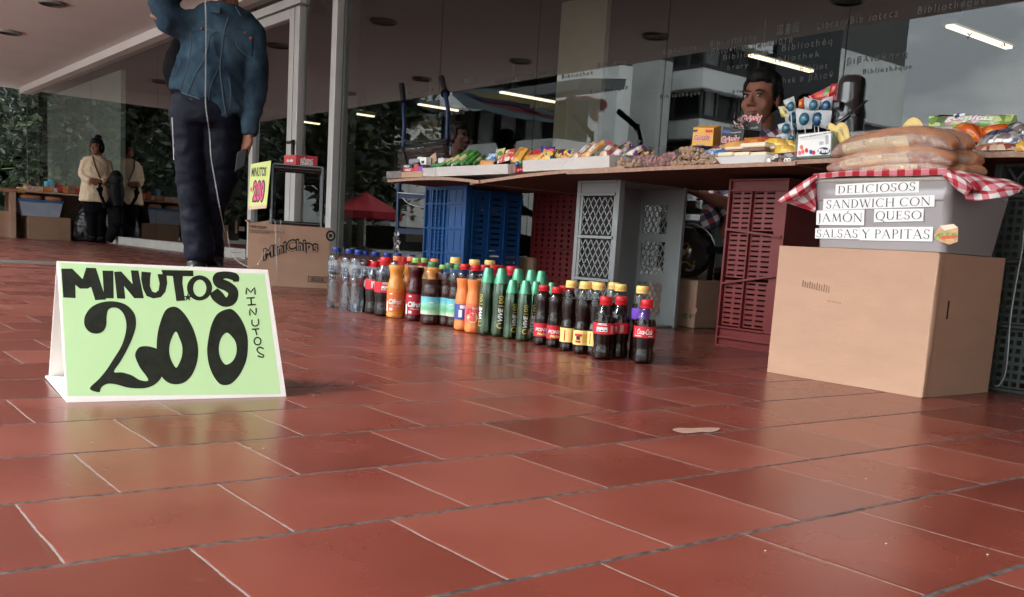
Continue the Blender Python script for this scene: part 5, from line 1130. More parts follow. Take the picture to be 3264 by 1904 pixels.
# dark crate at right edge
kX = 2.60; kY1 = AX(3150, 700, kX).y
kc = thing('dark_crate', 'very dark green plastic crate at the right edge behind the large brown box', 'crate', (kX, kY1 - .3, 0), 'plastic crates holding up the stall table')
mb = MB(); mb.box((kX, kY1 - .02, 0), (kX + .03, kY1, .6)); mb.box((kX, kY1 - .30, 0), (kX + .03, kY1 - .28, .6))
for z in (0, .17, .34, .51, .59): mb.box((kX + .002, kY1 - .2799, z), (kX + .026, kY1 - .0201, z + .01))
mb.build('rim', M_dgreen, kc, bevel=.003)
for z0 in (.012, .182, .352):
    mb = MB(); slotted(mb, (kX + .012, kY1 - .022, z0), (0, -1, 0), (0, 0, 1), .256, .155, 12, 7, .013, .013, -.004); mb.build('holed_panel', M_dgreen, kc)
mb = MB(); lattice(mb, (kX + .01, kY1 - .022, .522), (0, -1, 0), (0, 0, 1), .256, .066, .06, .006, .005); mb.build('mesh_panel', M_dgreen, kc)
mb = MB(); mb.box((kX + .031, kY1 - .006, 0), (kX + .38, kY1, .6)); mb.build('side_wall', M_dgreen, kc)
mb = MB(); mb.box((kX + .374, kY1 - .30, 0), (kX + .38, kY1 - .0061, .6)); mb.build('far_wall', M_dgreen, kc)  # solid back added so bright glass behind the slots stays hidden and dark
tw = MB(); P = [AX(x, y, kX - .03) for x, y in ((3264, 735), (3258, 800), (3240, 900), (3222, 1010), (3215, 1100), (3205, 1190), (3185, 1228), (3172, 1232))]; P[-1].z = max(.004, P[-1].z)
tw.tube(catmull(P, 4, False), .0016, 6); o = tw.build('twine', mat('pale_twine', (.35, .36, .34), .8), smooth=60); tag(o, 'pale twine hanging down beside the large brown box at the right edge', 'twine')
# flower box and painted helmet under the table
fX = 3.217; fYl = AX(2170, 1000, fX).y; fYr = AX(2215, 1000, fX).y; fz = AX(2215, 893, fX).z
fb = thing('flower_box', 'small cardboard box with printed pink roses under the table next to the grey crate', 'box', (fX, fYr, 0))
mb = MB(); mb.box((fX, fYr, 0), (fX + .22, fYr + .30, fz)); mb.build('carton', M_cb, fb, bevel=.005)
mb = MB(); 
for i, (a, b_) in enumerate(((2182, 985), (2200, 972), (2214, 990), (2150, 985), (2132, 978))):
    c = AX(a, b_, fX - .0008); r = .014
    for k in range(3): mb.add([c + Vector((-.0002 * k, (r - k * .0038) * math.cos(t_ * .63) * (1 + .15 * math.sin(3 * t_ * .63 + k)), (r - k * .0038) * math.sin(t_ * .63))) for t_ in range(10)], [tuple(range(10))], k % 2)
mb.build('rose_print', [mat('rose_pink', (.50, .20, .17), .8), mat('rose_light', (.58, .33, .26), .8)], fb, fixn=False)
mb = MB(); rg = random.Random(3)
for k in range(22): 
    c = AX(rg.uniform(2130, 2212), rg.uniform(1002, 1012), fX - .0011); u = Vector((0, rg.gauss(0, 1), rg.gauss(0, .5))).normalized() * .009; v = Vector((0, -u.z, u.y)) * .4; mb.add([c - u, c + v, c + u, c - v], [(0, 1, 2, 3)])
mb.build('leaf_print', mat('leaf_print_green', (.10, .14, .06), .8), fb, fixn=False)
hc = DP(2190, 800, (AX(2200, 800, fX + .12) - CO).dot(CF)); hc.z = fz + .125
hp = thing('painted_helmet', 'dark helmet with yellow, white and green graffiti swirls resting on the flower printed box', 'helmet', (hc.x, hc.y, fz))
mb = MB(); mb.ell(hc, (.125, .135, .125), 28); mb.build('shell', mat('helmet_shell', (.035, .037, .036), .12, coat=1), hp, smooth=80)
def on_ball(px, py, rr=1.01):
    d = ray(px, py); o_ = CO - hc; a = d.dot(d); b_ = 2 * o_.dot(d); c = o_.dot(o_) - (.128 * rr) ** 2; D_ = b_ * b_ - 4 * a * c
    return CO + d * ((-b_ - math.sqrt(max(0, D_))) / (2 * a))
for nm, cc, pts, w in (('yellow_swirl', (.40, .26, .05), ((2150, 830), (2180, 812), (2196, 790), (2188, 775), (2170, 790), (2158, 812)), .005), ('yellow_swirl', (.40, .26, .05), ((2160, 845), (2185, 835), (2205, 850), (2215, 830)), .004), ('white_swirl', (.33, .36, .38), ((2165, 822), (2176, 806), (2182, 795)), .010), ('white_swirl', (.30, .33, .35), ((2185, 860), (2205, 862), (2215, 845)), .011), ('green_swirl', (.05, .20, .04), ((2150, 868), (2162, 855), (2170, 870), (2158, 885)), .010), ('yellow_swirl', (.36, .30, .06), ((2100, 850), (2115, 835), (2128, 852)), .006), ('yellow_swirl', (.36, .30, .06), ((2110, 760), (2125, 745), (2140, 755)), .007)):
    mb = MB(); mb.tube(catmull([on_ball(*q) for q in pts], 4, False), [(w, .0025)] * ((len(pts) - 1) * 4 + 1), 8, ref=(CO - hc).normalized().cross(Vector((0, 0, 1)))); mb.build(nm, mat(nm, cc, .25), hp, smooth=80)
mb = MB(); q = AX(1643, 840, 3.2); mb.box((3.2, AX(1700, 840, 3.2).y, 0), (3.42, AX(1601, 840, 3.2).y, AX(1643, 818, 3.2).z)); o = mb.build('small_carton', M_cbd, bevel=.003); tag(o, 'small plain cardboard box behind the bottles between the blue and dark red crates', 'box'); OFF[o] = Vector((0, 0, 0))
mb = MB(); mb.box((3.197, q.y - .022, q.z - .022), (3.1985, q.y + .018, q.z + .022)); mb.build('white_sticker', M_paper, o)
# ---------------------------------------------------------------- goods on the stall table
def face(px, X): return [AX(x, y, X) for x, y in px]
def pxbox(name, label, cat, x0, x1, y0, y1, X, depth, m, group=None, par=None, top=True, slant=0):
    """carton whose front face fills photo x0..x1, y0..y1 at distance X"""
    a = AX(x0, (y0 + y1) / 2, X); b = AX(x1, (y0 + y1) / 2, X); zt_ = (AX(x0, y0, X).z + AX(x1, y0, X).z) / 2; zb_ = (AX(x0, y1, X).z + AX(x1, y1, X).z) / 2
    t = thing(name, label, cat, (X, (a.y + b.y) / 2, zb_), group)
    mb = MB(); mb.box((X, b.y, zb_), (X + depth, a.y, zt_)); mb.build('carton', m, t, bevel=.0015)
    t['_f'] = 0; del t['_f']; return t, (X, a.y, b.y, zb_, zt_)
def ftext(s, par, X, px, py, w, h, m, shear=0, bold=.0, lift=.001, rot=0, nm='print'):
    c = AX(px, py, X); pm = FPX / ((c - CO).dot(CF)); vf = tx(s, w / pm / .72, h / pm, shear=shear, bold=bold)
    if rot: ca, sa = math.cos(rot), math.sin(rot); vf = [Vector((v.x * ca - v.y * sa, v.x * sa + v.y * ca, 0)) for v in vf[0]], vf[1]
    mb = MB(); on_plane(mb, vf, c, (0, -1, 0), (0, 0, 1), lift=0); 
    for v in mb.v: v.x -= lift
    return mb.build(nm, m, par, fixn=False)
def frect(par, X, pts, m, lift=.0008, nm='print'):
    P = face(pts, X); mb = MB(); mb.add([p - Vector((lift, 0, 0)) for p in P], [tuple(range(len(P)))]); return mb.build(nm, m, par, fixn=False)
def pk(label, c, X, th, m, lean=0.0, name='snack_packet', cat='snack', group=None, text=None, tm=None, n=7, crimp=True, back=0.0):
    """film packet: four photo corners TL,TR,BR,BL; bulging both ways"""
    TL, TR, BR, BL = [AX(x, y, X + (lean if i < 2 else 0)) for i, (x, y) in enumerate(c)]
    t = thing(name, label, cat, tuple((BL + BR) / 2), group)
    nrm = (TR - TL).cross(TL - BL).normalized(); nrm = nrm if nrm.x < 0 else -nrm
    rg = random.Random(int(c[0][0] * 7 + c[0][1])); mb = MB()
    F, B_ = [], []
    for i in range(n + 1):
        v = i / n; rf, rb = [], []
        for j in range(n + 1):
            u = j / n; p = TL.lerp(TR, u).lerp(BL.lerp(BR, u), v)
            e = max(0, 1 - (2 * u - 1) ** 2) ** .5 * max(0, 1 - (2 * v - 1) ** 2) ** .5 * (1 + rg.uniform(-.14, .14))
            rf.append(p + nrm * th * e); rb.append(p - nrm * th * e * .8)
        F.append(rf); B_.append(rb)
    mb.grid(F); mb.grid([list(reversed(r_)) for r_ in B_])
    o = mb.build('film', m, t, smooth=70, fixn=False)
    if crimp:
        mb = MB(); w_ = .14
        for a, b_, d in ((TL, BL, TL - TR), (TR, BR, TR - TL)):
            d = d * w_ * .5; mb.add([a, b_, b_ + d + nrm * .001, a + d + nrm * .001], [(0, 1, 2, 3)])
        oo = mb.build('crimped_end', m, t, fixn=False); sm = oo.modifiers.new('s', 'SOLIDIFY'); sm.thickness = .0008
    if text:
        C_ = (TL + TR + BL + BR) / 4; ux = ((TR - TL) + (BR - BL)).normalized(); uy = ((TL - BL) + (TR - BR)).normalized(); uy = (uy - ux * uy.dot(ux)).normalized()
        w = ((TR - TL).length + (BR - BL).length) / 2; h = ((TL - BL).length + (TR - BR).length) / 2
        vf = tx(text, w * .62, h * .42, shear=.2, bold=.03); mb = MB(); n0 = nrm
        mb.add([C_ + ux * v.x + uy * v.y + n0 * (th * 1.12 * max(0, 1 - (2 * v.x / w) ** 2) ** .5 * max(0, 1 - (2 * v.y / h) ** 2) ** .5 + .001) for v in vf[0]], vf[1]); mb.build('print', tm or P_white, o, fixn=False)
    return t
PG = 'snack packets on the stall table'
M_tray = mat('tray_card', (.62, .57, .54), .5, var=.05, bump=.0008, bs=40)
M_trayw = clear_mat('tray_film', k=1.8, rough=.1, bump=.003, bs=40)
def tray(label, x0, x1, ya0, ya1, yb0, yb1, X, depth, rimd=.003):
    """open shallow tray: front face from (x0, ya0..yb0) to (x1, ya1..yb1)"""
    a0, a1, b0, b1 = AX(x0, ya0, X), AX(x1, ya1, X), AX(x0, yb0, X), AX(x1, yb1, X); D_ = Vector((depth, 0, 0)); t = thing('display_tray', label, 'tray', tuple((b0 + b1) / 2), 'pale card display trays')
    mb = MB(); tk = Vector((rimd, 0, 0))
    mb.add([a0, a1, b1, b0, a0 + tk, a1 + tk, b1 + tk, b0 + tk], [(0, 1, 2, 3), (7, 6, 5, 4), (0, 4, 5, 1), (1, 5, 6, 2), (2, 6, 7, 3), (3, 7, 4, 0)])
    e = Vector((0, rimd, 0))
    for a, b_, s_ in ((a0, b0, -1), (a1, b1, 1)):
        mb.add([a + tk, a + D_, b_ + D_, b_ + tk, a + tk + e * s_, a + D_ + e * s_, b_ + D_ + e * s_, b_ + tk + e * s_], [(0, 1, 2, 3), (7, 6, 5, 4), (0, 4, 5, 1), (1, 5, 6, 2), (2, 6, 7, 3), (3, 7, 4, 0)])
    up_ = Vector((0, 0, .002)); mb.add([b0 + tk + up_, b1 + tk + up_, b1 + D_ + up_, b0 + D_ + up_], [(0, 1, 2, 3)])
    mb.build('tray_wall', M_tray, t)
    f = [a0.lerp(a1, i / 14) for i in range(15)]; g = [b0.lerp(b1, i / 14) for i in range(15)]; mb = MB(); mb.grid([[p - Vector((.0015, 0, 0)) for p in f], [p - Vector((.0022, 0, 0)) for p in [x.lerp(y, .5) for x, y in zip(f, g)]], [p - Vector((.0015, 0, 0)) for p in g]]); mb.build('film', M_trayw, t, smooth=80)
    return t
XT = TF + .03
tray('long pale tray on the left, full of green rolls and bright packets', 1390, 1618, 533, 523, 563, 554, XT, .20)
tray('long pale tray in the middle, full of peanut packets', 1666, 1942, 512, 496, 548, 534, XT, .22)
tray('short pale tray between the small carton and the left long tray', 1347, 1388, 536, 534, 563, 563, XT, .16)
t, _ = pxbox('small_carton', 'small open brown carton holding cough drop packs at the left end of the table', 'carton', 1279, 1345, 547, 566, XT, .12, M_cb)
o = pxbox('wrapped_slab', 'grey film wrapped slab at the far left end of the table', 'slab', 1231, 1278, 546, 569, XT + .02, .14, mat('grey_wrapped', (.16, .135, .125), .3, var=.4, vs=30, bump=.002, bs=60))[0]
P_hb = print_mat('cough_black', [(.015, .015, .02)], 30); P_hr = print_mat('cough_red', [(.45, .01, .03)], 30); P_hp = print_mat('cough_purple', [(.18, .04, .28)], 30)
for i, (x0, x1, y0, y1, m, tt_) in enumerate(((1281, 1312, 525, 536, P_hb, 'HALLS'), (1284, 1316, 536, 547, P_hr, 'HALLS'), (1318, 1332, 524, 547, P_hr, ''), (1333, 1347, 530, 547, P_hp, ''), (1315, 1330, 518, 526, P_hb, ''))):
    t, _ = pxbox('cough_drop_pack', ['black cough drop pack with white letters on top of a red one', 'red cough drop pack with white letters under the black one', 'upright red cough drop pack in the small carton', 'purple cough drop pack next to the short pale tray', 'small black pack lying on the cough drops'][i], 'candy pack', x0, x1, y0, y1, XT + .006, .02, m, 'cough drop packs')
    if tt_: ftext(tt_, t, XT + .006, (x0 + x1) / 2, (y0 + y1) / 2, (x1 - x0) * .8, 7, P_white, shear=.3, bold=.03)
for i, (x0, x1, y0, y1, m) in enumerate(((1303, 1334, 507, 522, mat('cig_grey', (.24, .24, .26), .35)), (1338, 1358, 502, 526, P_white), (1330, 1342, 500, 512, P_white), (1396, 1414, 504, 520, mat('cig_white', (.6, .58, .58), .4)), (1416, 1434, 508, 522, mat('cig_pink', (.45, .3, .3), .4)), (1372, 1402, 522, 532, mat('mint_green', (.05, .22, .06), .4)))):
    t, _ = pxbox('cigarette_box', ['grey cigarette box leaning left', 'white flip top box with a dark opening', 'small white box end behind the flip top', 'white pack right of the upright cardboard flap', 'pinkish pack left of the green rolls', 'green topped pack lying behind the short tray'][i] + ' on the left end of the table', 'box', x0, x1, y0, y1, XT + .05 + i * .002, .03, m, 'small boxes at the left end of the table')
    if i == 1: frect(t, XT + .052, ((1343, 513), (1353, 513), (1352, 521), (1344, 521)), P_black)
mb = MB(); P = face(((1362, 506), (1388, 486), (1391, 512), (1383, 522), (1364, 522)), XT + .09); mb.prism(P, (.003, 0, 0)); o = mb.build('cardboard_flap', M_cb); tag(o, 'upright torn cardboard flap sticking up behind the short tray', 'cardboard')
# green rolls
M_gr = print_mat('biscuit_green', [(.05, .22, .035), (.04, .16, .03), (.07, .28, .05)], 22, seed=2)
for i, (x0, y0, x1, y1, w_) in enumerate(((1405, 528, 1470, 494, 7), (1425, 528, 1490, 485, 8), (1450, 528, 1508, 480, 9), (1470, 527, 1522, 478, 8), (1488, 526, 1530, 490, 7), (1510, 525, 1546, 496, 7), (1440, 528, 1476, 512, 5))):
    a, b_ = AX(x0, y0, XT + .02), AX(x1, y1, XT + .10); r = w_ * (a - CO).dot(CF) / FPX
    t = thing('biscuit_roll', ['first leaning green roll at the left', 'second leaning green roll with tan band', 'third green roll, one of the tallest', 'fourth green roll with torn green tip', 'fifth green roll behind the fourth', 'last green roll before the blue packet', 'short pale roll lying under the green ones'][i], 'biscuit roll', tuple(a), 'green biscuit rolls in the left tray')
    mb = MB(); mb.tube([a, a.lerp(b_, .05), a.lerp(b_, .9), b_], [r * .7, r, r, r * .5], 12); mb.build('film', M_gr if i != 6 else M_tray, t, smooth=50)
    mb = MB(); mb.tube([a.lerp(b_, .28), a.lerp(b_, .62)], r * 1.02, 12); mb.build('tan_band', mat('tan_band', (.50, .38, .20), .4), t, smooth=50) if i in (0, 1, 2, 5) else None
S_ = print_mat
mblue = S_('pk_blue', [(.03, .16, .42), (.05, .25, .55), (.6, .62, .65)], 22, seed=1); mgy = S_('pk_green_yellow', [(.10, .22, .05), (.55, .48, .10), (.7, .68, .5), (.12, .25, .06)], 26, seed=4)
mwr = S_('pk_white_red', [(.70, .62, .55), (.6, .08, .05), (.75, .68, .6)], 22, seed=6); morg = S_('pk_orange', [(.62, .30, .05), (.70, .36, .06), (.45, .20, .04)], 14, seed=3)
mnavy = S_('pk_navy', [(.015, .03, .20), (.02, .04, .26)], 14, seed=5); myb = S_('pk_yellow_blue', [(.72, .50, .10), (.03, .05, .25), (.72, .50, .10), (.6, .05, .03)], 20, seed=8)
mdark = S_('pk_dark', [(.03, .02, .05), (.10, .02, .04), (.5, .4, .12), (.03, .02, .06)], 20, seed=9); mred = S_('pk_red', [(.5, .03, .03), (.35, .01, .02), (.6, .2, .1)], 20, seed=10)
mpea = S_('pk_peanut', [(.25, .05, .04), (.50, .33, .22), (.62, .44, .30), (.32, .14, .08)], 55, seed=11, kind='vor'); mpur = S_('pk_purple_peanut', [(.62, .58, .60), (.14, .04, .20), (.55, .38, .26), (.66, .6, .62)], 30, seed=12)
morc = S_('pk_orange_choc', [(.55, .10, .02), (.60, .22, .04), (.16, .04, .02)], 16, seed=13); mwaf = S_('pk_wafer', [(.70, .38, .12), (.65, .30, .08), (.45, .12, .04)], 16, seed=14); mye = S_('pk_yellow', [(.70, .44, .05), (.74, .52, .14), (.62, .35, .05)], 18, seed=15)
mgom = S_('pk_gummy', [(.16, .28, .06), (.42, .52, .16), (.55, .60, .28), (.10, .14, .06), (.55, .25, .30)], 38, seed=16, kind='vor'); msil = S_('pk_silver', [(.55, .56, .58), (.16, .18, .22), (.7, .7, .72), (.3, .25, .24)], 18, seed=17, metal=.6, rough=.18, bump=.0015); mong = S_('pk_deep_orange', [(.62, .13, .015), (.55, .09, .01), (.66, .22, .03)], 10, seed=18)
pk('blue and white packet leaning in the left tray', ((1562, 490), (1584, 484), (1570, 520), (1546, 522)), XT + .04, .010, mblue, .04, group=PG, text='CLUB')
pk('green and yellow packet behind the blue one', ((1586, 476), (1610, 472), (1600, 506), (1575, 508)), XT + .07, .010, mgy, .03, group=PG)
pk('cream packet with red letters in the left tray', ((1592, 497), (1636, 483), (1640, 506), (1588, 522)), XT + .03, .010, mwr, .03, group=PG, text='MAX', tm=P_orange)
pk('small orange striped packet low in the left tray', ((1536, 512), (1575, 512), (1568, 527), (1532, 528)), XT + .015, .008, mwaf, .02, group=PG)
pk('white packet with red swirl behind the cream packet', ((1608, 480), (1640, 474), (1632, 498), (1604, 500)), XT + .09, .009, mwr, .02, group=PG)
pk('orange carton packet with white oval standing in the left tray', ((1658, 468), (1684, 474), (1652, 522), (1626, 514)), XT + .03, .012, morg, .05, group=PG, crimp=False)
pk('second orange packet behind the one with white oval', ((1680, 474), (1696, 478), (1678, 515), (1660, 512)), XT + .06, .011, morg, .04, group=PG, crimp=False)
frect(bpy.data.objects[-1] if False else thing('oval_sticker', 'white oval mark on the orange carton packet', 'mark', tuple(AX(1650, 487, XT + .04))), XT + .022, [(1650 + 9 * math.cos(a * .52) + 3 * math.sin(a * .52), 488 + 13 * math.sin(a * .52)) for a in range(12)], P_white) if False else None
pk('red and dark packet at the left end of the middle tray', ((1690, 482), (1722, 476), (1718, 502), (1686, 506)), XT + .09, .010, mred, .02, group=PG)
pk('tan packet with red letters low in the middle tray', ((1684, 497), (1720, 492), (1716, 510), (1680, 514)), XT + .03, .009, mwaf, .02, group=PG)
pk('navy packet sticking up behind the yellow and red one', ((1728, 466), (1768, 468), (1766, 500), (1728, 500)), XT + .09, .010, mnavy, .02, group=PG)
pk('yellow packet with red arc and dark letters in the middle tray', ((1738, 476), (1770, 478), (1752, 507), (1712, 509)), XT + .03, .011, myb, .03, group=PG, text='CHEN', tm=P_yel)
pk('red circle wrapper on top of the yellow packet', ((1736, 474), (1764, 474), (1762, 486), (1734, 486)), XT + .05, .008, mred, .0, group=PG)
pk('dark purple packet between the navy and the peanut packets', ((1768, 476), (1800, 476), (1796, 505), (1764, 505)), XT + .06, .010, mdark, .02, group=PG)
pk('yellow and teal packet before the peanut packets', ((1796, 478), (1826, 476), (1822, 502), (1788, 505)), XT + .07, .010, myb, .02, group=PG)
pk('orange flecked wrapper low before the peanut packets', ((1786, 496), (1812, 494), (1808, 506), (1782, 508)), XT + .03, .007, mwaf, .01, group=PG)
pk('left long peanut packet leaning in the middle tray', ((1895, 452), (1908, 466), (1842, 503), (1816, 502)), XT + .04, .014, mpea, .06, group=PG, text='MANI')
pk('tan tipped long peanut packet leaning in the middle tray', ((1924, 446), (1930, 460), (1875, 500), (1846, 500)), XT + .03, .015, mwaf, .06, group=PG, text='Mani', tm=P_white)
pk('brown peanut packet with orange corner', ((1952, 458), (1980, 466), (1935, 497), (1905, 497)), XT + .05, .014, mpea, .05, group=PG, text='Mani')
pk('purple and white peanut packet, left one', ((2005, 448), (2018, 462), (1975, 495), (1946, 496)), XT + .03, .014, mpur, .06, group=PG, text='Mani', tm=P_black)
pk('purple and white peanut packet, right one', ((2050, 462), (2060, 472), (2020, 496), (1985, 496)), XT + .04, .014, mpur, .05, group=PG)
pk('black packet behind the purple peanut packets', ((2056, 476), (2086, 480), (2070, 500), (2040, 498)), XT + .08, .012, mdark, .03, group=PG)
for i, (x, y) in enumerate(((1932, 448), (2028, 445), (2066, 466))):
    P = face(((x, y), (x + 18, y + 4), (x + 4, y + 16)), XT + .09); mb = MB(); mb.prism(P, (.002, 0, 0)); o = mb.build('foil_corner', P_crim if i == 0 else P_black); tag(o, ['dark red foil corner above the tan peanut packet', 'black foil corner above the left purple packet', 'black foil corner above the right purple packet'][i], 'foil', 'foil corners above the peanut packets')
# lollipops between the trays
for i, (x, y, c, r) in enumerate(((1648, 523, (.02, .12, .35), 9), (1660, 517, (.05, .30, .06), 7), (1654, 544, (.55, .01, .02), 9), (1662, 542, (.5, .01, .03), 7))):
    p = AX(x, y, XT - .002 + i * .001); rr_ = r * (p - CO).dot(CF) / FPX; mb = MB(); mb.ell(p, (rr_ * .8, rr_, rr_), 12); o = mb.build('candy', mat('candy%d' % i if False else ['candy_blue', 'candy_green', 'candy_red', 'candy_crimson'][i], c, .1, coat=1), smooth=80); tag(o, ['round blue candy between the two long trays', 'round green candy beside the blue one', 'round red candy on the table edge between the trays', 'small red candy touching the middle tray'][i], 'candy', 'round candies between the trays')
pxbox('pinkish_carton', 'translucent pinkish box end between the left tray and the candies', 'box', 1620, 1643, 524, 553, XT + .02, .1, mat('pinkish_box', (.30, .15, .14), .3))
# loose peanuts in clear bags
M_film2 = clear_mat('bag_film', k=1.9, rough=.1, bump=.006, bs=45, body=.05, bodycol=(.8, .7, .75))
M_nutA = mat('peanut_tan', (.46, .27, .15), .5, var=.25, vs=40); M_nutB = mat('peanut_pink', (.36, .14, .12), .5, var=.3, vs=40)
def nutbag(label, x0, x1, y0, y1, X, m, seed, r=6):
    a, b_ = AX(x0, y1, X), AX(x1, y0, X); rg = random.Random(seed); cy_, cz_ = (a.y + b_.y) / 2, (a.z + b_.z) / 2; ry, rz = abs(a.y - b_.y) / 2, abs(b_.z - a.z) / 2
    t = thing('peanut_bag', label, 'bag of peanuts', (X, cy_, a.z), 'clear bags of loose peanuts')
    mb = MB(); rr_ = r * (a - CO).dot(CF) / FPX
    for k in range(46):
        u, v = rg.uniform(-1, 1), rg.uniform(-1, 1)
        if abs(u) + abs(v) > 1.45: continue
        q = Quat(rg); mb.ell((X + .02 - .018 * (1 - u * u) ** .5 + rg.uniform(0, .012), cy_ + u * ry * .88, cz_ + v * rz * .78), (rr_ * .75, rr_ * rg.uniform(1.0, 1.7), rr_ * .8), 8, rot=q)
    o = mb.build('peanuts', m, t, smooth=80); o['kind'] = 'stuff'
    mb = MB(); mb.ell((X + .02, cy_, cz_), (.032, ry * 1.05, rz * 1.08), 18)
    for v in mb.v:
        k = noise.noise(v * 40) * .004; v.x += k; v.z += k
        v.z = max(v.z, a.z + .0005)
    mb.build('bag_film', M_film2, t, smooth=60)
def Quat(rg): return Matrix.Rotation(rg.uniform(0, 3), 3, 'X') @ Matrix.Rotation(rg.uniform(-.6, .6), 3, 'Z')
for i, (x0, x1, y0, y1, dx, m) in enumerate(((1950, 2040, 500, 538, 0, M_nutA), (2000, 2090, 490, 522, .04, M_nutB), (2035, 2130, 498, 536, .01, M_nutB), (2090, 2165, 482, 520, .04, M_nutB), (2120, 2190, 508, 534, .0, M_nutA), (2140, 2230, 466, 492, .05, M_nutA), (2150, 2255, 484, 510, .03, M_nutA), (2185, 2282, 506, 528, .005, M_nutA), (2215, 2300, 490, 512, .03, M_nutA))):
    nutbag(['leftmost bag of tan peanuts touching the middle tray', 'pink peanuts bag behind the leftmost one', 'pinkish peanuts bag in front, second from the left', 'reddish peanuts bag piled at the back', 'small tan peanuts bag at the front edge', 'topmost bag of tan peanuts left of the orange carton', 'tan peanuts bag under the topmost one', 'front bag of tan peanuts beside the white foam tray', 'tan peanuts bag behind the foam tray\'s left end'][i], x0, x1, y0, y1, XT + dx, m, i, 6)
# cartons with red lettering
M_or = mat('orange_carton', (.70, .36, .06), .45, var=.04); M_bk = mat('black_carton', (.022, .021, .021), .35, var=.1)
M_ord = mat('orange_carton_side', (.42, .19, .04), .5)
def grissly(t, X, x, y, w, h):
    ftext('Grissly', t, X, x, y, w * 1.06, h * 1.12, P_white, bold=.06, lift=.0012, nm='white_outline'); ftext('Grissly', t, X, x, y, w, h, P_red, bold=.015, lift=.0024, nm='red_lettering')
def stand_box(label, tl, tr, br, bl, sr, X, m, depth, y_side):
    """upright carton seen at an angle: front quad + right side"""
    F_ = [AX(*tl, X), AX(*tr, X), AX(*br, X), AX(*bl, X)]; t = thing('candy_carton', label, 'carton', tuple((F_[2] + F_[3]) / 2))
    S = [AX(*q, X + depth) for q in y_side]; mb = MB(); d = Vector((depth, 0, 0))
    mb.add(F_ + [F_[0] + (S[0] - F_[1]), S[0], S[1], F_[3] + (S[1] - F_[2])], [(0, 1, 2, 3), (1, 5, 6, 2), (0, 4, 5, 1), (4, 7, 6, 5), (3, 7, 4, 0), (3, 2, 6, 7)]); mb.build('carton', m, t); return t
XB = TF + .20
t = stand_box('orange candy carton with red lettering between the peanuts and the black carton', (2211, 407), (2275, 408), (2271, 466), (2205, 464), None, XB, M_or, .07, ((2300, 400), (2296, 466)))
grissly(t, XB, 2239, 441, 47, 24); frect(t, XB, ((2249, 414), (2272, 414), (2272, 423), (2249, 423)), P_red); frect(t, XB, ((2210, 415), (2225, 413), (2223, 420), (2210, 422)), P_navy); ftext('dona', t, XB, 2232, 463, 28, 6, P_purple, bold=.02)
t = stand_box('black candy carton with red lettering right of the orange carton', (2305, 406), (2373, 414), (2364, 470), (2295, 462), None, XB - .02, M_bk, .09, ((2422, 416), (2418, 470)))
grissly(t, XB - .02, 2328, 447, 52, 25); frect(t, XB - .02, ((2304, 415), (2326, 416), (2330, 421), (2325, 427), (2303, 424)), P_blue); ftext('sour gummies', t, XB - .02, 2346, 423, 30, 5, P_white)
t = thing('carton_lid', 'raised black carton lid with big red and white lettering in front of the vendor\'s chin', 'carton lid', tuple(AX(2395, 415, XB + .03)))
mb = MB(); P = face(((2366, 378), (2385, 366), (2424, 372), (2428, 392), (2424, 418), (2372, 414)), XB + .03); mb.prism([p + Vector((.001, 0, 0)) for p in P], (.003, 0, 0)); mb.build('card', M_bk, t)
grissly(t, XB + .03, 2396, 380, 56, 26); ftext('rush', t, XB + .03, 2406, 407, 20, 8, P_grey)
rg = random.Random(4); mb = MB()
for k in range(26):
    c = AX(rg.uniform(2335, 2392), rg.uniform(384, 412), XB + .02 + rg.uniform(-.02, .02)); s_ = .009; mb.add([c + Vector((rg.gauss(0, s_ * .5), rg.gauss(0, s_), rg.gauss(0, s_))) for _ in range(4)], [(0, 1, 2), (0, 2, 3)])
o = mb.build('shiny_wrappers', S_('pk_dark_foil', [(.02, .02, .02), (.25, .22, .22), (.12, .03, .02)], 60, seed=19, metal=.7, rough=.15), fixn=False); tag(o, 'crumpled dark shiny wrappers spilling out of the black carton', 'wrappers')
# wafers, foam tray, small rolls
pk('blue and white wrapper lying left of the foam tray', ((2235, 482), (2318, 472), (2310, 492), (2250, 496)), XT + .06, .008, mblue, .05, group=PG, text='Trop')
pk('long orange wafer packet above the foam tray, left end', ((2300, 462), (2385, 448), (2392, 474), (2310, 484)), XT + .10, .014, mwaf, .04, group=PG)
pk('orange and brown wafer packet in the middle of the pile', ((2378, 440), (2450, 442), (2452, 470), (2380, 470)), XT + .09, .014, morc, .04, group=PG)
pk('flat red wafer packet at the back of the pile', ((2370, 442), (2480, 438), (2490, 448), (2372, 452)), XT + .14, .008, mred, .02, group=PG)
pk('yellow wafer packet at the right of the pile', ((2440, 446), (2505, 445), (2516, 470), (2448, 470)), XT + .08, .014, mye, .03, group=PG)
pk('lower yellow wafer packet under the other one', ((2455, 470), (2530, 462), (2535, 484), (2470, 490)), XT + .06, .012, mye, .03, group=PG)
pk('yellow wafer packet end next to the clear candy box', ((2506, 448), (2535, 450), (2535, 470), (2512, 468)), XT + .09, .010, mye, .02, group=PG)
M_foam = mat('white_foam', (.74, .73, .73), .6, var=.02)
a, b_ = AX(2272, 500, XT), AX(2452, 500, XT); zb_ = AX(2360, 521, XT).z; zt2 = AX(2360, 497, XT).z
ft = thing('foam_tray', 'white foam tray of cream filled cakes near the table edge', 'foam tray', (XT + .06, (a.y + b_.y) / 2, zb_))
mb = MB(); 
def rect_ring(y0, y1, x0, x1, z, r=.018): return rring(y0, y1, x0, x1, z, r)
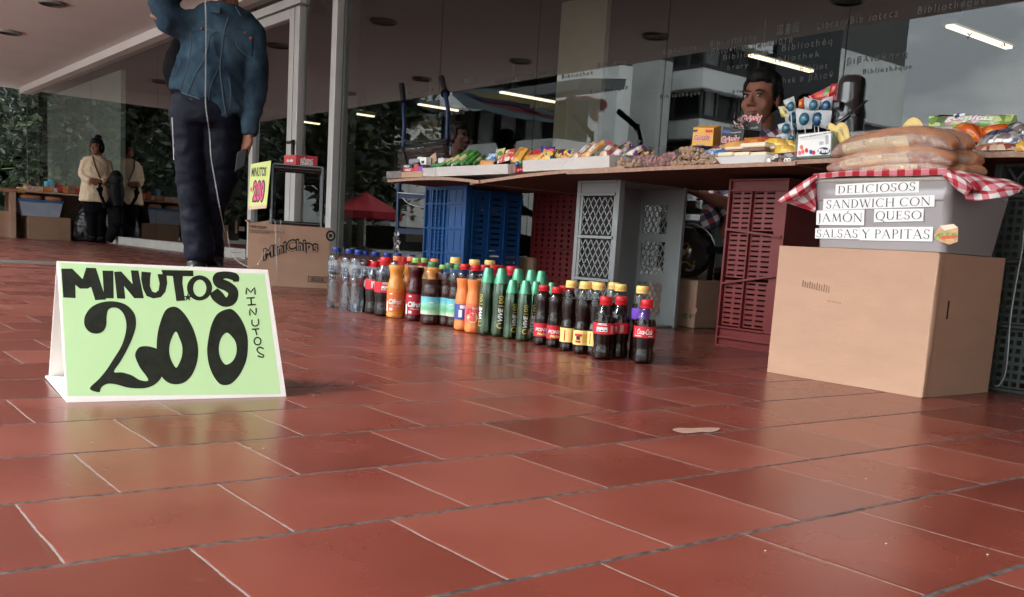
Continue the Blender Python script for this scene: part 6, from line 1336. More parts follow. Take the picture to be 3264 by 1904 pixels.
rg1 = rect_ring(a.y - .018, b_.y + .018, XT + .012, XT + .13, zb_); rg2 = rect_ring(a.y, b_.y, XT, XT + .145, zt2); rg3 = rect_ring(a.y - .004, b_.y + .004, XT + .004, XT + .141, zt2 + .0005); rg4 = rect_ring(a.y - .02, b_.y + .02, XT + .016, XT + .126, zb_ + .004)
n = len(rg1); vs = rg1 + rg2 + rg3 + rg4; fs = [tuple(range(n))] + [(i * n + k, i * n + (k + 1) % n, (i + 1) * n + (k + 1) % n, (i + 1) * n + k) for i in range(3) for k in range(n)] + [tuple(3 * n + k for k in reversed(range(n)))]
mb.add(vs, fs); mb.build('tray', M_foam, ft, smooth=50)
M_cream = mat('sponge_cream', (.76, .66, .47), .6, var=.08); M_brown = mat('chocolate_filling', (.20, .10, .08), .6, var=.2, vs=60)
for i, (x0, x1, y0, y1, dx, two) in enumerate(((2285, 2335, 484, 500, .012, 0), (2336, 2388, 483, 500, .012, 0), (2389, 2442, 483, 501, .012, 0), (2308, 2368, 466, 484, .03, 1), (2356, 2440, 452, 483, .03, 1), (2415, 2470, 464, 486, .06, 1))):
    p0, p1 = AX(x0, y1, XT + dx), AX(x1, y0, XT + dx); t = thing('filled_cake', ['bottom left cake in the foam tray', 'bottom middle cake in the foam tray', 'bottom right cake in the foam tray', 'small upper left cake with thin filling', 'big upper cake with thick brown filling', 'upper right cake at the back of the foam tray'][i], 'cake', tuple((p0 + p1) / 2), 'cream filled cakes in the foam tray')
    mb = MB(); h_ = p1.z - p0.z; mb.box((XT + dx, p1.y, p0.z + (h_ * .42 if two else 0)), (XT + dx + .06, p0.y, p1.z)); mb.build('sponge', M_cream, t, bevel=.005)
    if two: mb = MB(); mb.box((XT + dx + .003, p1.y + .003, p0.z), (XT + dx + .058, p0.y - .003, p0.z + h_ * .42)); mb.build('filling', M_brown, t, bevel=.001)
for i, (x, y, w_) in enumerate(((2450, 512, 8), (2464, 503, 6), (2474, 498, 6), (2486, 512, 7), (2504, 511, 7), (2515, 510, 7))):
    c = AX(x, y, XT + .002 * i); r = w_ * (c - CO).dot(CF) / FPX; t = thing('candy_roll', ['white chocolate block end at the front edge', 'small ring candy roll, leftmost', 'small ring candy roll, second', 'brown candy block between the rolls', 'round white candy roll before the last', 'last round white candy roll next to the clear box'][i], 'candy roll', tuple(c), 'small candy rolls at the table edge')
    mb = MB(); m_ = P_white if i != 3 else M_brown
    mb.tube([c, c + Vector((.09, .012, 0))], r, 6 if i in (0, 3) else 14); mb.build('roll', m_, t, smooth=40)
    if i in (1, 2, 4, 5): mb = MB(); mb.tube([c + Vector((-.001, 0, 0)), c], r * .4, 10); mb.build('hole', M_brown, t)
# clear candy box with label
fX = XT + .02; t = thing('candy_box', 'clear plastic candy box with white label and dark oval mark left of the sandwiches', 'candy box', tuple(AX(2600, 505, fX)))
a, b_ = AX(2533, 460, fX), AX(2652, 460, fX); z0, z1 = AX(2590, 506, fX).z, AX(2590, 421, fX).z
mb = MB(); mb.box((fX, b_.y, z0), (fX + .10, a.y, z1)); mb.build('box_wall', clear_mat('box_plastic', tint=(.80, .84, .80), k=1.3, rough=.12, body=.25, bodycol=(.45, .52, .47)), t, bevel=.005)
mb = MB(); mb.box((fX + .012, b_.y + .012, z0 + .004), (fX + .09, a.y - .012, z0 + .075)); mb.build('candy_strips', mat('green_candy', (.12, .24, .12), .4, var=.4, vs=30), t)
lab = frect(t, fX, ((2546, 430), (2650, 418), (2647, 493), (2541, 500)), P_white, .001)
ftext('CINTAS MANZANA MELÓN', lab, fX, 2600, 431, 88, 5, P_black, bold=.02, lift=.0016, rot=.09)
frect(lab, fX, [(2627 + 20 * math.cos(a_ * .3927), 482 + 12 * math.sin(a_ * .3927)) for a_ in range(16)], P_navy, .0018); ftext('Fini', lab, fX, 2627, 481, 28, 13, P_white, bold=.05, lift=.0024)
for y in (437, 441, 445): frect(lab, fX, ((2553, y + 1), (2640, y - 6), (2640, y - 5), (2553, y + 2)), P_grey, .0016)
for x, y, c in ((2556, 470, P_orange), (2560, 484, P_pink), (2550, 488, P_pink), (2572, 480, P_red), (2586, 485, P_blue), (2595, 487, P_red)): frect(lab, fX, [(x + 6 * math.cos(a_), y + 8 * math.sin(a_)) for a_ in range(6)], c, .0018)
frect(lab, fX, ((2612, 452), (2626, 451), (2626, 462), (2612, 463)), P_grey, .0016); frect(lab, fX, ((2632, 432), (2642, 431), (2642, 460), (2632, 461)), P_grey, .0016)
# tongs
M_tong = mat('yellow_tongs_plastic', (.72, .52, .18), .45)
mb = MB(); 
for pts in (((2642, 402), (2655, 408), (2668, 420), (2690, 460), (2700, 475)), ((2668, 418), (2676, 402), (2692, 408), (2700, 440), (2712, 470))):
    P = catmull([AX(x, y, XT + .05) for x, y in pts], 4, False); mb.tube(P, [(.004, .010)] * len(P), 8, ref=(1, 0, 0))
o = mb.build('tongs', M_tong, smooth=60); tag(o, 'pale yellow plastic tongs standing behind the clear candy box', 'tongs')
mb = MB(); P = catmull([AX(x, y, XT + .2) for x, y in ((2886, 418), (2892, 402), (2910, 390), (2925, 400), (2928, 412))], 4, False); mb.tube(P, [(.004, .014)] * len(P), 8, ref=(1, 0, 0)); o = mb.build('tongs', M_tong, smooth=60); tag(o, 'top of another yellow tongs showing above the stacked sandwiches', 'tongs')
# long clear box behind the sandwiches
a, b_ = AX(2650, 430, XT + .2), AX(3060, 430, XT + .2); z1 = AX(2800, 413, XT + .2).z; mb = MB(); mb.box((XT + .2, b_.y, .612), (XT + .4, a.y, z1)); o = mb.build('storage_box', clear_mat('storage_plastic', tint=(.85, .86, .86), k=1.3, rough=.15, body=.35, bodycol=(.5, .5, .5)), bevel=.006); tag(o, 'long clear plastic storage box behind the stacked sandwiches', 'storage box')
# lollipop cluster
M_lw = clear_mat('lolly_wrap', tint=(.95, .97, 1), k=1.6, rough=.12, body=.6, bodycol=(.78, .80, .82), bump=.012, bs=40); M_lb = mat('lolly_blue', (.015, .11, .17), .12, var=.3, vs=60, coat=.6); M_lb2 = mat('lolly_deep_blue', (.01, .07, .16), .12, coat=.6)
for i, (c, bx_, by_, r) in enumerate((
    (((2500, 325), (2530, 308), (2540, 345), (2510, 352)), 2520, 340, 12), (((2560, 308), (2618, 318), (2605, 352), (2565, 350)), 2592, 335, 13), (((2500, 350), (2545, 345), (2552, 398), (2505, 392)), 2528, 376, 14),
    (((2535, 342), (2588, 358), (2588, 412), (2545, 412)), 2563, 380, 16), (((2598, 352), (2650, 352), (2646, 410), (2592, 404)), 2606, 380, 17), (((2618, 312), (2655, 310), (2655, 350), (2615, 350)), 2632, 338, 14),
    (((2478, 398), (2520, 385), (2530, 420), (2485, 425)), 2505, 410, 13), (((2474, 428), (2530, 415), (2536, 450), (2478, 448)), 2522, 442, 9), (((2520, 400), (2560, 396), (2562, 416), (2524, 420)), 2540, 404, 12))):
    X = XT + .20 + (i % 3) * .02; c = tuple((x + ((i * 7 + j * 5) % 9) - 4, y + ((i * 5 + j * 3) % 9) - 4) for j, (x, y) in enumerate(c)); t = pk(['top left', 'top middle', 'middle left', 'central', 'right hand', 'top right', 'lower left', 'lowest', 'small blue'][i] + ' lollipop in clear and white wrap beside the vendor', c, X, .020, M_lw, 0, name='lollipop', cat='lollipop', group='wrapped lollipops beside the vendor', crimp=False)
    p = AX(bx_, by_, X - .014); rr_ = r * (p - CO).dot(CF) / FPX; mb = MB(); mb.ell(p, (rr_ * .8, rr_ * 1.15, rr_ * 1.3), 14); mb.build('candy_head', M_lb if i not in (5, 4) else M_lb2, t, smooth=80)
    q = AX(bx_ + 8, 470, X + .01); mb = MB(); mb.tube([p, q], .0016, 6); mb.build('stick', P_white, t)
pk('blue and yellow wrapped sweet at the left of the lollipops', ((2482, 340), (2500, 338), (2512, 372), (2492, 375)), XT + .17, .01, S_('pk_blue_yellow', [(.03, .18, .35), (.55, .42, .06), (.6, .62, .65)], 50, seed=23), 0, group=PG)
pk('orange red wrapped sweet behind the top lollipops', ((2548, 318), (2562, 312), (2560, 345), (2546, 345)), XT + .30, .008, mong, 0, group=PG)
pk('candy bag with red and green print hanging behind the lollipops', ((2582, 305), (2650, 272), (2662, 320), (2600, 325)), XT + .33, .014, S_('pk_red_green', [(.5, .02, .04), (.12, .28, .05), (.55, .04, .2), (.02, .02, .02), (.6, .1, .05)], 45, seed=24, kind='vor'), 0, group=PG)
pk('red candy strip next to the flask', ((2650, 268), (2672, 266), (2664, 300), (2640, 310)), XT + .30, .008, mred, 0, group=PG, crimp=False)
# flask
fx_ = XT + .27; base_ = AX(2703, 400, fx_); ax = thing('pump_flask', 'black and steel coffee pump flask standing behind the clear candy box', 'flask', (fx_, base_.y, .615)); pmm = FPX / ((base_ - CO).dot(CF)); rr_ = 50 / pmm; ztp = HZ(Vector((fx_, base_.y, 0)), 241)
M_blk = mat('black_gloss', (.010, .010, .010), .13, coat=.6); M_steel = mat('dark_steel', (.10, .10, .105), .16, metal=.9, var=.05)
H_ = ztp - .615; o_ = (fx_, base_.y, .615)
mb = MB(); mb.lathe([(rr_ * .95, 0), (rr_, .01), (rr_, H_ * .52), (rr_ * .97, H_ * .56)], o=o_, n=36); mb.build('body', M_steel, ax, smooth=50)
mb = MB(); mb.lathe([(rr_ * 1.03, H_ * .555), (rr_ * 1.05, H_ * .60), (rr_ * .92, H_ * .68), (rr_ * .86, H_ * .74), (rr_ * .86, H_ * .90), (rr_ * .78, H_ * .965), (rr_ * .5, H_ * .995), (.001, H_)], o=o_, n=36); mb.build('pump_head', M_blk, ax, smooth=50)
mb = MB(); mb.tube(catmull([(fx_, base_.y + rr_ * 1.1, .615 + H_ * .60), (fx_ - .03, base_.y + rr_ * 1.35, .615 + H_ * .50), (fx_ - rr_ * 1.0, base_.y + rr_ * .8, .615 + H_ * .46), (fx_ - rr_ * 1.25, base_.y, .615 + H_ * .48), (fx_ - rr_ * .9, base_.y - rr_ * .9, .615 + H_ * .60), (fx_, base_.y - rr_ * 1.12, .615 + H_ * .72)], 5, False), [(.004, .008)] * 26, 8); mb.build('handle', M_blk, ax, smooth=60)
mb = MB(); mb.box((fx_ - rr_ * 1.5, base_.y - .012, .615 + H_ * .62), (fx_ - rr_ * .8, base_.y + .012, .615 + H_ * .70)); mb.build('spout', M_blk, ax, bevel=.005)
# right end packets
pk('wide green bag of fruit gummies at the back right', ((2978, 372), (3222, 366), (3228, 415), (2975, 412)), XT + .30, .02, mgom, .02, group=PG, text='gomitas')
pk('pink and white label tab above the green gummies bag', ((3040, 364), (3078, 361), (3074, 372), (3040, 376)), XT + .29, .004, S_('pk_pink_tab', [(.55, .05, .22), (.7, .7, .72), (.03, .04, .1)], 60, seed=25), 0, group=PG, crimp=False)
pk('crumpled orange bag right of the sandwiches', ((3040, 405), (3120, 402), (3135, 455), (3075, 450)), XT + .12, .03, mong, .04, group=PG)
pk('orange bag corner stretching right', ((3120, 412), (3222, 396), (3200, 412), (3115, 450)), XT + .14, .015, mong, .04, group=PG, crimp=False)
pk('large silver and dark bag at the right end', ((3140, 432), (3248, 412), (3255, 455), (3118, 470)), XT + .08, .02, msil, .05, group=PG, text='Chips', tm=P_navy)
pk('second silver bag behind, at the picture edge', ((3190, 412), (3275, 390), (3280, 430), (3200, 436)), XT + .16, .018, msil, .04, group=PG)
pk('brown flecked bag under the silver one', ((3112, 465), (3240, 458), (3245, 478), (3108, 480)), XT + .05, .012, mpea, .04, group=PG)
pk('green and orange wrapper at the right picture edge', ((3240, 462), (3275, 448), (3275, 480), (3234, 482)), XT + .02, .012, S_('pk_green_orange', [(.08, .38, .05), (.62, .32, .05)], 14, seed=26), .02, group=PG, crimp=False)
# ---------------------------------------------------------------- printed carton, rack and small sign next to the standing man
from mathutils.bvhtree import BVHTree
mBL, mBR = AZ(787, 908), AZ(1046, 921); mex = (mBR - mBL).normalized(); mey = Vector((-mex.y, mex.x, 0)); mH = HZ(mBR, 727); mW = (mBR - mBL).length; mD = .30
if mey.y < 0: mey = -mey
def OB(u, v, z): return mBL + mex * u + mey * v + Vector((0, 0, z))
mcar = thing('printed_carton', 'brown snack carton with a large outlined word printed on its front, beside the standing man', 'carton', tuple(mBL))
MC_ = Matrix((mex, mey, Vector((0, 0, 1)))).transposed().to_4x4(); MC_.translation = mBL
mb = MB(); dented(mb, (0, .003, 0), (mW, mD, mH), 12, .001, 5.5, MC_); mb.build('carton', M_cb, mcar, smooth=40)
mb = MB(); mb.add([OB(0, 0, mH - .001), OB(-.02, .02, mH + .012), OB(-.01, mD, mH + .018), OB(0, mD, mH - .001)], [(0, 1, 2, 3)]); mb.add([OB(0, mD, mH), OB(mW * .3, mD + .01, mH + .03), OB(mW * .3, mD, mH)], [(0, 1, 2)]); o = mb.build('flap', M_cb, mcar, fixn=False); sm = o.modifiers.new('s', 'SOLIDIFY'); sm.thickness = .004
def cpl(px, py, side=False):
    return APL(px, py, mBL, mey) if not side else APL(px, py, mBL, mex)
def ctext(s, x0, x1, y, hpx, m, lift=.001, bold=0, arc=None, shear=0, side=False, slope=None, nm='print'):
    a, b_ = cpl(x0, y if slope is None else y - slope / 2, side), cpl(x1, y if slope is None else y + slope / 2, side); c = (a + b_) / 2; ex_ = (b_ - a); w = ex_.length; ex_.normalize(); ey_ = (Vector((0, 0, 1)) - ex_ * ex_.z).normalized(); h = hpx / FPX * (c - CO).dot(CF)
    vf = fit(text2d(s, 1, bold=bold, shear=shear), w, h); mb = MB(); nn = -mey if not side else -mex
    mb.add([c + ex_ * v.x + ey_ * (v.y + (arc(v.x / w) * h if arc else 0)) + nn * lift for v in vf[0]], vf[1]); return mb.build(nm, m, mcar, fixn=False)
M_cbp = mat('carton_ink', (.035, .03, .028), .7); M_cbl = mat('cardboard_light', (.40, .26, .18), .8)
sarc = lambda u: .35 * math.cos(u * 3.0) + .55 * u
ctext('MiniChips', 838, 1016, 806, 50, M_cbp, .0008, bold=.075, arc=sarc); ctext('MiniChips', 841, 1013, 806, 44, M_cbl, .0016, bold=.0, arc=sarc, nm='logo_fill')
ctext('1001537', 795, 850, 724, 9, M_cbp, bold=.02, slope=6); ctext('MINICHIPS CHOCOLATE x 12', 795, 908, 738, 6, M_cbp, slope=8); ctext('12 BOLSAS / SACHETS', 795, 860, 742, 5, M_cbp, slope=4)
for i in range(4): ctext('caja de carton corrugado', 825, 845, 760 + i * 6, 2, M_cbm)
mb = MB(); c = cpl(1054, 752); r = .026
for r0, r1 in ((.0275, .017), (.010, .0)):
    rr0 = [c - mey * .001 + mex * (r0 * math.cos(a * .262)) + Vector((0, 0, r0 * math.sin(a * .262) * 1.15)) for a in range(24)]; rr1 = [c - mey * .001 + mex * (r1 * math.cos(a * .262)) + Vector((0, 0, r1 * math.sin(a * .262) * 1.15)) for a in range(24)]
    mb.add(rr0 + rr1, [(k, (k + 1) % 24, 24 + (k + 1) % 24, 24 + k) for k in range(24)])
mb.build('round_emblem', M_cbp, mcar, fixn=False)
mb = MB(); a, b_ = cpl(982, 880), cpl(1042, 902)
def qd(u0, u1, v0, v1): 
    f = lambda u, v: Vector((a.x + (b_.x - a.x) * u, a.y + (b_.y - a.y) * u, a.z + (b_.z - a.z) * v)) - mey * .001
    mb.add([f(u0, v0), f(u1, v0), f(u1, v1), f(u0, v1)], [(0, 1, 2, 3)])
qd(0, 1, 0, .08); qd(0, 1, .92, 1); qd(0, .03, .081, .919); qd(.97, 1, .081, .919)
rg = random.Random(2); u = .12
while u < .88: w_ = rg.choice([.008, .014, .02]); qd(u, u + w_, .14, .86); u += w_ + rg.choice([.012, .02])
mb.build('barcode', M_cbp, mcar, fixn=False)
for (x0, x1, y) in ((740, 768, 785), (738, 772, 805), (742, 768, 822), (736, 775, 835)): ctext('indicaciones', x0, x1, y, 4, M_cbm, side=True)
ctext('1001537', 728, 742, 714, 6, M_cbp, side=True)
mb = MB(); P = [cpl(x, y, True) - mex * .001 for x, y in ((763, 722), (781, 724), (780, 738), (762, 736))]; mb.add(P, [(0, 1, 2, 3)]); mb.build('white_sticker', M_paper, mcar, fixn=False)
mb = MB(); P = [cpl(x, y, True) - mex * .0011 for x, y in ((751, 704), (757, 704), (757, 744), (750, 744))]; mb.add(P, [(0, 1, 2, 3)]); mb.build('tape', mat('brown_tape', (.16, .05, .03), .35), mcar, fixn=False)
# rack of black tubes
rack = thing('tube_rack', 'black tubular rack standing on the printed carton', 'rack', tuple(OB(.12, .1, mH)))
def rp(px, py, v): return APL(px, py, mBL + mey * v, mey)
v0, v1 = .03, .27
fl, fr = rp(871, 700, v0), rp(1026, 722, v0); fl.z = fr.z = mH; flt, frt = rp(866, 520, v0), rp(1029, 541, v0); zt_ = (flt.z + frt.z) / 2
fl = Vector((flt.x * .5 + fl.x * .5, flt.y * .5 + fl.y * .5, mH)); fr = Vector((frt.x * .5 + fr.x * .5, frt.y * .5 + fr.y * .5, mH))
bl_, br_ = fl + mey * .24 - mex * .0, fr + mey * .24
for p in (fl, fr, bl_, br_):
    mb = MB(); mb.tube([p + Vector((0, 0, .001)), Vector((p.x, p.y, zt_))], .0125, 12); mb.build('leg', M_blk, rack, smooth=50)
for z in (mH + .014, zt_ - .014):
    mb = MB()
    for p, q in ((fl, fr), (fr, br_), (br_, bl_), (bl_, fl)): mb.tube([Vector((p.x, p.y, z)), Vector((q.x, q.y, z))], .011, 10)
    mb.build('ring', M_blk, rack, smooth=50)
mb = MB(); z = zt_ + .002; mb.add([Vector((p.x, p.y, z)) for p in (fl, fr, br_, bl_)] + [Vector((p.x, p.y, z + .006)) for p in (fl, fr, br_, bl_)], [(0, 1, 2, 3), (7, 6, 5, 4), (0, 4, 5, 1), (1, 5, 6, 2), (2, 6, 7, 3), (3, 7, 4, 0)]); mb.build('top', M_blk, rack)
# red sweets carton on the rack
rv = .10; a, b_ = rp(943, 530, rv), rp(1011, 534, rv); zr = zt_ + .009; h_ = HZ(Vector((a.x, a.y, zr)), 494)
rbx = thing('sweets_carton', 'red sweets carton with white lettering on top of the black tube rack', 'carton', (a.x, a.y, zr)); a.z = b_.z = zr
dl = rp(905, 522, rv + .10); dep_ = Vector((dl.x - a.x, dl.y - a.y, 0)); M_redbox = mat('red_carton', (.42, .015, .025), .4)
mb = MB(); mb.obox(a, b_ - a, dep_, (0, 0, h_)); mb.build('carton', M_redbox, rbx)
e_ = (b_ - a).normalized(); nn = e_.cross(Vector((0, 0, 1))).normalized(); nn = nn if nn.y < 0 else -nn
for s_, f, hh in (('choc', .62, .6), ('melos', .30, .7)):
    vf = fit(text2d(s_, 1, bold=.03, shear=.15), .072, .026); mb = MB(); c = a.lerp(b_, .5) + Vector((0, 0, h_ * f)) + nn * .001; mb.add([c + e_ * v.x + Vector((0, 0, v.y)) for v in vf[0]], vf[1]); mb.build('print', P_white, rbx, fixn=False)
e2 = dep_.normalized(); n2_ = e2.cross(Vector((0, 0, 1))).normalized(); n2_ = n2_ if n2_.x < 0 else -n2_
vf = fit(text2d('choc melos', 1, bold=.03), .065, .018); mb = MB(); c = a + dep_ * .5 + Vector((0, 0, h_ * .5)) + n2_ * .001; mb.add([c - e2 * v.x + Vector((0, 0, v.y)) for v in vf[0]], vf[1]); mb.build('print', P_white, rbx, fixn=False)
# small hanging sign
q = [rp(x, y, v) for x, y, v in ((799, 524, .16), (864, 512, v0 - .018), (849, 664, v0 - .022), (791, 669, .15))]
sg = thing('small_price_sign', 'small lime paper sign with pink 200 hanging on the left side of the black rack', 'sign', tuple(q[3]))
M_lime = mat('yellow_lime_paper', (.60, .66, .22), .6, var=.03); M_kraft = mat('kraft_strip', (.62, .45, .32), .7); M_mag = mat('pink_marker', (.70, .07, .20), .5)
sn_ = (q[1] - q[0]).cross(q[3] - q[0]).normalized(); sn_ = sn_ if sn_.dot(CO - q[0]) > 0 else -sn_
def SQ(u, v, l=0): return q[0].lerp(q[1], u).lerp(q[3].lerp(q[2], u), v) + sn_ * l
mb = MB(); mb.add([SQ(0, 0), SQ(1, 0), SQ(1, 1), SQ(0, 1)] + [SQ(0, 0, -.002), SQ(1, 0, -.002), SQ(1, 1, -.002), SQ(0, 1, -.002)], [(0, 1, 2, 3), (7, 6, 5, 4), (0, 4, 5, 1), (1, 5, 6, 2), (2, 6, 7, 3), (3, 7, 4, 0)]); mb.build('card', M_lime, sg)
mb = MB(); mb.add([SQ(.0, .92, .0006), SQ(1, .92, .0006), SQ(1, 1, .0006), SQ(0, 1, .0006)], [(0, 1, 2, 3)]); mb.build('kraft_strip', M_kraft, sg, fixn=False)
def sgt(s, cu_, cv, w, h, m, l, bold=0):
    vf = fit(text2d(s, 1, bold=bold), w, h); mb = MB(); mb.add([SQ(cu_ + v.x, cv - v.y + .05 * v.x, l) for v in vf[0]], vf[1]); mb.build('lettering', m, sg, fixn=False)
sgt('MINUTOS', .45, .20, .74, .20, M_ink, .0012, .03); sgt('200', .52, .62, .64, .50, M_ink, .0012, .10); sgt('200', .52, .62, .54, .42, M_mag, .002, .03)
mb = MB(); mb.add([SQ(.12 + (.1 if i % 2 == 0 else .04) * math.sin(i * .628), .56 - (.08 if i % 2 == 0 else .03) * math.cos(i * .628), .001) for i in range(10)], [tuple(range(10))]); mb.build('star', M_mag, sg, fixn=False)
# ---------------------------------------------------------------- people
M_skin = mat('skin', (.23, .095, .058), .5, var=.08, vs=9, bump=.0003, bs=200); M_skin2 = mat('skin_brown', (.20, .083, .052), .6, spec=.3, var=.07, vs=14, bump=.0003, bs=260)
M_hair = mat('black_hair', (.006, .005, .005), .5, spec=.15, var=.5, vs=80, bump=.003, bs=160, stretch=(1, 1, .25)); M_eye = mat('eye_white', (.26, .23, .21), .3); M_iris = mat('iris', (.01, .007, .005), .1); M_lip = mat('lip', (.20, .065, .055), .5)
def denim():
    m = mat('denim', (.009, .018, .030), .88, spec=.06, col2=(.045, .078, .108), vs=7, bump=.0012, bs=240); return m
M_denim = denim(); M_seam = mat('denim_seam', (.07, .10, .13), .85, var=.2); M_track = mat('track_trousers', (.0055, .0065, .013), .6, spec=.10, var=.3, vs=10, bump=.0006, bs=90)
M_black = mat('black_cloth', (.006, .006, .007), .85, spec=.04, var=.3, bump=.002, bs=30)
def head(par, C, fwd, s=1.0, skin=None, hair='short', eyes=True):
    """head centred at C facing fwd; anatomy in metres, z up"""
    skin = skin or M_skin; f = Vector(fwd).normalized(); r = f.cross(Vector((0, 0, 1))).normalized(); u = r.cross(f).normalized()
    Mx = Matrix((r, f, u)).transposed().to_4x4(); Mx.translation = C; Mx = Mx @ Matrix.Scale(s, 4)
    b = MB(); b.ell((0, -.015, .035), (.076, .096, .083), 24); b.ell((0, .03, -.02), (.064, .064, .092), 24); b.ell((0, .035, -.068), (.049, .050, .045), 18); b.ell((0, .066, -.098), (.022, .018, .017), 12)
    b.tube([(0, .084, .024), (0, .095, .004), (0, .111, -.024)], [.007, .009, .012], 10); b.ell((0, .110, -.027), (.013, .014, .011), 12)
    for k in (-1, 1):
        b.ell((k * .014, .098, -.031), (.009, .011, .008), 10); b.ell((k * .030, .080, .029), (.026, .013, .009), 12); b.ell((k * .042, .060, -.025), (.024, .022, .026), 12); b.ell((k * .078, -.008, -.006), (.009, .020, .031), 12)
    b.ell((0, .086, -.058), (.025, .011, .007), 12); b.ell((0, .085, -.069), (.020, .011, .008), 12)
    b.tube([(0, -.012, -.06), (0, -.022, -.12), (0, -.032, -.19)], [.056, .056, .066], 18); b.xf(Mx)
    return b, Mx
def head_bits(par, Mx, hair='short', lip=True):
    e = MB(); 
    for k in (-1, 1):
        e = MB(); e.ell((k * .031, .081, .009), (.0145, .0105, .0068), 14); e.xf(Mx); eo = e.build('eye', M_eye, par, smooth=80)
        e = MB(); e.ell((k * .031 - .004, .0905, .009), (.0062, .003, .0062), 12); e.xf(Mx); e.build('iris', M_iris, eo, smooth=80)
        e = MB(); e.tube([(k * .031 - .017, .086, .0125), (k * .031, .0935, .0165), (k * .031 + .016, .086, .0135)], [.0015, .0026, .0015], 6); e.xf(Mx); e.build('eyelid', M_hair, par, smooth=80)
        e = MB(); e.tube([(k * .031 - .021, .088, .0265), (k * .031, .097, .0325), (k * .031 + .021, .087, .028)], [(.0022, .003), (.004, .004), (.002, .003)], 6); e.xf(Mx); e.build('eyebrow', M_hair, par, smooth=80)
    if lip:
        e = MB(); e.ell((0, .0925, -.0585), (.023, .0065, .0048), 12); e.ell((0, .0915, -.0685), (.018, .0065, .0058), 12); e.xf(Mx); e.build('lips', M_lip, par, smooth=80)
    h = MB()
    if hair == 'short':
        h.ell((0, -.014, .092), (.078, .094, .050), 24); h.ell((0, -.040, .032), (.082, .080, .085), 24); h.ell((0, .006, .108), (.062, .070, .034), 18)
        for k in (-1, 1): h.ell((k * .071, .012, .045), (.011, .034, .045), 12); h.ell((k * .074, .020, .005), (.006, .012, .022), 10)
    else:
        h.ell((0, -.008, .078), (.084, .102, .066), 24); h.ell((0, -.045, .005), (.088, .085, .11), 24); h.ell((0, .048, .097), (.060, .048, .032), 18)
        for k in (-1, 1): h.ell((k * .074, .025, .0), (.014, .036, .075), 12)
        if hair == 'bun': h.ell((0, -.04, .155), (.048, .048, .038), 16)
    h.xf(Mx); s_ = Mx.to_scale()[0]; organic(h, 'hair', M_hair, par, voxel=.006 * s_, smooth=3, disp=lambda c: .0035 * noise.noise(c * 90) + .003 * noise.noise(c * 35))
def hand(b, wrist, dirn, palm_n, s=1.0, curl=.6, thumb_side=1):
    """palm, four unequal bent fingers and a thumb, added to b"""
    d = Vector(dirn).normalized(); n = Vector(palm_n); n = (n - d * n.dot(d)).normalized(); w = d.cross(n).normalized(); W_ = Vector(wrist)
    b.tube([W_ - d * .03 * s, W_ + d * .01 * s], [(.022 * s, .030 * s), (.020 * s, .032 * s)], 12, ref=n)
    b.tube([W_ + d * .005 * s, W_ + d * .05 * s, W_ + d * .09 * s], [(.017 * s, .032 * s), (.016 * s, .043 * s), (.012 * s, .041 * s)], 14, ref=n)
    for i, (o_, L_) in enumerate(((-.032, .062), (-.011, .075), (.010, .080), (.031, .072))):
        p = W_ + (d * .085 + w * o_ * thumb_side) * s; dd = d.copy(); pts = [p]; 
        for k in range(3):
            dd = (dd + n * curl * (.35 + .2 * k)).normalized(); p = p + dd * L_ * s * (.42, .32, .26)[k]; pts.append(p)
        b.tube(pts, [.0095 * s, .009 * s, .0082 * s, .007 * s], 8)
    p = W_ + (d * .025 + w * .034 * thumb_side) * s; pts = [p, p + (d * .03 + w * .022 * thumb_side + n * .012) * s, p + (d * .058 + w * .024 * thumb_side + n * .03) * s]; b.tube(pts, [.013 * s, .011 * s, .0085 * s], 8)
DM = 4.70
def m_(px, py, dd=0.0): return DP(px, py, DM + dd)
def pr_(r): return r / FPX * DM
camr = CR
base_m = AZ(650, 928); man = thing('person', 'standing man in a denim jacket and dark track trousers with one arm raised', 'person', (base_m.x, base_m.y, 0))
b = MB(); toc = -CF
hC = m_(722, -62); fwdm = (toc + camr * -.15); fwdm.z = 0; hb, MxH = head(man, hC, fwdm, .92, M_skin)
b.v, b.f, b.m = hb.v, hb.f, hb.m
def body(pts, ref=None, n=20): 
    b.tube([m_(p[0], p[1], p[4] if len(p) > 4 else 0) for p in pts], [(pr_(p[2]), pr_(p[3])) for p in pts], n, ref=ref or camr)
body(((715, 40, 60, 40), (700, 110, 95, 55), (685, 200, 92, 55), (668, 300, 88, 52), (660, 350, 90, 55)))
body(((800, 95, 30, 30), (822, 250, 26, 26), (795, 425, 19, 19)), n=12); body(((590, 90, 32, 32), (505, 55, 28, 28, -.12), (600, -60, 20, 20, -.12)), n=12)
body(((612, 360, 48, 48), (608, 560, 34, 34), (628, 810, 22, 22)), n=14); body(((708, 370, 42, 42, .03), (704, 560, 30, 30, .07), (674, 790, 22, 22, .13)), n=14)
hand(b, m_(793, 432), m_(778, 500) - m_(793, 432), m_(700, 470, -.1) - m_(790, 470), 1.0, .55, -1)
hand(b, m_(606, -66, -.12), m_(680, -110, -.12) - m_(606, -66, -.12), camr, 1.0, .5, 1)
organic(b, 'body', M_skin, man, voxel=.007, smooth=3)
head_bits(man, MxH, 'short')
folds = lambda a, k, f=1.0: (lambda c: a * (.8 * noise.noise(Vector((c.x * k, c.y * k, c.z * k * f))) + .55 * (.5 - abs(noise.noise(Vector((c.x * k * 1.6 + c.z * k * .7, c.y * k * 1.6, c.z * k * 1.8 * f)))) * 2.2) + .25 * noise.noise(c * k * 3.1)))
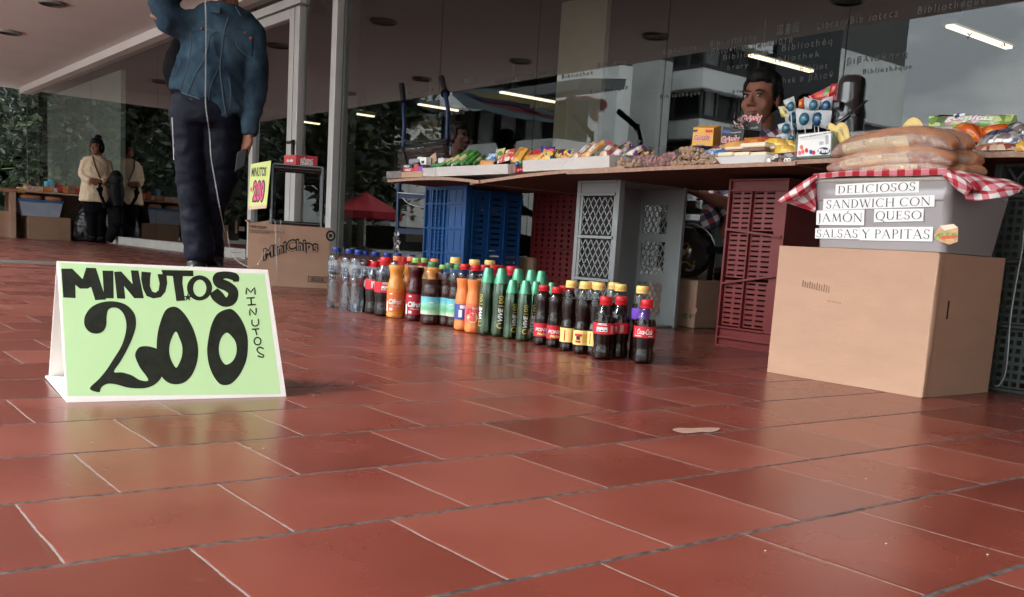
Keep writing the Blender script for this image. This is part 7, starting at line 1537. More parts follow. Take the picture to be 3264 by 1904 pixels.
def garment(nm, shapes, m, disp, par=None, vox=.011, sm_=4, hook=None):
    g = MB()
    for pts in shapes: g.tube([m_(p[0], p[1], p[4] if len(p) > 4 else 0) for p in pts], [(pr_(p[2]), pr_(p[3])) for p in pts], 22, ref=camr)
    return organic(g, nm, m, par or man, voxel=vox, smooth=sm_, disp=disp)
jk = garment('denim_jacket', (((712, 22, 62, 48), (708, 60, 100, 66), (700, 110, 116, 76), (690, 180, 116, 78), (672, 250, 124, 80), (655, 305, 120, 80), (650, 322, 112, 76)),
    ((690, 250, 100, 76), (715, 330, 82, 72), (735, 372, 62, 64), (742, 386, 52, 58)), ((640, 300, 96, 74), (655, 338, 52, 70), (664, 352, 18, 62)),
    ((762, 76, 50, 48), (806, 115, 43, 44), (820, 200, 35, 38), (818, 270, 34, 36), (805, 350, 31, 32), (796, 420, 27, 28), (795, 434, 26, 26)),
    ((650, 85, 54, 50), (590, 82, 48, 48, -.06), (535, 58, 46, 46, -.12), (512, 20, 42, 42, -.14), (548, -30, 36, 36, -.14), (600, -64, 30, 30, -.12))), M_denim, folds(.012, 9, .6))
tr = garment('track_trousers', (((660, 310, 112, 70), (655, 370, 114, 78), (658, 410, 108, 70)), ((608, 380, 62, 60), (606, 480, 52, 54), (611, 580, 46, 46), (620, 680, 44, 44), (630, 760, 48, 48), (636, 815, 48, 46), (634, 838, 42, 42)),
    ((712, 380, 62, 64, .02), (714, 480, 54, 56, .03), (704, 570, 48, 50, .06), (680, 660, 42, 46, .1), (668, 750, 42, 44, .12), (672, 815, 42, 42, .12), (676, 835, 36, 36, .12))), M_track, folds(.010, 8, 2.2))
sh = garment('shirt', (((712, 30, 42, 30, -.03), (716, 130, 40, 30, -.02), (722, 260, 40, 30, -.01), (720, 375, 40, 30, -.04)),), M_black, None, vox=.012)
for i, (x, y, dd) in enumerate(((628, 862, -.02), (684, 852, .10))):
    g = MB(); g.tube([m_(x - 2, y - 30, dd), m_(x, y + 4, dd), m_(x + 4, y + 22, dd - .06), m_(x + 12, y + 30, dd - .16)], [pr_(30), pr_(32), pr_(28), pr_(18)], 14); 
    for v in g.v: v.z = max(v.z, .012)
    so_ = organic(g, 'shoe', mat('black_leather', (.012, .011, .011), .3), man, voxel=.008, smooth=3); g = MB()
    c = sum((v.co for v in so_.data.vertices), Vector()) / len(so_.data.vertices) + OFF[man]; g.ell((c.x, c.y, .008), (.055, .12, .010), 16); g.build('sole', M_black, so_, smooth=60)
def surf(objs):
    trees = []
    for o in objs:
        off = OFF[o]; trees.append(BVHTree.FromPolygons([v.co + off for v in o.data.vertices], [tuple(p.vertices) for p in o.data.polygons]))
    def f(px, py, lift=.002):
        d = ray(px, py).normalized(); best = None
        for t in trees:
            h, n_, i_, ds = t.ray_cast(CO, d)
            if h is not None and (best is None or ds < best[1]): best = (h, ds)
        return (best[0] - d * lift) if best else None
    return f
sj = surf([jk]); stt = surf([tr]); n_seam = 0
def seam(f, pts, r, par, m=M_seam, nm='seam', k=6, flat=None):
    P = [f(x, y) for x, y in [tuple(v)[:2] for v in catmull([Vector((a, b_, 0)) for a, b_ in pts], k, False)]]; P = [p for p in P if p is not None]
    if len(P) < 2: return
    g = MB(); g.tube(P, [(r, r * .6)] * len(P) if not flat else [flat] * len(P), 6); return g.build(nm, m, par, smooth=60)
for pts, r in ((((728, 55), (716, 100), (708, 160), (702, 215), (707, 270), (714, 330), (724, 378)), .004), (((610, 100), (608, 160), (598, 215), (585, 255), (572, 285)), .003), (((672, 110), (650, 190), (625, 235), (605, 280), (596, 300)), .003), (((700, 215), (682, 250), (670, 285), (665, 330)), .003),
               (((536, 298), (580, 308), (620, 322), (662, 345)), .004), (((534, 288), (580, 297), (625, 312), (668, 333)), .0025), (((612, 98), (640, 92), (690, 98), (725, 110)), .003), (((752, 125), (757, 150), (790, 180), (803, 178)), .003), (((730, 246), (736, 300), (733, 350)), .0025), (((575, 190), (570, 215), (558, 240)), .004)):
    seam(sj, pts, r, jk)
for fl_ in (((612, 86), (688, 96), (686, 104), (650, 108), (640, 106), (614, 98)), ((752, 95), (806, 110), (802, 178), (788, 180), (758, 150))):
    P = [sj(x, y, .007) for x, y in fl_]
    if all(P): g = MB(); c = sum(P, Vector()) / len(P); g.add(P + [c], [(i, (i + 1) % len(P), len(P)) for i in range(len(P))]); o = g.build('pocket_flap', M_denim, jk, fixn=False)
for x, y in ((644, 92), (648, 340)): 
    p = sj(x, y, .008)
    if p: g = MB(); g.ell(p, (.008, .008, .008), 10); g.build('button', mat('brass_button', (.16, .08, .05), .4, metal=.6), jk, smooth=60)
for x, y in ((780, 106), (800, 122)):
    p = sj(x, y, .008)
    if p: g = MB(); g.ell(p, (.008, .008, .007), 10); g.build('pin', mat('red_pin', (.45, .05, .04), .3), jk, smooth=60)
g = MB(); g.add([m_(660, 8, -.12), m_(672, 40, -.14), m_(700, 42, -.15), m_(704, 20, -.13)], [(0, 1, 2, 3)]); g.add([m_(752, 20, -.10), m_(768, 48, -.12), m_(782, 62, -.10), m_(775, 30, -.05)], [(0, 1, 2, 3)]); o = g.build('collar', M_denim, jk, fixn=False); sm = o.modifiers.new('s', 'SOLIDIFY'); sm.thickness = .006
seam(stt, ((549, 375), (553, 460), (557, 560), (561, 650), (567, 720), (572, 785), (586, 822)), .0035, tr, mat('white_piping', (.55, .55, .56), .6), 'piping')
M_grip0 = mat('phone_black', (.008, .008, .008), .5, spec=.2); pc = m_(765, 515, -.06); g = MB(); g.obox(pc + camr * -.028 + Vector((0, 0, -.055)), camr * .055 + Vector((0, 0, .03)), CF * .02, Vector((0.01, 0, .10))); o = g.build('phone', M_grip0, bevel=.008); OFF[o] = Vector(); tag(o, 'black mobile phone held in the lowered hand of the standing man', 'phone')
g = MB(); g.ell(m_(590, 225, .14), (.11, .09, .15), 18); g.ell(m_(600, 165, .15), (.09, .08, .10), 16); o = organic(g, 'backpack', M_black, None, voxel=.012, disp=folds(.006, 12)); tag(o, 'black backpack on the back of the standing man', 'backpack')
# chains
M_chain = mat('chain_steel', (.30, .29, .28), .3, metal=1)
def chain(label, P, step=.009, r=.0007, lw=.0026):
    ln = [0]
    for a, b_ in zip(P, P[1:]): ln.append(ln[-1] + (b_ - a).length)
    g = MB(); s_ = 0; k = 0; j = 0
    while s_ < ln[-1]:
        while j < len(P) - 2 and ln[j + 1] < s_: j += 1
        seg = (P[j + 1] - P[j]); t = seg.normalized(); p = P[j] + t * (s_ - ln[j]); side = t.cross(CF if k % 2 else (CF + CR)).normalized()
        pts = [p + t * (step * .72 * math.cos(a * math.pi / 3)) + side * (lw * math.sin(a * math.pi / 3)) for a in range(7)]; g.tube(pts, r, 4, cap=False); s_ += step; k += 1
    o = g.build('chain', M_chain, smooth=70); tag(o, label, 'chain', 'steel chains around the phone seller')
c1_ = [m_(653, -10, -.22), m_(656, 60, -.22), m_(656, 150, -.22), m_(655, 260, -.22), m_(655, 330, -.22), m_(661, 380, -.22), m_(668, 430, -.2), m_(672, 500, -.2), m_(682, 560, -.2), m_(696, 640, -.2), m_(706, 690, -.18), m_(716, 740, -.12)]
chain('long steel chain hanging in front of the standing man', catmull(c1_, 4, False))
f_ = lambda x, y: cpl(x, y) - mey * .015
chain('steel chain hanging down the front of the printed carton', catmull([rp(862, 700, -.01), f_(876, 705), f_(879, 740), f_(881, 800), f_(884, 870), f_(882, 905)], 4, False))
chain('shorter steel chain with loop beside the other one on the printed carton', catmull([rp(895, 702, -.01), f_(893, 730), f_(890, 760), f_(893, 790), f_(893, 800)], 4, False))
chain('steel chain sagging across the left corner of the printed carton', catmull([AX(724, 740, mBL.x - .02), AX(735, 800, mBL.x - .02), AX(760, 835, mBL.x - .02), f_(800, 853), f_(820, 845), f_(845, 800)], 4, False))
# vendor
VD = 4.15
def v_(px, py, dd=0.0): return DP(px, py, VD + dd)
hv = v_(2426, 322); tocv = (CO - hv); tocv.z = 0; tocv.normalize(); fv = Matrix.Rotation(R(-26), 3, 'Z') @ tocv
if (fv - tocv).dot(CR) > 0: fv = Matrix.Rotation(R(26), 3, 'Z') @ tocv
ven = thing('person', 'seated vendor with short black hair and checked shirt looking over the goods on the table', 'person', (hv.x, hv.y, 0))
hb, MxV = head(ven, hv, fv, .95, M_skin2); b = MB(); b.v, b.f, b.m = hb.v, hb.f, hb.m
fr_ = fv; rt_ = fv.cross(Vector((0, 0, 1))).normalized(); up_ = Vector((0, 0, 1)); zc = hv.z
def vb(x, y, z): return Vector((hv.x, hv.y, 0)) + rt_ * x + fr_ * y + up_ * z
b.tube([vb(0, -.04, zc - .2), vb(0, -.05, zc - .35), vb(0, -.06, zc - .6)], [(.16, .09), (.15, .10), (.14, .10)], 18, ref=rt_)
kn = lambda k, z: Vector((hv.x - .17 + k * .055, hv.y - .24 - k * .05, z))
hl = AX(2235, 622, 3.30); hr = AX(2262, 630, 3.34)
for k, hh in ((-1, hl), (1, hr)):
    sh_ = vb(k * .17, -.04, zc - .24); el = vb(k * .15, .04, zc - .50); b.tube([sh_, el, hh + (el - hh) * .15], [.04, .036, .027], 12); hand(b, hh + (el - hh).normalized() * .04, (hh - el), Vector((0, 0, -1)), .95, .5, k)
for k in (-1, 1): b.tube([vb(k * .09, -.03, .45), kn(k, .45), kn(k, .07)], [.08, .06, .04], 12)
organic(b, 'body', M_skin2, ven, voxel=.0048, smooth=5); head_bits(ven, MxV, 'short')
def plaid():
    m = bpy.data.materials.new('plaid'); m.use_nodes = True; nt = m.node_tree; bb = nt.nodes['Principled BSDF']; bb.inputs['Roughness'].default_value = .85; tc = nt.nodes.new('ShaderNodeTexCoord'); mp = nt.nodes.new('ShaderNodeMapping'); mp.inputs['Rotation'].default_value = (.3, .5, .6); nt.links.new(tc.outputs['Object'], mp.inputs[0]); s = nt.nodes.new('ShaderNodeSeparateXYZ'); nt.links.new(mp.outputs[0], s.inputs[0]); A = lambda *a: math_node(nt, *a)
    fx_ = A('LESS_THAN', A('FRACT', A('DIVIDE', s.outputs[0], .05)), .5); fz_ = A('LESS_THAN', A('FRACT', A('DIVIDE', s.outputs[2], .05)), .5); v = A('ADD', A('MULTIPLY', fx_, .34), A('MULTIPLY', fz_, .5)); r = ramp(nt, [(0, (.50, .48, .50)), (.2, (.22, .04, .06)), (.45, (.10, .10, .15)), (.7, (.012, .014, .04))]); r.color_ramp.interpolation = 'CONSTANT'; nt.links.new(v, r.inputs[0]); nt.links.new(r.outputs[0], bb.inputs['Base Color']); return m
g = MB(); g.tube([vb(0, -.035, zc - .115), vb(0, -.04, zc - .155), vb(0, -.045, zc - .22), vb(0, -.05, zc - .40), vb(0, -.06, zc - .62)], [(.068, .062), (.15, .09), (.205, .115), (.165, .12), (.14, .12)], 22, ref=rt_)
for k in (-1, 1): g.tube([vb(k * .15, -.04, zc - .185), vb(k * .20, -.03, zc - .30), vb(k * .16, .04, zc - .49), vb(k * .13, .12, zc - .52)], [.065, .062, .052, .045], 14)
M_plaid = plaid(); vs_ = organic(g, 'checked_shirt', M_plaid, ven, voxel=.010, smooth=3, disp=folds(.006, 14))
for k in (-1, 1):
    P = [vb(k * .035, .035, zc - .155), vb(k * .075, -.01, zc - .115), vb(k * .078, -.03, zc - .15), vb(k * .06, .06, zc - .235)]; g = MB(); g.add(P, [(0, 1, 2, 3)]); o = g.build('collar', M_plaid, vs_, fixn=False); sm = o.modifiers.new('s', 'SOLIDIFY'); sm.thickness = .005
g = MB(); 
for k in (-1, 1): g.tube([vb(k * .09, -.06, .46), kn(k, .46), kn(k, .37), kn(k, .08)], [.095, .078, .066, .055], 14)
organic(g, 'trousers', M_black, ven, voxel=.012)
for k in (-1, 1): g = MB(); g.ell(kn(k, .045), (.05, .10, .045), 14); g.build('shoe', M_black, ven, smooth=70)
g = MB(); g.ell(Mx_p := (MxV @ Vector((-.079, .0, -.034))), (.004, .004, .004), 8); g.build('earring', M_black, ven, smooth=60)
st_ = thing('stool', 'low dark stool under the seated vendor', 'stool', tuple(vb(0, -.03, 0))); g = MB(); c = vb(0, -.05, 0); g.box((c.x - .16, c.y - .16, .33), (c.x + .16, c.y + .16, .36)); g.build('seat', M_black, st_)
for i in (-1, 1):
    for j in (-1, 1): g = MB(); g.tube([(c.x + i * .13, c.y + j * .13, 0), (c.x + i * .12, c.y + j * .12, .33)], .012, 8); g.build('leg', M_black, st_)
# profile person near the glass, behind the green rolls
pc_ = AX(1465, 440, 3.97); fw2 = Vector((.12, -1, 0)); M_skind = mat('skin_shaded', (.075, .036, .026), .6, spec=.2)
pp = thing('person', 'dark haired person in profile sitting by the glass behind the green biscuit rolls', 'person', (pc_.x, pc_.y, 0)); hb, Mx2 = head(pp, pc_, fw2, .80, M_skind); b = MB(); b.v, b.f, b.m = hb.v, hb.f, hb.m
b.tube([pc_ + Vector((0, .02, -.16)), pc_ + Vector((0, .03, -.45)), pc_ + Vector((0, .04, -.7))], [(.11, .12), (.11, .13), (.12, .15)], 16, ref=(1, 0, 0)); b.tube([pc_ + Vector((-.02, 0, -.7)), pc_ + Vector((-.05, -.35, -.72)), pc_ + Vector((-.05, -.38, -1.0))], [.08, .06, .045], 12)
for k in (-1, 1): e_ = pc_ + Vector((k * .12, -.05, -.45)); b.tube([pc_ + Vector((k * .1, .02, -.2)), e_, e_ + Vector((-k * .04, -.2, -.05))], [.04, .035, .025], 10); hand(b, e_ + Vector((-k * .04, -.2, -.05)), Vector((0, -1, 0)), Vector((0, 0, -1)), .85, .5, k)
organic(b, 'body', M_skind, pp, voxel=.007, smooth=3); head_bits(pp, Mx2, 'short')
g = MB(); g.tube([pc_ + Vector((0, .02, -.13)), pc_ + Vector((0, .03, -.19)), pc_ + Vector((0, .03, -.45)), pc_ + Vector((0, .04, -.78))], [(.07, .07), (.15, .13), (.16, .15), (.16, .18)], 18, ref=(1, 0, 0)); g.tube([pc_ + Vector((-.02, 0, -.72)), pc_ + Vector((-.05, -.36, -.74)), pc_ + Vector((-.05, -.39, -.98))], [.1, .08, .06], 12); organic(g, 'dark_clothes', M_black, pp, voxel=.014)
st2 = thing('stool', 'low stool under the person in profile by the glass', 'stool', (pc_.x, pc_.y, 0)); g = MB(); zst = pc_.z - .86; g.box((pc_.x - .15, pc_.y - .1, zst - .03), (pc_.x + .15, pc_.y + .2, zst)); g.build('seat', M_black, st2)
for i in (-1, 1):
    for j in (-1, 1): g = MB(); g.tube([(pc_.x + i * .12, pc_.y + .05 + j * .12, 0), (pc_.x + i * .12, pc_.y + .05 + j * .12, zst - .03)], .012, 8); g.build('leg', M_black, st2)
# ---------------------------------------------------------------- hand truck and rope bundle
HX = 3.35; M_bt = mat('blue_tube', (.008, .020, .065), .4, metal=.2, var=.3, vs=20); M_grip = mat('rubber_grip', (.006, .006, .006), .6)
ht = thing('hand_truck', 'blue hand truck with black rubber grips behind the left end of the table', 'hand truck', (HX, AX(1350, 600, HX).y, 0))
rails = []
for pts in (((1280, 275), (1287, 335), (1289, 400), (1284, 520), (1272, 600), (1266, 740), (1262, 800)), ((1407, 252), (1420, 302), (1428, 350), (1424, 520), (1412, 640), (1400, 800))):
    P = [AX(x, y, HX + (.06 if i == 0 else 0)) for i, (x, y) in enumerate(pts)]; e = Vector((P[-1].x, P[-1].y, .02)); g = MB(); g.tube(P + [e], .014, 12); g.build('rail', M_bt, ht, smooth=60); rails.append(P)
    g = MB(); g.tube([P[0] + (P[0] - P[1]).normalized() * .01, P[0].lerp(P[1], .9)], [.021, .019], 12); g.build('grip', M_grip, ht, smooth=60); g = MB(); q = P[0].lerp(P[1], .92); g.tube([q, q + (P[1] - P[0]).normalized() * .006], .03, 12); g.build('grip_collar', M_grip, ht)
for y in (614, 733): 
    a, b_ = AX(1268, y, HX), AX(1405, y + 10, HX); a.z = b_.z; g = MB(); g.bar(a, b_, .012, .035, up=(0, 0, 1)); g.build('crossbar', M_bt, ht)
a, b_ = rails[0][-1], rails[1][-1]; g = MB(); g.box((HX - .14, min(a.y, b_.y), .012), (HX, max(a.y, b_.y), .02)); g.build('toe_plate', M_bt, ht)
for y in (a.y + .07, b_.y - .07): g = MB(); c = Vector((HX + .07, y, .1)); g.tube([c - Vector((0, .02, 0)), c + Vector((0, .02, 0))], .095, 24); w = g.build('wheel', M_grip, ht, smooth=40)
for i, (p, q) in enumerate((((1290, 452), (1428, 444)), ((1290, 448), (1428, 470)), ((1295, 460), (1425, 458)), ((1292, 470), (1426, 448)))):
    g = MB(); a, b_ = AX(*p, HX - .02), AX(*q, HX - .02); g.tube([a, (a + b_) / 2 + Vector((-.01, 0, -.01)), b_], .007, 8); o = g.build('elastic_strap', M_grip, smooth=60); tag(o, 'black elastic strap tied between the rails of the blue hand truck', 'strap', 'straps on the hand truck')
rb = thing('rope_bundle', 'folded grey brown fabric bundle strapped to the hand truck behind the cough drops', 'bundle', tuple(AX(1350, 545, HX - .06)))
g = MB(); rg = random.Random(8)
for k in range(15):
    y = 478 + k * 4.6; dx = rg.uniform(-3, 5); P = [AX(x, y + 4 * math.sin(x * .03 + k * .5) - (8 if k < 4 else 2) * math.exp(-((x - 1425) / 50) ** 2) + rg.uniform(-1, 1), HX - .05 - rg.uniform(0, .03)) for x in range(1277 + int(dx), 1432, 16)]; g.tube(P, [(.0085, .02)] * len(P), 8, ref=(0, 0, 1))
g.build('folds', mat('grey_brown_fabric', (.085, .065, .06), .85, var=.4, vs=30, stretch=(1, 1, 6), bump=.002), rb, smooth=60)
g = MB(); g.tube(catmull([AX(x, y, HX - .1) for x, y in ((1280, 470), (1290, 500), (1298, 530), (1310, 545))], 4, False), .008, 8); g.build('strap', M_grip, rb, smooth=60)
g = MB(); P = [AX(x, y, 3.2) for x, y in ((1269, 612), (1266, 680), (1268, 720), (1262, 790), (1258, 830))]; g.tube(catmull(P, 4, False), .0022, 6); o = g.build('twine', mat('green_twine', (.16, .30, .30), .8), smooth=60); tag(o, 'pale green twine hanging from the hand truck down to the water bottles', 'twine')
g = MB(); P = [AX(x, y, 3.2) for x, y in ((1268, 614), (1300, 617), (1352, 620))]; g.tube(P, .0022, 6); o = g.build('string', M_paper, smooth=60); tag(o, 'white string tied along the upper crossbar of the hand truck', 'string')
g = MB(); P = [AX(x, y, 3.2) for x, y in ((1284, 632), (1300, 648), (1325, 657), (1350, 662))]; g.tube(catmull(P, 4, False), .002, 6); o = g.build('string', M_paper, smooth=60); tag(o, 'slack white string sagging below the upper crossbar', 'string')
rg = random.Random(6); g = MB()
for k in range(40): c = AX(1262 + rg.uniform(-8, 10), rg.uniform(742, 800), 3.15); g.add([c + Vector((rg.gauss(0, .008), rg.gauss(0, .010), rg.gauss(0, .012))) for _ in range(3)], [(0, 1, 2)])
o = g.build('foil_scrap', mat('foil', (.6, .6, .6), .2, metal=.8), fixn=False); tag(o, 'crumpled shiny foil hanging from the hand truck', 'foil')
# ---------------------------------------------------------------- far stall at the left
YF = 15.66; M_fb = mat('brown_board', (.16, .10, .07), .8, var=.15); M_fl = mat('tan_board', (.36, .23, .16), .8)
fs_ = thing('far_table', 'low brown board table of the far stall at the left edge', 'table', tuple(AY(150, 765, YF)))
a, b_ = AY(-60, 612, YF + .1), AY(318, 624, YF + .1); zt_ = AY(180, 616, YF + .1).z; g = MB(); g.box((a.x, YF - .02, zt_ - .02), (b_.x, YF + .75, zt_)); g.build('tabletop', M_fl, fs_)
a, b_ = AY(52, 700, YF + .12), AY(316, 700, YF + .12); g = MB(); g.box((a.x, YF + .45, 0), (b_.x, YF + .47, zt_ - .021)); g.build('back_panel', M_fb, fs_); 
for px in ((33, 51), (-50, -30)): a, b_ = AY(px[0], 700, YF), AY(px[1], 700, YF); g = MB(); g.box((a.x, YF, 0), (b_.x, YF + .4, zt_ - .021)); g.build('leg_board', M_fl, fs_)
a, b_ = AY(0, 672, YF + .1), AY(33, 670, YF + .1); g = MB(); g.box((a.x - .5, YF + .1, 0), (b_.x, YF + .5, a.z)); o = g.build('shelf_box', M_cb); tag(o, 'small cardboard box behind the cola bottles of the far stall', 'box')
def fbox(nm, label, cat, x0, x1, y0, y1, Y, dep, m, group=None, z0=None):
    a, b_ = AY(x0, y1, Y), AY(x1, y1, Y); zb = z0 if z0 is not None else max(0, (a.z + b_.z) / 2); zt2 = (AY(x0, y0, Y).z + AY(x1, y0, Y).z) / 2; g = MB(); g.box((a.x, Y, zb), (b_.x, Y + dep, zt2)); o = g.build(nm, m, bevel=.004); tag(o, label, cat, group); OFF[o] = Vector(); return o, zt2
o, zc_ = fbox('cardboard_carton', 'wide cardboard carton on the floor under the blue rimmed tub of the far stall', 'carton', 90, 226, 692, 768, YF, .45, M_cbd, z0=0)
a, b_ = AY(62, 655, YF + .02), AY(200, 655, YF + .02); zr = AY(130, 645, YF).z
ft2 = thing('blue_rimmed_tub', 'pale plastic tub with blue rim on the cardboard carton of the far stall', 'tub', ((a.x + b_.x) / 2, YF, zc_)); g = MB(); g.add([(a.x + .04, YF + .05, zc_), (b_.x - .04, YF + .05, zc_), (b_.x - .04, YF + .38, zc_), (a.x + .04, YF + .38, zc_), (a.x, YF + .02, zr), (b_.x, YF + .02, zr), (b_.x, YF + .4, zr), (a.x, YF + .4, zr)], [(0, 3, 2, 1), (0, 1, 5, 4), (1, 2, 6, 5), (2, 3, 7, 6), (3, 0, 4, 7), (4, 5, 6, 7)]); g.build('tub_wall', mat('pale_blue_plastic', (.30, .34, .42), .4, var=.1), ft2)
g = MB(); g.box((a.x - .02, YF, zr), (b_.x + .02, YF + .42, zr + .035)); g.build('rim', mat('blue_rim', (.03, .12, .30), .4), ft2, bevel=.01)
for x0, x1, lab in ((62, 132, 'left wrapped sandwich on the blue rimmed tub'), (143, 196, 'right wrapped sandwich on the blue rimmed tub')):
    p, q = AY(x0, 634, YF + .1), AY(x1, 636, YF + .1); p.z = q.z = zr + .065; g = MB(); g.tube([p, p.lerp(q, .1), p.lerp(q, .9), q], [.01, .035, .035, .01], 12); o = g.build('sandwich', M_bread, smooth=60); tag(o, lab, 'sandwich', 'sandwiches of the far stall')
rg = random.Random(31); fl_labels = []
cols = [('far_orange', (.5, .18, .05)), ('far_red', (.35, .04, .03)), ('far_yellow', (.55, .36, .08)), ('far_tan', (.40, .28, .2)), ('far_blue', (.08, .28, .4)), ('far_brown', (.2, .09, .06)), ('far_white', (.55, .5, .47))]
for i, (x0, x1, y0, y1, c) in enumerate(((-2, 82, 607, 614, 2), (0, 40, 598, 607, 5), (40, 60, 600, 607, 1), (60, 82, 597, 606, 2), (83, 138, 594, 611, 3), (84, 100, 588, 594, 5), (140, 168, 596, 612, 0), (150, 160, 578, 596, 4), (162, 172, 574, 592, 4), (172, 184, 600, 612, 6), (184, 200, 588, 612, 1), (200, 218, 596, 616, 0), (218, 240, 592, 616, 5), (240, 260, 600, 618, 1))):
    nm, cc = cols[c]; where = 'between %s and %s' % (('the left edge', 'the blue wrappers') if x1 < 145 else ('the blue wrappers', 'the green carton'))
    o, _ = fbox('snack_pack', ['long yellow tray edge of snacks at the left edge of the far stall', 'dark heap of packets at the far left of the far stall', 'small red packet before the yellow one of the far stall', 'yellow packet heap left of the tan carton', 'tan open carton on the far stall', 'dark packet behind the tan carton', 'orange packet under the blue wrappers', 'upright blue wrapper on the far stall', 'second upright blue wrapper on the far stall', 'white packet right of the blue wrappers', 'tall red packet on the far stall', 'orange packet right of the tall red one', 'brown packet heap left of the black bag top', 'last red packet before the green carton'][i], 'snack', x0, x1, y0, y1, YF + .05 + .01 * (i % 4), .2, mat(nm, cc, .5, var=.6, vs=30, bump=.003), 'snacks of the far stall')
o, _ = fbox('green_carton', 'open green carton with white packs at the right end of the far stall', 'carton', 261, 313, 607, 625, YF + .02, .3, mat('far_green', (.08, .30, .06), .5))
rg = random.Random(3); g = MB()
for k in range(16): c = AY(264 + k * 3.1, 603 + rg.uniform(-3, 3), YF + .12); g.ell(c, (.018, .03, .02), 8)
g.build('white_packs', mat('far_pack', (.55, .55, .6), .4), o, smooth=60)
# black bag, seated figure, woman
g = MB(); c = AY(285, 700, YF + .1); 
g.tube([AY(282, 632, YF), AY(280, 660, YF), AY(283, 700, YF), AY(290, 745, YF), AY(295, 768, YF)], [(.05, .06), (.12, .12), (.22, .18), (.27, .22), (.24, .2)], 18, ref=(1, 0, 0))
for v in g.v: v.z = max(v.z, .003)
o = organic(g, 'bin_bag', mat('black_plastic_bag', (.006, .006, .006), .3, bump=.01, bs=8), None, voxel=.02, disp=folds(.02, 9)); tag(o, 'big black plastic bag hanging at the right end of the far stall', 'bag')
YS = 15.2
def s_(px, py, dd=0): return AY(px, py, YS + dd)
fg = thing('person', 'seated person in black with long dark hair seen from behind by the far stall', 'person', (s_(400, 780).x, YS, 0)); g = MB()
g.ell(s_(372, 573), (.085, .10, .12), 16); g.tube([s_(375, 600), s_(385, 640), s_(392, 690), s_(398, 730)], [(.09, .10), (.20, .15), (.22, .17), (.24, .2)], 16, ref=(1, 0, 0)); g.tube([s_(395, 730), s_(360, 735, -.25), s_(345, 770, -.28)], [.11, .09, .06], 12); g.tube([s_(410, 730), s_(400, 740, -.3), s_(392, 772, -.3)], [.11, .09, .06], 12)
g.tube([s_(355, 640), s_(335, 660, -.1), s_(320, 618, -.15)], [.05, .036, .026], 10); hand(g, s_(320, 616, -.15), Vector((0, 0, 1)), Vector((0, 1, 0)), 1, .3, 1)
organic(g, 'body', M_black, fg, voxel=.015, disp=folds(.008, 10)); g = MB(); g.ell(s_(370, 572, -.03), (.10, .11, .135), 16); g.tube([s_(372, 590, -.06), s_(374, 620, -.1), s_(378, 660, -.13)], [(.10, .08), (.10, .06), (.07, .04)], 14, ref=(1, 0, 0)); organic(g, 'hair', M_hair, fg, voxel=.012, disp=lambda c: .006 * noise.noise(c * 40))
rs = thing('red_stool', 'low red metal stool under the seated person in black', 'stool', tuple(s_(420, 760))); M_rs = mat('red_metal', (.14, .01, .01), .4); g = MB(); c = s_(415, 735); g.box((c.x - .22, YS - .15, c.z - .03), (c.x + .25, YS + .2, c.z)); g.build('seat', M_rs, rs)
for i in (-1, 1):
    for j in (-1, 1): g = MB(); g.tube([(c.x + i * .18, YS + j * .13, 0), (c.x + i * .14, YS + j * .1, c.z)], .012, 8); g.build('leg', M_rs, rs)
WX = 3.93; hw = AX(300, 470, WX); YW = hw.y
def w_(px, py, dd=0): return AY(px, py, YW + dd)
wo = thing('person', 'woman in a cream sweater with a dark bun standing behind the far stall', 'person', (hw.x, YW, 0)); fw3 = Vector((-.75, -.66, 0)); hb, Mx3 = head(wo, w_(308, 470), fw3, 1.0, M_skin); b = MB(); b.v, b.f, b.m = hb.v, hb.f, hb.m
pmw = FPX / ((hw - CO).dot(CF))
b.tube([w_(308, 500), w_(306, 560), w_(306, 650)], [(.14, .09), (.13, .10), (.15, .11)], 16, ref=(1, 0, 0))
for k in (-1, 1): b.tube([w_(306 + k * 12, 650), w_(306 + k * 12, 710), Vector((w_(306 + k * 12, 770).x, YW, .06))], [.085, .06, .045], 12)
for k, (ex_, wx_) in ((-1, (262, 290)), (1, (348, 318))):
    el = w_(ex_, 560); wr = w_(wx_, 578, -.16); b.tube([w_(306 + k * 34, 512), el, wr], [.045, .038, .026], 10); hand(b, wr, Vector((-k, -.3, 0)), Vector((0, 1, .2)), 1, .5, k)
organic(b, 'body', M_skin, wo, voxel=.009, smooth=3); head_bits(wo, Mx3, 'bun')
g = MB(); g.tube([w_(308, 497), w_(308, 508), w_(306, 540), w_(305, 590), w_(305, 645)], [(.09, .08), (.19, .11), (.20, .13), (.20, .14), (.24, .16)], 20, ref=(1, 0, 0))
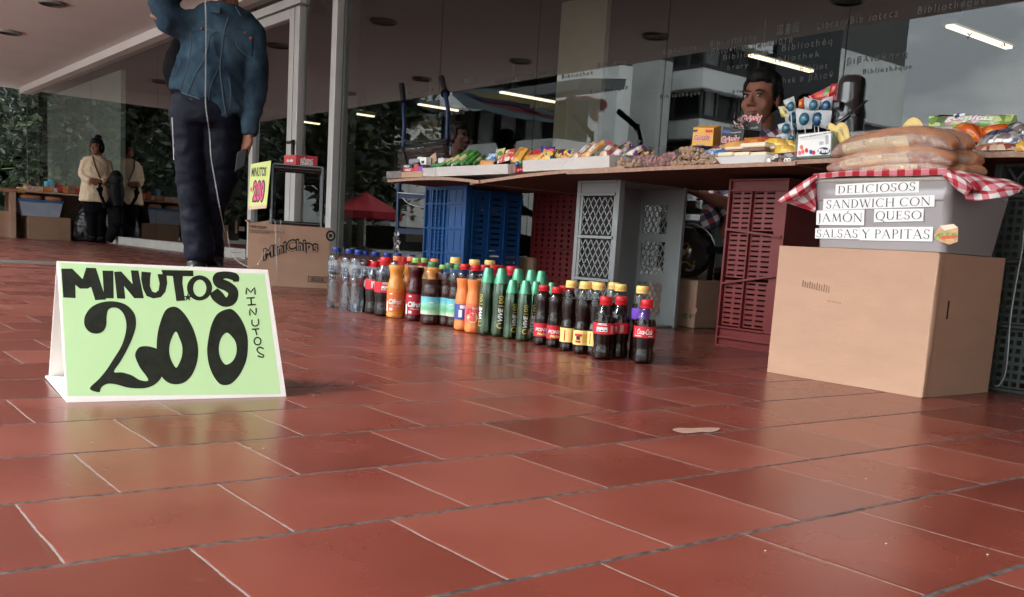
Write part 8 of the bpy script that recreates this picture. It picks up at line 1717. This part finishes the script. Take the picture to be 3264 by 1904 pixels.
for k, (ex_, wx_) in ((-1, (262, 286)), (1, (350, 322))): g.tube([w_(306 + k * 34, 514), w_(ex_, 560), w_(wx_, 580, -.15)], [.07, .065, .05], 12)
organic(g, 'cream_sweater', mat('cream_knit', (.62, .49, .34), .9, var=.08, bump=.003, bs=60), wo, voxel=.014, disp=folds(.012, 8)); g = MB()
g.tube([w_(306, 640), w_(306, 680)], [(.19, .14), (.17, .12)], 16, ref=(1, 0, 0))
for k in (-1, 1): g.tube([w_(306 + k * 14, 660), w_(306 + k * 13, 715), Vector((w_(306 + k * 12, 770).x, YW, .08))], [.10, .075, .06], 12); 
organic(g, 'dark_trousers', M_black, wo, voxel=.014)
for k in (-1, 1): g = MB(); g.ell((w_(306 + k * 12, 770).x - .03, YW - .05, .04), (.06, .12, .04), 12); g.build('shoe', M_black, wo, smooth=60)
g = MB(); g.tube([w_(296, 498, -.12), w_(304, 530, -.16), w_(318, 565, -.16), w_(345, 600, -.12)], [(.012, .004)] * 4, 6); o = g.build('bag_strap', mat('brown_strap', (.10, .05, .03), .6), smooth=60); tag(o, 'brown bag strap worn across the cream sweater of the woman', 'strap')
# floor litter
rg = random.Random(17); M_lit = mat('pale_crumb', (.45, .38, .33), .8)
for i, (x, y) in enumerate(((3005, 1287), (3045, 1292), (1420, 1212), (800, 1430), (293, 1413), (90, 923), (1000, 1262), (2825, 1735), (2760, 1528), (3148, 1770), (840, 1432), (2440, 1758), (1365, 1045))):
    p = AZ(x, y); g = MB(); g.ell((p.x, p.y, .0007), (.0014 + .0014 * rg.random(), .0013, .0008), 6); o = g.build('crumb', M_lit); tag(o, 'tiny pale crumb on the red tile floor', 'crumb', 'crumbs on the floor')
P = [AZ(x, y) for x, y in ((2143, 1372), (2160, 1366), (2200, 1367), (2250, 1365), (2292, 1366), (2288, 1374), (2262, 1380), (2235, 1379), (2200, 1383), (2170, 1382))]; g = MB(); g.add([p + Vector((0, 0, .001)) for p in catmull(P, 3)], [tuple(range(30))]); o = g.build('dried_patch', mat('dried_plaster', (.24, .15, .12), .85, var=.15, vs=80), fixn=False); tag(o, 'pale dried patch of plaster on the floor in front of the brown box', 'patch')
